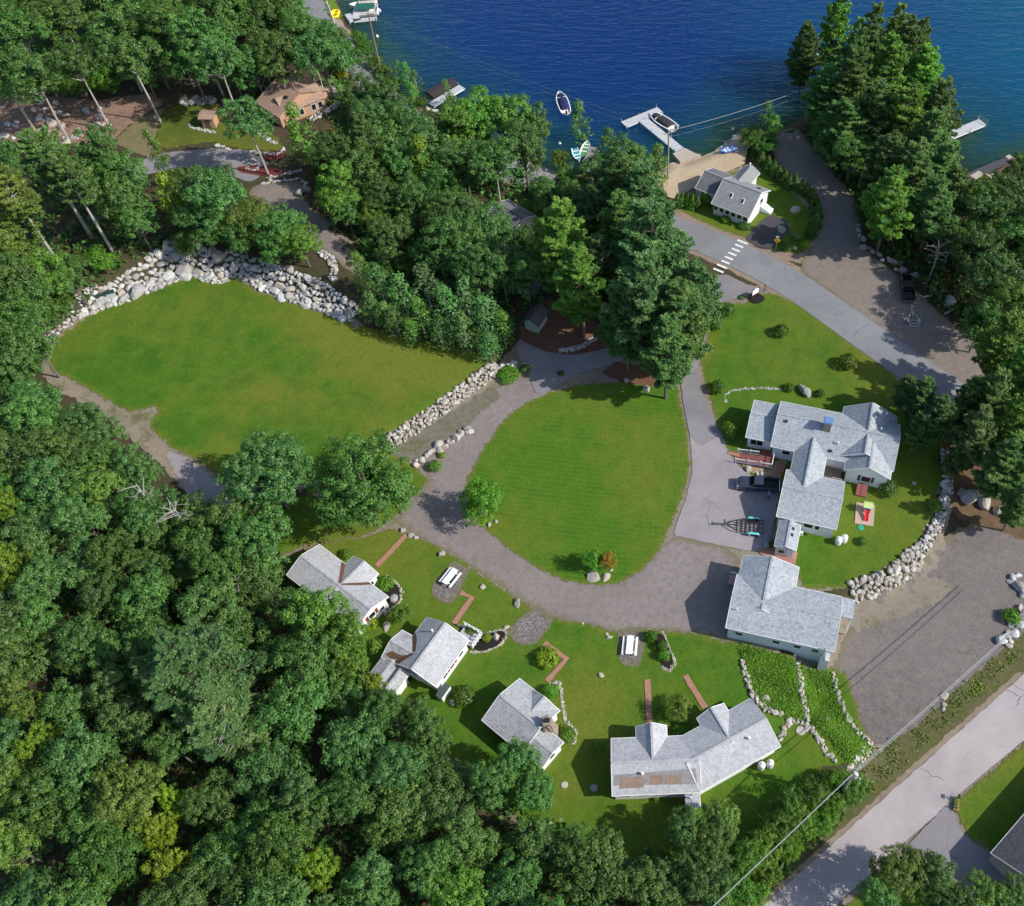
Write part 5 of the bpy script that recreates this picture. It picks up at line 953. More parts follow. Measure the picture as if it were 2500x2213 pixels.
rock_path('stone_edging', [(1662,1345),(1668,1370),(1676,1400),(1690,1430),(1710,1460),(1735,1482)], .5, .16, .34, 1.3, white_st, 'white stone edging between the terraced garden and the gravel lot', 'stone edging', .28)
rock_path('stone_edging', [(1735,1482),(1728,1505),(1712,1522),(1695,1538)], .9, .18, .4, 1.1, white_st, 'white stones at the lower tip of the terraced garden by the pole', 'stone edging')
rock_path('stone_edging', [(1558,1478),(1566,1455),(1580,1440),(1605,1442),(1625,1462),(1645,1495),(1668,1522)], .55, .18, .38, 1.3, white_st, 'white stone arc round the small grass court beside the bent cabin', 'stone edging')
rock_path('stone_edging', [(1450,804),(1447,790),(1460,780),(1481,777),(1530,775),(1560,778)], .3, .10, .2, 1.0, granite, 'thin line of stones curving through the grass behind the house', 'stone edging')
for px, lb in (([(938,1262),(962,1267),(985,1263),(1003,1257),(1013,1262),(1000,1287),(970,1300),(945,1302)], 'round the pointed mulch bed at the porch deck'), ([(770,1150),(790,1163),(802,1183),(796,1206),(768,1225)], 'round the bed at the upper cabin'), ([(1322,1262),(1334,1290),(1347,1325),(1337,1339),(1322,1333)], 'along the mulch bed with the three ball shrubs'), ([(1098,1367),(1116,1362),(1120,1380),(1124,1410),(1130,1440),(1150,1460),(1145,1485)], 'round the bed of the stone chimney cabin'), ([(915,1250),(945,1257),(962,1268)], 'above the porch deck'), ([(1100,1310),(1012,1262)][:1] + [(1110,1318)], 'at the yellow green shrub')):
    rock_path('stone_edging', px, .32, .1, .2, 1.3, white_st, 'small white stone edging ' + lb, 'stone edging')
z3 = lambda x, y: ((460 + x / 5.11) / K, (170 + y / 5.11) / K)
for px, lb in (([z3(360,945), z3(470,985), z3(600,1050)], 'beside the wooded drive below the tan shed'), ([z3(600,1050), z3(760,1025), z3(930,1040), z3(1110,1065), z3(1200,1000)], 'under the red bed at the wooded drive'), ([z3(690,1140), z3(800,1130), z3(900,1130)], 'on the lower side of the red bed'), ([z3(980,1355), z3(1120,1325), z3(1270,1290), z3(1400,1260)], 'above the sandy turning place'), ([z3(940,1430), z3(1010,1415), z3(1200,1380), z3(1370,1365), z3(1465,1425), z3(1440,1480), z3(1360,1520)], 'round the sandy turning place'), ([z3(10,700), z3(90,735), z3(200,760), z3(330,790)], 'in front of the tan shed'), ([z3(870,800), z3(980,860), z3(1090,930)], 'along the path to the tan house')):
    rock_path('stone_edging', px, .5, .16, .36, 1.2, granite, 'pale stone edging ' + lb, 'stone edging')
rock_path('stone_wall', [z3(1520,640), z3(1640,585), z3(1760,520), z3(1940,445)], 1.0, .25, .5, 1.2, white_st, 'white stone wall in front of the tan house', 'stone wall', .5)
rock_path('stone_wall', [z3(-60,390), z3(20,415), z3(140,400), z3(250,400), z3(330,400)], 2.0, .3, .7, 1.1, white_st, 'wall of white boulders above the tan shed', 'stone wall', .3)
rock_path('stone_wall', [(640,505),(662,520),(668,540),(664,560)], .9, .25, .5, 1.2, granite, 'stone curb at the lower end of the lane', 'stone wall', .1)
rock_path('stone_edging', [(1118,700),(1140,698),(1165,690),(1195,670)], .8, .14, .3, 1.2, granite, 'line of small stones in the needles beside the branch drive', 'stone edging')
rock_path('stone_wall', [(1392,585),(1410,570),(1424,552)], 1.2, .25, .55, 1.1, white_st, 'stones at the corner of the entrance drive by the road', 'stone wall', .1)
rock_area('rock_scatter', [(20,190),(120,205),(200,215),(240,230),(200,290),(80,300),(10,280)], 90, .15, .9, granite, 'scattered pale rocks on the needle covered slope', 'rocks')
rock_area('rock_scatter', [(1060,330),(1110,345),(1150,350),(1120,362),(1060,350)], 30, .2, .5, grey_st, 'dark stones on the lake edge left of the narrow dock', 'rocks')
rock_path('shore_stones', [(850,218),(880,226),(905,240)], 1.2, .25, .6, 1.0, granite, 'shore stones beside the left dock', 'rocks')
rock_path('shore_stones', [(1430,302),(1455,284),(1482,264)], .8, .2, .45, 1.0, granite, 'sea wall of flat stones beside the blue boat', 'stone wall')
zb = lambda x0, y0, sc: (lambda x, y: ((x0 + x / sc) / K, (y0 + y / sc) / K))
ZA, ZB, ZC, ZD, ZE = zb(1600, 0, 2.271), zb(1600, 600, 2.271), zb(2150, 1050, 4.02), zb(1100, 1250, 3.407), zb(650, 1250, 3.407)
ZF = zb(1750, 950, 3.407)
BLD = [(ZA(1128,1250),.75,grey_st,'first boulder of the curved row where the gravel ramp narrows'),(ZA(1130,1282),.8,grey_st,'second boulder of the curved row beside the gravel ramp'),(ZA(1132,1312),.75,grey_st,'third boulder of the curved row beside the gravel ramp'),(ZA(1157,1330),.95,grey_st,'wide boulder at the bend of the row beside the gravel ramp'),(ZA(1150,1376),1.0,grey_st,'bluish boulder standing forward of the row at the gravel parking'),(ZA(1188,1380),.6,grey_st,'small boulder right of the bluish one at the gravel parking'),(ZA(1206,1397),.65,white_st,'small pale boulder in the row at the gravel parking'),(ZA(1244,1414),.7,white_st,'upright pale boulder in the row at the gravel parking'),(ZA(1260,1446),.65,granite,'tan boulder in front of the biggest rock at the gravel parking'),(ZA(1312,1455),1.5,grey_st,'biggest rock of the row at the gravel parking'),(ZA(1360,1455),.6,grey_st,'small rock right of the biggest rock at the gravel parking'),(ZA(1335,1495),.6,granite,'small rock below the biggest rock at the gravel parking'),(ZA(1370,1498),1.1,grey_st,'flat rock above the black pickup hood'),(ZB(1440,165),1.0,grey_st,'flat rock right of the black pickup hood'),(ZB(1490,208),.7,grey_st,'rock above the first parking log'),(ZB(1548,250),.9,grey_st,'rock with a white marker stone beside the black pickup'),(ZB(1582,250),.3,white_st,'small white marker stone beside the parking rocks'),(ZB(1630,315),1.7,grey_st,'large dark rock above the parking logs'),(ZB(1800,435),1.0,grey_st,'dark rock near the last parking log'),
 (ZC(790,610),1.1,granite,'leftmost boulder of the four right of the curved wall'),(ZC(885,668),1.9,granite,'largest boulder of the four right of the curved wall'),(ZC(1010,735),1.5,granite,'third boulder of the four right of the curved wall'),(ZC(1145,795),1.4,white_st,'flat whitish boulder at the end of the four right of the curved wall'),(ZC(1265,778),.8,white_st,'small white boulder behind the flat whitish one'),(ZC(458,932),.35,white_st,'little white stone on the grass inside the curved wall'),
 ((1250,760),.7,granite,'smaller boulder on the pine needles at the oval lawn'),((1291,779),.95,white_st,'larger round boulder on the grass below the pine needles'),((1607,783),1.7,rockmat('mossy_stone',[(0,(.24,.27,.22)),(.5,(.30,.33,.28)),(1,(.27,.29,.26))]),'mossy boulder between two low shrubs behind the house'),(ZE(1460,352),.75,grey_st,'round grey boulder on grass near the first picnic table'),(ZE(1805,625),.6,white_st,'white stone on grass right of the first picnic table'),(ZD(555,758),.9,grey_st,'two humped grey boulder on the lawn point'),(ZD(1250,1360),.55,white_st,'white stone alone on the cabin lawn'),(ZE(1135,158),.65,grey_st,'grey boulder at the gravel edge above the first brick path'),(ZE(1205,195),.7,grey_st,'dark boulder right of the first brick path end'),(ZE(1245,218),.5,granite,'pale stone right of the dark boulder at the first brick path'),
 (ZD(1192,540),1.2,granite,'flat boulder left at the foot of the trees on the oval lawn'),(ZD(1232,556),.4,white_st,'small white stone between the boulders at the trees on the oval lawn'),(ZD(1292,545),.9,white_st,'pale boulder right at the foot of the trees on the oval lawn'),(ZD(1342,486),.4,white_st,'small white stone at the rusty tree'),(ZD(325,108),.55,white_st,'lower white stone beside the tree at the left of the oval lawn'),(ZD(376,78),.5,white_st,'upper white stone beside the tree at the left of the oval lawn'),(ZD(1300,1022),.38,white_st,'top stone of the small white group left of the second picnic table'),(ZD(1310,1046),.45,white_st,'left stone of the small white group near the second picnic table'),(ZD(1336,1042),.42,white_st,'right stone of the small white group near the second picnic table'),(ZD(382,1045),.75,white_st,'white boulder on the pointed mulch bed'),(ZD(472,960),.6,white_st,'pale stone at the tip of the pointed mulch bed'),
 (ZF(260,672),.9,granite,'tan boulder in front of the pickup windscreen'),(ZF(318,692),.5,white_st,'first small white stone behind the tan boulder at the pickup'),(ZF(338,712),.5,white_st,'second small white stone behind the tan boulder at the pickup'),(ZF(372,708),.55,white_st,'third small white stone behind the tan boulder at the pickup'),(ZF(400,712),.45,white_st,'last small white stone beside the pickup'),(ZF(1640,790),.5,granite,'pale stump on the shaded grass right of the house'),
 ((598,388),1.3,grey_st,'front one of two dark rocks at the sandy turning place'),((612,380),1.1,grey_st,'rear one of two dark rocks at the sandy turning place'),((540,358),1.0,white_st,'white boulder at the foot of the bare pale trunk'),(ZE(760,1160),.6,white_st,'white stone on grass below the upper cabin'),(ZE(1060,735),1.0,grey_st,'grey boulder on the bed right of the upper cabin'),(ZE(1000,960),.9,granite,'brownish boulder between the two upper cabins'),((1885,1392),.75,white_st,'larger white stone at the roadside beside the cable'),((1884,1407),.5,white_st,'middle white stone at the roadside beside the cable'),((1882,1415),.55,white_st,'lowest white stone at the roadside beside the cable'),((1560,460),1.2,grey_st,'flat grey stone slab on the cottage grass'),(zb(1660,380,6.813)(1920,930),1.4,granite,'large flat grey rock between the cottage and the hedge'),((1587,497),.7,white_st,'upright white stone on the corner island by the road'),(ZA(1140,840),1.3,grey_st,'large rock in the shade below the point trees'),(ZA(1030,905),.9,grey_st,'rock at the shaded edge of the boat ramp'),(ZA(680,775),.9,grey_st,'flat stone at the top of the boat ramp'),(ZA(710,757),.4,white_st,'small white stone at the water end of the boat ramp'),(ZA(630,820),.9,grey_st,'grey rock beside the hedge at the boat ramp'),((310,235),.6,white_st,'white stone in the clearing'),(ZD(1100+0,930),.3,white_st,'tiny pale stone at the lawn tip by the gravel'),((940,1302),.3,white_st,'tiny white stone under the pointed mulch bed'),((1660,1508),.6,white_st,'white stone at the right foot of the small grass court'),((1530,1395),.8,white_st,'big white stone at the bend of the garden edging')]
for (x, y), s, m, lb in BLD:
    p = at(x, y); mb = MB(); s *= .62; mb.rock((0, 0, s * .25), s * random.uniform(1, 1.2), s * random.uniform(.75, .95), s * random.uniform(.6, .8), random.uniform(0, 6.28)); o = mb.build('boulder', m); o.location = p; tag(o, lb, 'boulder')

# ------------------------------------------------------------------ vehicles
def paint(name, rough=.25, metal=.3):
    m, t, b = newmat(name); oi = nd(t, 'ShaderNodeObjectInfo'); t.links.new(oi.outputs['Color'], b.inputs['Base Color']); b.inputs['Roughness'].default_value = rough; b.inputs['Metallic'].default_value = metal; b.inputs['Coat Weight'].default_value = .5; MATS[name] = m; return m
carp = paint('car_paint'); chrome = M('chrome', (.7, .71, .72), .15, .05, 1, metal=1, bmp=0); lamp_w = M('clear_lamp', (.75, .76, .78), .15, .05, 1, bmp=0); lamp_r = M('red_lamp', (.45, .02, .02), .2, .05, 1, bmp=0); bedm = M('bed_liner', (.03, .03, .033), .8, .2, 5)
def wheel(par, x, y, r, wd, z=None):
    z = r if z is None else z; m = MB(); m.tube([(x, y - wd / 2, z), (x, y - wd * .42, z), (x, y + wd * .42, z), (x, y + wd / 2, z)], [r * .9, r, r, r * .9], 18); wo = m.build('wheel', blackm, par)
    h = MB(); sg = 1 if y > 0 else -1; h.tube([(x, y + sg * wd * .3, z), (x, y + sg * wd * .53, z)], [r * .62, r * .55], 14); h.build('rim', chrome, wo); return wo
def pickup(loc, rz, label, col):
    b = empty('pickup_truck', loc, label, 'pickup truck', None, rz); hw = .96
    def ring(x, z0, z1, w0, w1, e=.1): return [(x, -w0, z0), (x, -w0 - .02, (z0 + z1) / 2), (x, -w1, z1 - e), (x, -w1 + e, z1), (x, w1 - e, z1), (x, w1, z1 - e), (x, w0 + .02, (z0 + z1) / 2), (x, w0, z0)]
    m = MB(); m.loft([ring(2.82, .5, .95, .78, .72), ring(2.72, .42, 1.06, .9, .84), ring(2.2, .40, 1.16, .96, .9), ring(1.15, .38, 1.2, .97, .93), ring(1.05, .38, 1.16, .97, .95), ring(-.75, .38, 1.16, .97, .95), ring(-.85, .38, 1.1, .97, .95)])
    for y in (-.93, .93): m.box((-1.85, y, .82), (2.0, .1, .66))
    m.box((-2.83, 0, .82), (.09, 1.9, .62)); m.box((-1.85, 0, .5), (2.0, 1.8, .1)); body = m.build('body', carp, b, bevel=.035); body.color = (*col, 1)
    bl_ = MB(); bl_.box((-1.83, 0, .58), (1.85, 1.72, .05)); bl_.build('bed_liner', bedm, body)
    c = MB(); rr = lambda x, z, wd: [(x, -wd, z), (x, wd, z)]
    c.add([(1.2, -.86, 1.14), (1.2, .86, 1.14), (.55, .74, 1.76), (.55, -.74, 1.76), (-.82, -.88, 1.12), (-.82, .88, 1.12), (-.66, .75, 1.76), (-.66, -.75, 1.76)], [(0, 1, 2, 3), (3, 2, 6, 7), (7, 6, 5, 4), (0, 3, 7, 4), (1, 5, 6, 2)]); cab = c.build('cab', carp, b, bevel=.05); cab.color = (*col, 1)
    g = MB(); g.add([(1.12, -.76, 1.245), (1.12, .76, 1.245), (.64, .66, 1.705), (.64, -.66, 1.705)], [(0, 1, 2, 3)]); g.build('windscreen', glass, b, off=(-.02, 0, -.02))
    g = MB(); g.add([(-.815, -.7, 1.25), (-.815, .7, 1.25), (-.70, .62, 1.66), (-.70, -.62, 1.66)], [(3, 2, 1, 0)]); g.build('rear_window', glass, b, off=(.02, 0, -.01))
    for sg in (-1, 1):
        for x0, x1, x2, x3 in ((.9, .15, .15, .52), (.07, -.7, -.6, .07)):
            g = MB(); g.add([(x0, sg * .865, 1.24), (x1, sg * .865, 1.24), (x2, sg * .77, 1.68), (x3, sg * .77, 1.68)], [(0, 1, 2, 3) if sg > 0 else (3, 2, 1, 0)]); g.build('side_window', glass, b, off=(0, -sg * .02, 0))
        h = MB(); h.box((2.74, sg * .68, .9), (.14, .34, .2)); h.build('headlight', lamp_w, b); h = MB(); h.box((-2.86, sg * .86, .85), (.08, .16, .34)); h.build('tail_light', lamp_r, b)
        h = MB(); h.box((.95, sg * 1.08, 1.28), (.14, .22, .2)); h.build('mirror', blackm, b)
        for x in (1.85, -1.75): wheel(b, x, sg * .84, .4, .27)
    h = MB(); h.box((2.86, 0, .55), (.16, 1.8, .2)); h.box((-2.92, 0, .52), (.16, 1.8, .18)); h.build('bumper', chrome, b); h = MB(); h.box((2.83, 0, .85), (.06, 1.0, .26)); h.build('grille', bedm, b)
    return b
a, b_ = atS(1896, 1193), atS(1803, 1186); c = (a + b_) / 2; pickup(c + Vector((0, 0, .09)), math.atan2(b_.y - a.y, b_.x - a.x), 'dark blue grey pickup truck parked in front of the house garage', (.045, .055, .085))
a, b_ = atS(2217, 741), atS(2209, 680); c = (a + b_) / 2; pickup(c + Vector((0, 0, .07)), math.atan2(b_.y - a.y, b_.x - a.x), 'black pickup truck with open bed hitched to a small trailer', (.01, .01, .012))
trm = M('black_frame', (.022, .02, .022), .5, .1, 2, bmp=0); galv = M('galvanised_frame', (.50, .51, .52), .4, .1, 2, metal=.4, bmp=0); teal = M('teal_fender', (.16, .62, .58), .35, .05, 1, bmp=0)
def trailer(loc, rz, label, L, hw, fm, fend, dual):
    b = empty('boat_trailer', loc, label, 'boat trailer', None, rz); m = MB(); z = .55; xf = L / 2
    pts = [(xf - 1.6, 0, z), (xf - 2.7, hw * .72, z), (xf - 3.9 if L > 6 else xf - 3.0, hw, z), (-xf, hw, z)]
    for sg in (-1, 1): m.tube([(p[0], p[1] * sg, p[2]) for p in pts], .065, 8)
    m.tube([(xf, 0, z - .05), (xf - 2.9, 0, z)], .06, 8); n = 6 if L > 6 else 3
    for k in range(n): x = -xf + .1 + k * (L - 3.2) / n; m.bar((x, -hw, z), (x, hw, z), .09)
    if L > 6:
        for sg in (-1, 1): m.tube([(xf - 2.6, sg * .2, z + .12), (-xf + .2, sg * .38, z + .12)], .06, 6); m.tube([(xf - 3.2, sg * .55, z + .1), (-xf + .8, sg * .72, z + .1)], .05, 6)
    fr = m.build('frame', fm, b)
    w_ = MB(); w_.bar((xf - 1.3, 0, z), (xf - 1.3, 0, z + .75), .08); w_.bar((xf - 1.3, -.25, z + .7), (xf - 1.3, .25, z + .7), .16); w_.build('winch_post', fm, b)
    w_ = MB(); w_.lathe((xf + .02, 0, z - .14), [(.06, 0), (.08, .1), (.07, .16)], 10); w_.build('coupler', chrome, b)
    xs = (-xf + 1.0, -xf + 1.85) if dual else (-xf + 1.4,)
    for sg in (-1, 1):
        for x in xs: wheel(b, x, sg * (hw + .2), .31, .2)
        f = MB(); x0, x1 = xs[0] - .42, xs[-1] + .42; prof = [(x0, .5), (x0 + .14, .68), (x0 + .32, .73), (x1 - .32, .73), (x1 - .14, .68), (x1, .5)]
        f.loft([[(x, sg * (hw + .08), zz), (x, sg * (hw + .36), zz), (x, sg * (hw + .36), zz - .035), (x, sg * (hw + .08), zz - .035)] for x, zz in prof]); f.build('fender', fend, b)
    return b
a, b_ = atS(1864, 1293), atS(1744, 1283); c = (a + b_) / 2; trailer(c + Vector((0, 0, .09)), math.atan2(b_.y - a.y, b_.x - a.x), 'empty black boat trailer with pale teal fenders on the asphalt', (b_ - a).length, 1.0, trm, teal, True)
a, b_ = atS(2230, 804), atS(2222, 747); c = (a + b_) / 2; trailer(c + Vector((0, 0, .07)), math.atan2(b_.y - a.y, b_.x - a.x), 'small empty silver trailer hitched behind the black pickup', (b_ - a).length, .68, galv, galv, False)

# ------------------------------------------------------------------ boats, docks, buoys
hullw = M('white_hull', (.78, .78, .77), .3, .03, 1, bmp=0); navy = M('navy_canvas', (.012, .016, .085), .8, .2, 3); blackcv = M('black_canvas', (.028, .026, .034), .8, .25, 3); greencv = M('green_canvas', (.012, .11, .08), .8, .2, 3); tealp = M('teal_paint', (.02, .30, .40), .5, .1, 2, bmp=0); bluep = M('blue_paint', (.04, .13, .62), .4, .1, 2, bmp=0); beigecv = M('beige_canvas', (.45, .42, .36), .8, .1, 3); dock_m = M('grey_dock_planks', (.47, .48, .50), .7, .12, 4); dock_w = M('old_dock_planks', (.26, .25, .235), .85, .3, 4); conc = dirtmat('concrete', [(.42, .37, .31), (.48, .43, .36), (.36, .32, .27)], .8, 8, .2)
HP = [(-1, .80, .90), (-.6, .94, .93), (-.1, 1.0, .96), (.35, .92, 1.02), (.65, .66, 1.1), (.86, .33, 1.18), (.98, .06, 1.24)]
def boat(loc, rz, L, W, h, label, cover=None, rows=False, motor=True, hullm=None, cat='motor boat', name='motor_boat', inside=None, cvx=(-.72, .72), stripe=None):
    b = empty(name, loc, label, cat, None, rz); m = MB(); rings = [[(x * L / 2, -wd * W / 2, z * h), (x * L / 2, -wd * W * .36, z * h * .3), (x * L / 2, 0, -.12 + .2 * max(0, x - .5)), (x * L / 2, wd * W * .36, z * h * .3), (x * L / 2, wd * W / 2, z * h)] for x, wd, z in HP]
    rings = [[r[0], r[1], r[2], r[3], r[4], (r[4][0], r[4][1] * .86, r[4][2]), (r[3][0], r[3][1] * .8, r[3][2] + .12), (r[1][0], r[1][1] * .8, r[1][2] + .12), (r[0][0], r[0][1] * .86, r[0][2])] for r in rings]
    hu = m.build('hull', hullm or hullw, b) if False else m.loft(rings).build('hull', hullm or hullw, b, smooth=False)
    if stripe:
        for zf in (.45, .75):
            s_ = MB(); s_.add([v for x, wd, z in HP[:-1] for v in ((x * L / 2, -(wd * W * (.36 + .14 * (zf - .3) / .7) + .02), z * h * zf - .04), (x * L / 2, -(wd * W * (.36 + .14 * (zf - .2) / .7) + .02), z * h * zf + .05))], [(2 * i, 2 * i + 2, 2 * i + 3, 2 * i + 1) for i in range(len(HP) - 2)]); s_.build('stripe', stripe, hu)
    if cover:
        def prof(x):
            for (x0, w0, z0), (x1, w1, z1) in zip(HP[:-1], HP[1:]):
                if x0 <= x <= x1: f = (x - x0) / (x1 - x0); return w0 + (w1 - w0) * f, z0 + (z1 - z0) * f
        c = MB(); rr = []
        for k in range(9):
            x = cvx[0] + (cvx[1] - cvx[0]) * k / 8; wd, z = prof(x); hmp = .32 * math.sin(math.pi * k / 8) * h + .1 * math.sin(k * 2.2) * h * .4
            rr.append([(x * L / 2, -wd * W * .42, z * h + .03), (x * L / 2, -wd * W * .22, z * h + .1 + hmp * .8), (x * L / 2, 0, z * h + .14 + hmp), (x * L / 2, wd * W * .22, z * h + .1 + hmp * .8), (x * L / 2, wd * W * .42, z * h + .03)])
        c.loft(rr).build('cover', cover, b, smooth=True)
        ws = MB(); ws.bar((.3 * L / 2, -W * .4, h * 1.3), (.3 * L / 2, W * .4, h * 1.3), .05, .16); ws.build('windscreen_frame', hullw, b)
    if inside:
        s_ = MB(); s_.add([(x * L / 2, sg * wd * W * .4, z * h * .72) for x, wd, z in HP[:-1] for sg in (-1, 1)], [(2 * i, 2 * i + 2, 2 * i + 3, 2 * i + 1) for i in range(len(HP) - 2)]); s_.build('floor', inside, b)
        for x in (-.5, .05, .5): t_ = MB(); t_.box((x * L / 2, 0, h * .85), (.28, W * .78, .06)); t_.build('thwart', hullw, b)
    if motor:
        mo = MB(); mo.box((-L / 2 - .2, 0, h * .95), (.42, .36, .55)); mo.box((-L / 2 - .22, 0, h * .35), (.18, .14, .8)); mo.build('outboard_motor', blackm, b, bevel=.06)
    return b
def pw(x, y, z=WZ, s=1.0): return Vector((*ray(x, y, z, s), z))
def two(s, e, z=WZ): a, b = pw(*s, z), pw(*e, z); return (a + b) / 2, math.atan2(b.y - a.y, b.x - a.x), (b - a).length
c, r, L = two((1383, 281), (1366, 231)); boat(c, r, L, 2.4, .75, 'white motor boat under a navy cover lying at a mooring', navy)
c, r, L = two((1643, 318), (1592, 287)); boat(c, r, 6.6, 2.8, .85, 'motor boat with black canvas cover tied to the T shaped dock', blackcv)
c, r, L = two((1404, 370), (1412, 393)); boat(c, r, 4.0, 1.5, .5, 'small white rowing boat with teal inside left of the narrow dock', motor=False, cat='rowing boat', name='rowing_boat', inside=tealp)
c, r, L = two((1424, 378), (1434, 354)); boat(c, r, 4.2, 1.6, .5, 'small green and white boat behind leaves at the narrow dock', motor=False, cat='rowing boat', name='rowing_boat', inside=M('green_paint', (.07, .30, .08), .5, .1, 2, bmp=0))
a, b_ = atS(1796, 367), atS(1763, 377); c = (a + b_) / 2; boat(c + Vector((0, 0, .15)), math.atan2(b_.y - a.y, b_.x - a.x), 3.4, 1.5, .6, 'blue boat with white stripes pulled up on the beach sand', motor=False, hullm=bluep, cat='dinghy', name='dinghy', inside=M('pale_blue_inside', (.35, .55, .85), .5, .1, 2, bmp=0), stripe=hullw)
c, r, L = two((917, 14), (862, 20)); boat(c, r, 6.0, 2.2, .8, 'white boat with beige cover at the far side of the top dock', beigecv, cvx=(-.8, .45))
c, r, L = two((1441, 422), (1456, 402)); boat(c, r, 3.6, 1.5, .6, 'white boat in the shade right of the narrow dock', motor=True, inside=hullw)
# pontoon boat
c, r, L = two((868, 36), (922, 33)); pb = empty('pontoon_boat', c, 'pontoon boat with dark green canvas roof at the top dock', 'pontoon boat', None, r)
for sg in (-1, 1): m = MB(); m.tube([(-2.9, sg * .9, .15), (2.2, sg * .9, .15), (2.9, sg * .9, .3)], [.3, .3, .06], 10); m.build('pontoon', metal, pb)
m = MB(); m.box((0, 0, .5), (5.4, 2.4, .1)); m.build('platform', hullw, pb); m = MB()
for y in (-1.15, 1.15): m.box((0, y, .85), (5.0, .05, .55))
for x in (-2.5, 2.5): m.box((x, 0, .85), (.05, 2.25, .55))
m.build('side_panel', hullw, pb); m = MB(); m.loft([[(-1.9, y, 1.95 - .16 * (y / 1.2) ** 2) for y in (-1.2, -.6, 0, .6, 1.2)] + [(-1.9, 1.2, 1.7), (-1.9, -1.2, 1.7)], [(2.0, y, 1.95 - .16 * (y / 1.2) ** 2) for y in (-1.2, -.6, 0, .6, 1.2)] + [(2.0, 1.2, 1.7), (2.0, -1.2, 1.7)]]); m.build('canopy', greencv, pb)
m = MB(); [m.bar((x, y, .6), (x, y, 1.75), .05) for x in (-1.8, 1.9) for y in (-1.1, 1.1)]; m.build('canopy_frame', metal, pb); m = MB(); m.box((2.95, 0, .6), (.4, .35, .6)); m.build('outboard_motor', hullw, pb, bevel=.06)
def dock(px_a, px_b, wd, label, m=None, z=-.6, posts=True, s=1.0, extra=None, rail=False):
    a, b = pw(*px_a, z, s), pw(*px_b, z, s); c = (a + b) / 2; rz = math.atan2(b.y - a.y, b.x - a.x); L = (b - a).length; o = empty('dock', (c.x, c.y, WZ), label, 'dock', None, rz); dz = z - WZ; m = m or dock_m; k = MB(); n = max(2, int(L / .5))
    for i in range(n): k.box((-L / 2 + (i + .5) * L / n, 0, dz), (L / n - .03, wd, .07))
    if extra: k.prism(extra, dz - .03, dz + .04)
    k.build('deck', m, o); f = MB()
    for y in (-wd / 2 + .04, wd / 2 - .04): f.box((0, y, dz - .15), (L, .08, .2))
    f.build('beam', trim if m is dock_m else m, o)
    if posts:
        nn = max(2, int(L / 3.5) + 1)
        for i in range(nn):
            for y in (-wd / 2 - .05, wd / 2 + .05): q = MB(); x = -L / 2 + .2 + (L - .4) * i / (nn - 1); q.tube([(x, y, -2.2), (x, y, dz + (.75 if (i + (y > 0)) % 2 else .25))], .055, 8); q.build('post', metal if m is dock_m else m, o)
    if rail:
        q = MB()
        for y in (-wd / 2, wd / 2): q.tube([(L / 2 - .05, y, dz), (L / 2 - .05, y, dz + 1.0)], .04, 8)
        q.tube([(L / 2 - .05, -wd / 2, dz + 1.0), (L / 2 - .05, wd / 2, dz + 1.0)], .04, 8); q.tube([(L / 2 - .05, -wd / 2, dz + .5), (L / 2 - .05, wd / 2, dz + .5)], .03, 8); q.build('end_rail', metal, o)
    return o
z5 = lambda x, y: (1340 + x / 5.11, 220 + y / 5.11); z4 = lambda x, y: (780 + x / 5.11, y / 5.11); z9 = lambda x, y: (2200 + x / 6.03, 250 + y / 6.03)
dock(z5(932, 428), z5(1388, 243), 1.9, 'cross piece of the T shaped dock out in the lake'); dock(z5(1180, 372), z5(1632, 745), 1.9, 'long walkway of the T shaped dock from the beach')
dock(z4(1390, 1310), z4(1778, 1080), 1.7, 'pale dock beside the dark boat canopy left of the woods'); dock((1427, 411), (1454, 360), 1.9, 'narrow old wooden dock with a small boat on its left', dock_w)
dock(z9(700, 492), z9(1200, 288), 2.1, 'white dock with an end rail sticking out right of the point', rail=True); dock((855, 32), (868, 52), 2.4, 'grey dock platform at the top edge', None); dock((862, 50), (920, 44), 1.0, 'narrow finger dock along the pontoon boat')
dock(z9(930, 1118), z9(1590, 845), 1.7, 'dark plank dock along the boat slip at the right edge', M('dark_planks', (.075, .07, .085), .8, .3, 4), -.35)
m = MB(); p = [pw(*q, -.3) for q in (z5(1545, 790), z5(1700, 722), z5(1835, 790), z5(1900, 805), z5(1640, 895))]; m.prism([(v.x, v.y) for v in p], -2.2, -.3); tag(m.build('beach_pier', conc), 'sandy concrete pier where the long dock walkway meets the beach', 'pier')
for q, lb in (([(1010,1080),(1140,1005),(1220,1050),(1090,1125)], 'concrete slab at the near end of the dark dock'), ([(1535,795),(1590,765),(1690,825),(1610,855)], 'concrete slab at the far end of the dark dock')):
    m = MB(); p = [pw(*z9(*v), -.25) for v in q]; m.prism([(v.x, v.y) for v in p], -2, -.25); tag(m.build('concrete_slab', conc), lb, 'slab')
for (a, b_), lb in (((z9(1250,1065), z9(1450,1210)), 'long concrete curb on the grass side of the boat slip'), ((z9(1300,1090), z9(1560,960)), 'concrete beam across the boat slip'), ((z9(1250,1180), z9(1340,1135)), 'short timber on the grass by the boat slip')):
    m = MB(); m.bar(pw(*a, -.2), pw(*b_, -.2), .35, .4); tag(m.build('concrete_curb', conc), lb, 'curb')
m = MB(); m.bar(pw(*z9(1600,880), -.5), pw(*z9(1850,1075), -.5), .4, 1.4); tag(m.build('slip_wall', M('dark_wall', (.06, .06, .075), .8, .2, 2)), 'dark retaining wall at the back of the boat slip', 'wall')
p = [tuple(pw(*z9(*v), -.9))[:2] for v in ((1340,1090),(1570,965),(1800,1110),(1640,1260),(1470,1225))]; sheet('slip_mud', None, M('brown_mud', (.13, .075, .05), .9, .3, 2), .35, .05, world=p)

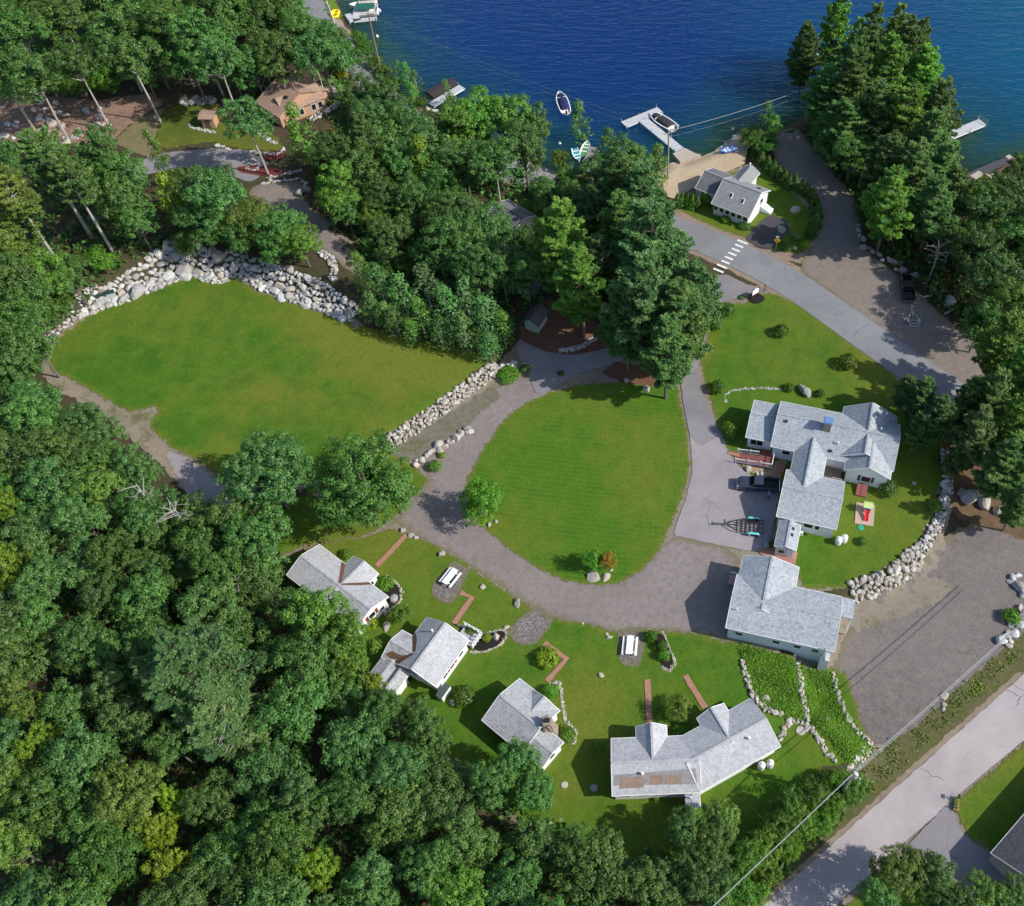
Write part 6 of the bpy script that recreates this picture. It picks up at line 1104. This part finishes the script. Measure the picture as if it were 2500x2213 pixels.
lc = two(z4(1370, 1225), z4(1690, 1045)); lf = empty('boat_lift', (lc[0].x, lc[0].y, WZ), 'boat lift under a dark canvas canopy beside the pale dock', 'boat lift', None, lc[1])
m = MB(); m.loft([[(x, -1.5, .7), (x, -.7, .95), (x, 0, 1.05), (x, .7, .95), (x, 1.5, .7), (x, 1.45, .5), (x, -1.45, .5)] for x in (-3.2, 3.2)]); m.build('canopy', M('dark_brown_canvas', (.035, .03, .034), .8, .2, 2), lf)
for x in (-2.9, 2.9):
    for y in (-1.3, 1.3): m = MB(); m.tube([(x, y, -2), (x, y, .75)], .06, 8); m.build('post', metal, lf)
m = MB(); m.box((-2.6, 0, .4), (1.3, 1.4, .5)); m.build('boat_bow', M('orange_brown_boat', (.42, .20, .09), .5, .1, 2), lf)
for (x, y), lb in (((1994, 135), 'white buoy on the lake above the point'), ((1789, 317), 'white buoy off the beach'), ((1366.5, 352), 'white buoy left of the lone shore tree'), ((921, 90), 'tiny white buoy right of the leaning pole')):
    c = pw(x, y); m = MB(); m.lathe((0, 0, -.1), [(.02, -.1), (.22, 0), (.32, .2), (.26, .42), (.08, .52), (.06, .6)], 12); o = m.build('buoy', hullw, smooth=True); o.location = c; tag(o, lb, 'buoy')
yel = M('yellow_vinyl', (.85, .62, .02), .45, .05, 2, bmp=0)
for (x, y), lb in (((818, 41), 'lower yellow float ring on the grass by the top dock'), ((820, 34), 'upper yellow float ring on the grass by the top dock')):
    c = atS(x, y); m = MB(); m.tube([(math.cos(a) * .75, math.sin(a) * .75, .25) for a in [k * 6.283 / 16 for k in range(17)]], .27, 8); o = m.build('float_ring', yel, smooth=True); o.location = c + Vector((0, 0, .1)); tag(o, lb, 'float')

# ------------------------------------------------------------------ poles and cables
polem = M('pole_wood', (.27, .17, .10), .85, .25, 3); polem2 = M('grey_pole_wood', (.33, .29, .24), .85, .2, 3); cable = M('cable', (.30, .31, .32), .5, .05, 1, bmp=0); insul = M('insulator', (.62, .63, .64), .4, .05, 1, bmp=0)
def pole(base, H, lean, label, m, arm=0.0, r=.17):
    b = empty('utility_pole', base, label, 'utility pole'); k = MB(); k.tube([(0, 0, -.5), (lean[0], lean[1], H)], [r, r * .72], 10); k.build('pole', m, b)
    c = MB(); c.bar((lean[0] - .95 * math.cos(arm), lean[1] - .95 * math.sin(arm), H - .4), (lean[0] + .95 * math.cos(arm), lean[1] + .95 * math.sin(arm), H - .4), .12, .12); x = c.build('crossarm', m, b)
    for s in (-.85, 0, .85): i = MB(); i.lathe((lean[0] + s * math.cos(arm), lean[1] + s * math.sin(arm), H - .34 if s else H), [(.06, 0), (.09, .08), (.05, .22)], 8); i.build('insulator', insul, x)
    return b, Vector(base) + Vector((lean[0], lean[1], H))
p1 = atS(931.7, 182); t1 = Vector((*ray(898.4, 31.3, p1.z + 12.3, 1), p1.z + 12.3)); _, T1 = pole(p1, 12.3, (t1.x - p1.x, t1.y - p1.y), 'tall brown utility pole leaning over the lake bank', polem, .3)
p2 = atS(1966, 294.8); t2 = Vector((*ray(1980.8, 211.6, p2.z + 8.6, 1), p2.z + 8.6)); _, T2 = pole(p2, 8.6, (t2.x - p2.x, t2.y - p2.y), 'grey utility pole in front of the trees on the point', polem2, .5, .15)
p3 = atS(1630.2, 437.2); t3 = Vector((*ray(1632.6, 319.8, p3.z + 10, 1), p3.z + 10)); _, T3 = pole(p3, 10, (t3.x - p3.x, t3.y - p3.y), 'grey utility pole at the beach between cottage and long dock', polem2, .4)
t4 = Vector((*ray(1705, 1541, 8.6), 8.6)); p4 = Vector((t4.x, t4.y, gh(t4.x, t4.y))); b4, T4 = pole(p4, 8.6 - p4.z, (0, 0), 'utility pole with pale transformer beside the lower road', polem2, R(-50))
m = MB(); m.lathe((.32, 0, 8.6 - p4.z - 1.6), [(.24, 0), (.27, .05), (.27, .85), (.2, .95)], 14); m.build('transformer', insul, b4)
def wire(a, b, r, sag, label, group=None):
    pts = [Vector(a).lerp(Vector(b), k / 16) + Vector((0, 0, -sag * 4 * (k / 16) * (1 - k / 16))) for k in range(17)]; m = MB(); m.tube(pts, r, 6); return tag(m.build('power_line', cable), label, 'cable', group)
e1, e2 = Vector((*ray(1380, 1850, 8.2), 8.2)), Vector((*ray(2160, 1135, 8.4), 8.4))
wire(T4 + Vector((0, 0, -.3)), e1, .055, .25, 'thick overhead cable running down left from the lower road pole'); wire(T4 + Vector((.1, .1, -.1)), e2, .05, .3, 'overhead cable running up right from the lower road pole'); wire(T4 + Vector((-.25, -.3, -.9)), e2 + Vector((-.3, -.4, -.6)), .035, .35, 'thinner lower cable running up right beside the overhead cable')
wire(T3, T2, .035, .5, 'pale overhead cable between the beach pole and the point pole'); wire(T3 + Vector((0, 0, -1.2)), T2 + Vector((0, 0, -1.2)), .012, .6, 'thin lower cable between the beach pole and the point pole'); wire(T1, T3, .011, 1.0, 'long thin cable across the water from the leaning pole'); wire(T1 + Vector((.4, .4, -1)), T3 + Vector((0, 0, -1.0)), .009, 1.2, 'second thin cable across the water from the leaning pole')

# ------------------------------------------------------------------ yard furniture
whitewood = M('white_wood', (.78, .78, .77), .6, .05, 2, bmp=.05)
def picnic(a, b, label):
    c = (a + b) / 2; o = empty('picnic_table', (c.x, c.y, gh(c.x, c.y) + .1), label, 'picnic table', 'white picnic tables', math.atan2(b.y - a.y, b.x - a.x)); L = (b - a).length
    m = MB(); [m.box((0, -.34 + .17 * k, .75), (L, .155, .05)) for k in range(5)]; m.build('table_top', whitewood, o)
    for s in (-1, 1): m = MB(); [m.box((0, s * (.72 + .15 * k), .45), (L, .14, .05)) for k in range(2)]; m.build('bench', whitewood, o)
    for s in (-1, 1): m = MB(); x = s * (L / 2 - .4); m.bar((x, -.75, 0), (x, -.2, .73), .09, .05); m.bar((x, .75, 0), (x, .2, .73), .09, .05); m.bar((x, -.85, .41), (x, .85, .41), .05, .09); m.bar((x, -.3, .7), (x, .3, .7), .05, .08); m.build('trestle', whitewood, o)
picnic(at(*ZE(1490, 620)), at(*ZE(1585, 500)), 'white picnic table on the stone pad between the two upper cabins'); picnic(at(*ZD(1485, 1205)), at(*ZD(1500, 1052)), 'white picnic table on the stone pad left of the ball shrubs')
def tank(c, label, grp):
    o = empty('gas_tank', c, label, 'gas tank', grp); m = MB(); m.lathe((0, 0, .05), [(.3, 0), (.42, .08), (.43, .2), (.43, 1.05), (.38, 1.22), (.22, 1.33), (.05, 1.36)], 20); m.build('vessel', hullw, o, smooth=True); m = MB(); m.lathe((0, 0, 1.3), [(.14, 0), (.15, .1), (.15, .16), (.05, .18)], 12); m.build('valve_cap', insul, o); m = MB(); m.lathe((0, 0, -.05), [(.36, 0), (.34, .12)], 16); m.build('foot_ring', metal, o)
tank(atS(2045.5, 1327), 'left one of two white gas tanks on the house lawn', 'gas tanks on the house lawn'); tank(atS(2059.5, 1322), 'right one of two white gas tanks on the house lawn', 'gas tanks on the house lawn'); tank(at(1519, 1533), 'left one of two white gas tanks behind the bent cabin', 'gas tanks behind the bent cabin'); tank(at(1536, 1529), 'right one of two white gas tanks behind the bent cabin', 'gas tanks behind the bent cabin')
for (x, y), r, mm, lb in (((905, 1403), .42, white_st, 'round pale lid in the grass left of the chimney cabin'), ((1127, 1567), .4, white_st, 'oval pale lid in the grass below the chimney cabin'), ((1186, 1573), .42, grey_st, 'bluish grey round lid in the shade of the bent cabin'), ((1598, 1459), .55, white_st, 'large pale lid in the small grass court'), (ZF(1195, 1155), .45, M('green_plastic', (.03, .30, .16), .5, .05, 2, bmp=0), 'green round lid below the play mat')):
    p = at(x, y); m = MB(); m.lathe((0, 0, 0), [(r, 0), (r, .1), (r * .92, .13), (r * .3, .15)], 20); o = m.build('tank_lid', mm); o.location = p + Vector((0, 0, .03)); tag(o, lb, 'lid')
# play set
pc = [at(*ZF(*q)) for q in ((1160, 945), (1315, 970), (1300, 1145), (1145, 1120))]; m = MB(); m.prism([(p.x, p.y) for p in pc], .02, .16); tag(m.build('play_mat', M('tan_rubber', (.46, .33, .27), .9, .15, 3)), 'tan square play mat on the house lawn', 'play mat')
c = at(*ZF(1245, 1010)); ps = empty('play_house', (c.x, c.y, .16), 'small plastic play tower with pale green roof and red slide on the tan mat', 'play set', None, R(-12)); m = MB(); [m.bar((x, y, 0), (x, y, 1.3), .12) for x in (-.4, .4) for y in (-.4, .4)]; m.build('post', M('tan_plastic', (.50, .36, .24), .5, .05, 2, bmp=0), ps)
m = MB(); m.box((0, 0, .6), (.85, .85, .08)); m.build('platform', M('blue_plastic', (.05, .1, .4), .5, .05, 2, bmp=0), ps); m = MB(); m.add([(-.6, -.55, 1.25), (.6, -.55, 1.25), (.6, .55, 1.25), (-.6, .55, 1.25), (-.6, 0, 1.75), (.6, 0, 1.75)], [(0, 1, 5, 4), (2, 3, 4, 5), (0, 4, 3), (1, 2, 5)]); m.build('roof', M('lime_plastic', (.55, .68, .25), .5, .05, 2, bmp=0), ps)
m = MB(); m.loft([[(-.25, y, z), (.25, y, z), (.28, y, z + .16), (.22, y, z + .16), (.2, y, z + .04), (-.2, y, z + .04), (-.22, y, z + .16), (-.28, y, z + .16)] for y, z in ((-.42, .62), (-.9, .42), (-1.5, .14), (-1.85, .06))]); m.build('slide', M('red_plastic', (.62, .02, .03), .4, .05, 2, bmp=0), ps); m = MB(); [m.bar((-.42, .2 - .0, .2 * k), (-.42, -.2, .2 * k), .06) for k in (1, 2)]; m.box((0, .42, .85), (.7, .05, .45)); m.build('panel', M('orange_red_plastic', (.55, .08, .04), .5, .05, 2, bmp=0), ps)
# heat pump, planter, bins
c = atS(1953, 1302); ac = empty('heat_pump', c, 'white heat pump unit in the corner beside the annex', 'heat pump', None, R(-14)); m = MB(); m.box((0, 0, .45), (.8, .8, .85)); m.build('housing', hullw, ac, bevel=.04); m = MB(); m.lathe((0, 0, .87), [(.3, 0), (.3, .04), (.1, .05)], 16); m.build('fan_grille', insul, ac)
c = atS(1870.5, 1333); m = MB(); m.lathe((0, 0, 0), [(.42, 0), (.5, .25), (.5, .34), (.38, .3)], 6); o = m.build('planter', grey_st); o.location = c + Vector((0, 0, .09)); tag(o, 'grey six sided stone planter in the shade beside the boat trailer', 'planter')
zL = lambda x, y: ((x / 2.072) / K, (400 + y / 2.072) / K); darkgr = M('dark_green_plastic', (.022, .05, .05), .5, .1, 2, bmp=0); paleg = M('pale_grey_plastic', (.38, .42, .42), .5, .1, 2, bmp=0)
for (x, y), lb in ((zL(522, 700), 'left one of two dark lidded bins at the foot of the boulder bank'), (zL(565, 682), 'right one of two dark lidded bins at the foot of the boulder bank')):
    c = at(x, y); o = empty('storage_bin', c, lb, 'bin', None, R(22)); m = MB(); m.box((0, 0, .35), (1.6, .85, .7)); m.build('box', paleg, o, bevel=.05); m = MB(); m.box((0, .38, .95), (1.65, .12, .95)); m.build('lid', darkgr, o, bevel=.03)
c = at(*zL(908, 560)); o = empty('bench_swing', c, 'dark slatted bench leaning at the boulder bank', 'bench', None, R(-60)); m = MB(); [m.box((0, -.35 + .2 * k, .45), (1.5, .16, .06)) for k in range(4)]; m.build('seat', dock_w, o); m = MB(); [m.box((0, .5, .6 + .2 * k), (1.5, .05, .16)) for k in range(3)]; m.build('backrest', dock_w, o); [MB().bar((x, y, 0), (x, y, .45), .08).build('leg', dock_w, o) for x in (-.65, .65) for y in (-.3, .4)]
# parking logs
for (x, y), (x2, y2), lb in ((ZB(1228, 146), ZB(1280, 138), 'pale log lying left of the black pickup hood'), (ZB(1480, 290), ZB(1530, 281), 'pale log right of the black pickup bed'), (ZB(1603, 382), ZB(1648, 360), 'tilted pale log below the large dark rock'), (ZB(1725, 470), ZB(1778, 463), 'pale log at the lower right end of the gravel parking'), (ZB(1820, 512), ZB(1850, 508), 'half hidden log nearest the right edge trees')):
    a, b_ = at(x, y), at(x2, y2); m = MB(); m.tube([a + Vector((0, 0, .2)), (a + b_) / 2 + Vector((0, 0, .22)), b_ + Vector((0, 0, .2))], [.15, .16, .14], 8); tag(m.build('parking_log', M('pale_log', (.42, .36, .28), .85, .2, 3)), lb, 'log')
# signs
c = atS(1843, 726); sg_ = empty('entrance_sign', c, 'white shaped entrance sign on dark posts over the small mulch bed', 'sign', None, R(38)); [MB().bar((x, 0, 0), (x, 0, 1.9), .1).build('post', trm, sg_) for x in (-.75, .75)]
m = MB(); m.add([(x, y, z) for y in (-.04, .04) for x, z in ((-.7, .8), (.7, .8), (.7, 1.65), (.45, 1.72), (.3, 1.9), (-.3, 1.9), (-.45, 1.72), (-.7, 1.65))], [tuple(range(8)), tuple(range(15, 7, -1))] + [(i, 8 + i, 8 + (i + 1) % 8, (i + 1) % 8) for i in range(8)]); m.build('panel', hullw, sg_)
c = atS(1866, 712); m = MB(); m.bar((0, 0, 0), (0, 0, 1.5), .12); m.box((0, 0, 1.5), (.2, .2, .06)); o = m.build('marker_post', trm); o.location = c; tag(o, 'dark post just right of the white entrance sign', 'post')
c = atS(1894, 611); ys = empty('crossing_sign', c, 'yellow diamond pedestrian sign beside the crosswalk', 'road sign', None, R(-8)); m = MB(); m.bar((0, 0, 0), (0, 0, 2.9), .07); m.build('post', metal, ys); yp = M('sign_yellow', (.85, .52, .01), .4, .03, 1, bmp=0)
m = MB(); m.box((0, -.05, 2.2), (.78, .03, .78), 0, 0, Matrix.Rotation(R(45), 3, 'Y')); pl_ = m.build('plate', yp, ys); m = MB(); m.box((0, -.075, 2.42), (.12, .012, .12)); m.box((0, -.075, 2.22), (.12, .012, .24)); m.bar((0, -.075, 2.12), (-.14, -.075, 1.9), .07, .012); m.bar((0, -.075, 2.12), (.14, -.075, 1.92), .07, .012); m.build('walker_symbol', blackm, pl_); m = MB(); m.box((0, -.05, 2.95), (.55, .03, .3)); m.build('small_plate', hullw, ys)
# mailbox planter
c = at(1908, 1606); mp = empty('mailbox_planter', c, 'planter box with mailbox and flowers at the end of the lower drive', 'planter', None, R(75)); m = MB(); m.box((0, 0, .22), (1.6, .6, .44)); m.build('box', ceder, mp); m = MB(); m.bar((.55, 0, 0), (.55, 0, 1.25), .1); m.bar((-.55, 0, 0), (-.55, 0, 1.1), .1); m.build('post', dock_w, mp); m = MB(); m.box((.55, 0, 1.3), (.5, .22, .24)); m.build('mailbox', blackm, mp, bevel=.05)
qm = quads_mesh('flowers', np.random.default_rng(3).normal(size=(160, 3)) * [.45, .18, .1] + [0, 0, .55], np.random.default_rng(4).normal(size=(160, 3)) + [0, 0, 1], np.full(160, .14), np.full(160, .8), leaf_s); q = bpy.data.objects.new('flowers', qm); C.objects.link(q); q.parent = mp; q.color = (1.6, 1.4, .8, 1)
# flag pole and fire ring at the tan house
c = atS(788.8, 215); m = MB(); m.tube([(0, 0, 0), (0, 0, 6.2)], [.06, .035], 8); m.lathe((0, 0, 6.2), [(.02, 0), (.08, .06), (.02, .14)], 8); o = m.build('flag_pole', trim); o.location = c; tag(o, 'thin white flag pole beside the tan house deck', 'flag pole')
rock_path('fire_ring', [z3(1, 1)] * 2, .5, .2, .3, 1, grey_st, 'ring of grey stones round a fire pit on the wooded drive', 'fire pit', 0, [tuple((at(*z3(810, 1215)) + Vector((math.cos(k * .3) * 1.0, math.sin(k * .3) * 1.0, 0))))[:2] for k in range(22)])
c = atS(797, 234); dk6 = empty('stone_deck', c, 'dark deck with round pale stones beside the tan house', 'deck', None, R(37)); m = MB(); m.box((0, 0, .25), (4.5, 3.2, .5)); m.build('platform', deckm, dk6); m = MB(); [m.rock((random.uniform(-1.8, 1.8), random.uniform(-1.2, 1.2), .6), .28, .26, .22) for _ in range(12)]; m.build('stones', granite, dk6)
# fence pieces near the top dock
for (a, b_), lb in (((atS(800, 12), atS(817, 56)), 'white rail fence by the yellow float rings'), ((atS(857, 110), atS(877, 133)), 'white rail beside the lane along the lake bank')):
    m = MB(); n = 4; fr = empty('rail_fence', (a + b_) / 2, lb, 'fence'); o_ = (a + b_) / 2
    for k in range(n): p = a.lerp(b_, k / (n - 1)); q = MB(); q.box((p.x, p.y, p.z + .45), (.12, .12, .9)); q.build('post', trim, fr, o_)
    m.bar(a + Vector((0, 0, .75)), b_ + Vector((0, 0, .75)), .06, .12); m.bar(a + Vector((0, 0, .4)), b_ + Vector((0, 0, .4)), .06, .12); m.build('rail', trim, fr, o_)

# ------------------------------------------------------------------ person beside the pickup
def person(loc, rz, label):
    V, E, Rr = [], [], []
    def add(p, r, par=None):
        V.append(p); Rr.append(r); i = len(V) - 1
        if par is not None: E.append((par, i))
        return i
    pel = add((0, 0, .98), .155); wa = add((0, 0, 1.14), .14, pel); chs = add((0, 0, 1.34), .165, wa); nk = add((0, 0, 1.5), .06, chs); hd0 = add((.015, 0, 1.58), .075, nk); hd1 = add((.02, 0, 1.68), .098, hd0); add((.0, 0, 1.76), .07, hd1)
    for s in (-1, 1):
        h = add((0, s * .1, .92), .105, pel); k = add((.04, s * .11, .5), .068, h); a = add((-.01, s * .115, .1), .05, k); f = add((.06, s * .12, .05), .048, a); add((.16, s * .13, .04), .04, f)
        sh = add((0, s * .2, 1.42), .07, chs); el = add((.02 + .06 * (s > 0), s * .27, 1.13), .047, sh); wr = add((.2, s * .24, .98), .032, el); pm = add((.27, s * .23, .95), .035, wr)
        for q, (dy, ln) in enumerate(((-.03, .07), (-.01, .085), (.01, .08), (.03, .065))): m1 = add((.31, s * .23 + dy, .935), .011, pm); add((.31 + ln * .6, s * .23 + dy, .915), .009, m1)
        th = add((.27, s * .23 - s * .05, .955), .012, pm); add((.31, s * .23 - s * .065, .95), .010, th)
    me = bpy.data.meshes.new('person'); me.from_pydata(V, E, []); o = bpy.data.objects.new('person', me); C.objects.link(o); sk = o.modifiers.new('skin', 'SKIN'); o.modifiers.new('sub', 'SUBSURF').levels = 2; o.modifiers['sub'].render_levels = 2
    for i, r in enumerate(Rr): me.skin_vertices[0].data[i].radius = (r, r)
    me.skin_vertices[0].data[0].use_root = True
    m, t, b = newmat('person_clothes'); co = obco(t); s_ = nd(t, 'ShaderNodeSeparateXYZ'); t.links.new(co, s_.inputs[0]); c = ramp(t, mth(t, 'DIVIDE', s_.outputs[2], 2.0), [(0, (.03, .03, .03)), (.05, (.03, .035, .06)), (.485, (.18, .33, .68)), (.745, (.5, .32, .24)), (.845, (.08, .055, .04))], 'CONSTANT'); t.links.new(c, b.inputs['Base Color']); b.inputs['Roughness'].default_value = .8; me.materials.append(m)
    o.location = loc; o.rotation_euler = (0, 0, rz); tag(o, label, 'person')
    hm = MB(); hm.lathe((-.012, 0, 1.64), [(.105, 0), (.112, .05), (.1, .11), (.06, .155), (.01, .17)], 14); hm.build('hair', M('brown_hair', (.05, .033, .022), .8, .2, 9), o)
    for s in (-1, 1): e = MB(); e.lathe((.112, s * .035, 1.665), [(.002, -.01), (.011, 0), (.002, .01)], 8); e.build('eye', blackm, o)
    e = MB(); e.add([(.105, -.016, 1.63), (.105, .016, 1.63), (.135, 0, 1.635), (.105, 0, 1.672)], [(0, 1, 2), (0, 2, 3), (1, 3, 2)]); e.build('nose', M('skin', (.5, .32, .24), .7, .05, 2, bmp=0), o); e = MB(); e.box((.11, 0, 1.6), (.012, .05, .012)); e.build('mouth', M('lips', (.4, .16, .13), .7, .05, 2, bmp=0), o)
    return o
person(atS(1876, 1217) + Vector((0, 0, .09)), R(200), 'person in light blue shirt and dark trousers standing behind the pickup truck')

# ------------------------------------------------------------------ words for the trees: how each looks and which landmark it stands nearest to
LM = [('the tan house', (-66, 154)), ('the tan shed', (-80, 151)), ('the big round bluish tree', at(538, 950, 8)), ('the upper cabin', (-40, 57)), ('the cabin with the porch deck', (-26, 48)), ('the stone chimney cabin', (-15, 40)), ('the bent cabin', (4, 35)), ('the left tip of the lawn', at(92, 735)), ('the boulder bank', at(330, 530)), ('the pale green shed', (-18, 104)), ('the small slate roofed house', (-23, 127)), ('the crosswalk', at(1458, 512)), ('the black pickup truck', atS(2213, 712)), ('the lake cottage', (16, 132)), ('the leaning lake pole', p1), ('the grey point pole', p2), ('the house chimney', (24, 79)), ('the long pale wall', at(985, 737)), ('the sandy turning place', at(570, 375)), ('the lower road pole', p4), ('the mailbox planter', at(1908, 1606)), ('the lower left picture corner', at(0, 1809)), ('the upper left picture corner', at(0, 0)), ('the big feathery bluish pine', at(392, 1345, 11)), ('the dark plank dock', pw(*z9(1250, 990))), ('the boat with the navy cover', pw(1375, 256)), ('the needle covered slope', at(150, 250)), ('the grey dirt track', at(260, 860)), ('the boat ramp', at(1600, 300)), ('the dock with end rail', pw(*z9(1000, 370)))]
LM = [(n, Vector((p[0], p[1]))) for n, p in LM]
ORD = ['', 'second ', 'third ', 'fourth ', 'fifth ', 'sixth ', 'seventh ', 'eighth ', 'ninth ', 'tenth ']
looks = {}
for t in TREES: looks.setdefault((t['kind'], t['tint']), []).append(t)
used = set()
for (kind, tint), ts in looks.items():
    rank = {n: sorted(ts, key=lambda q: (q['p'] - c).length) for n, c in LM}
    for t in ts:
        if not t['auto']: continue
        best = min(LM, key=lambda l: (rank[l[0]].index(t), (t['p'] - l[1]).length)); k = rank[best[0]].index(t)
        t['o']['label'] = '%s %s, %snearest such to %s' % (tint, KN[kind][2], ORD[min(k, 9)], best[0])
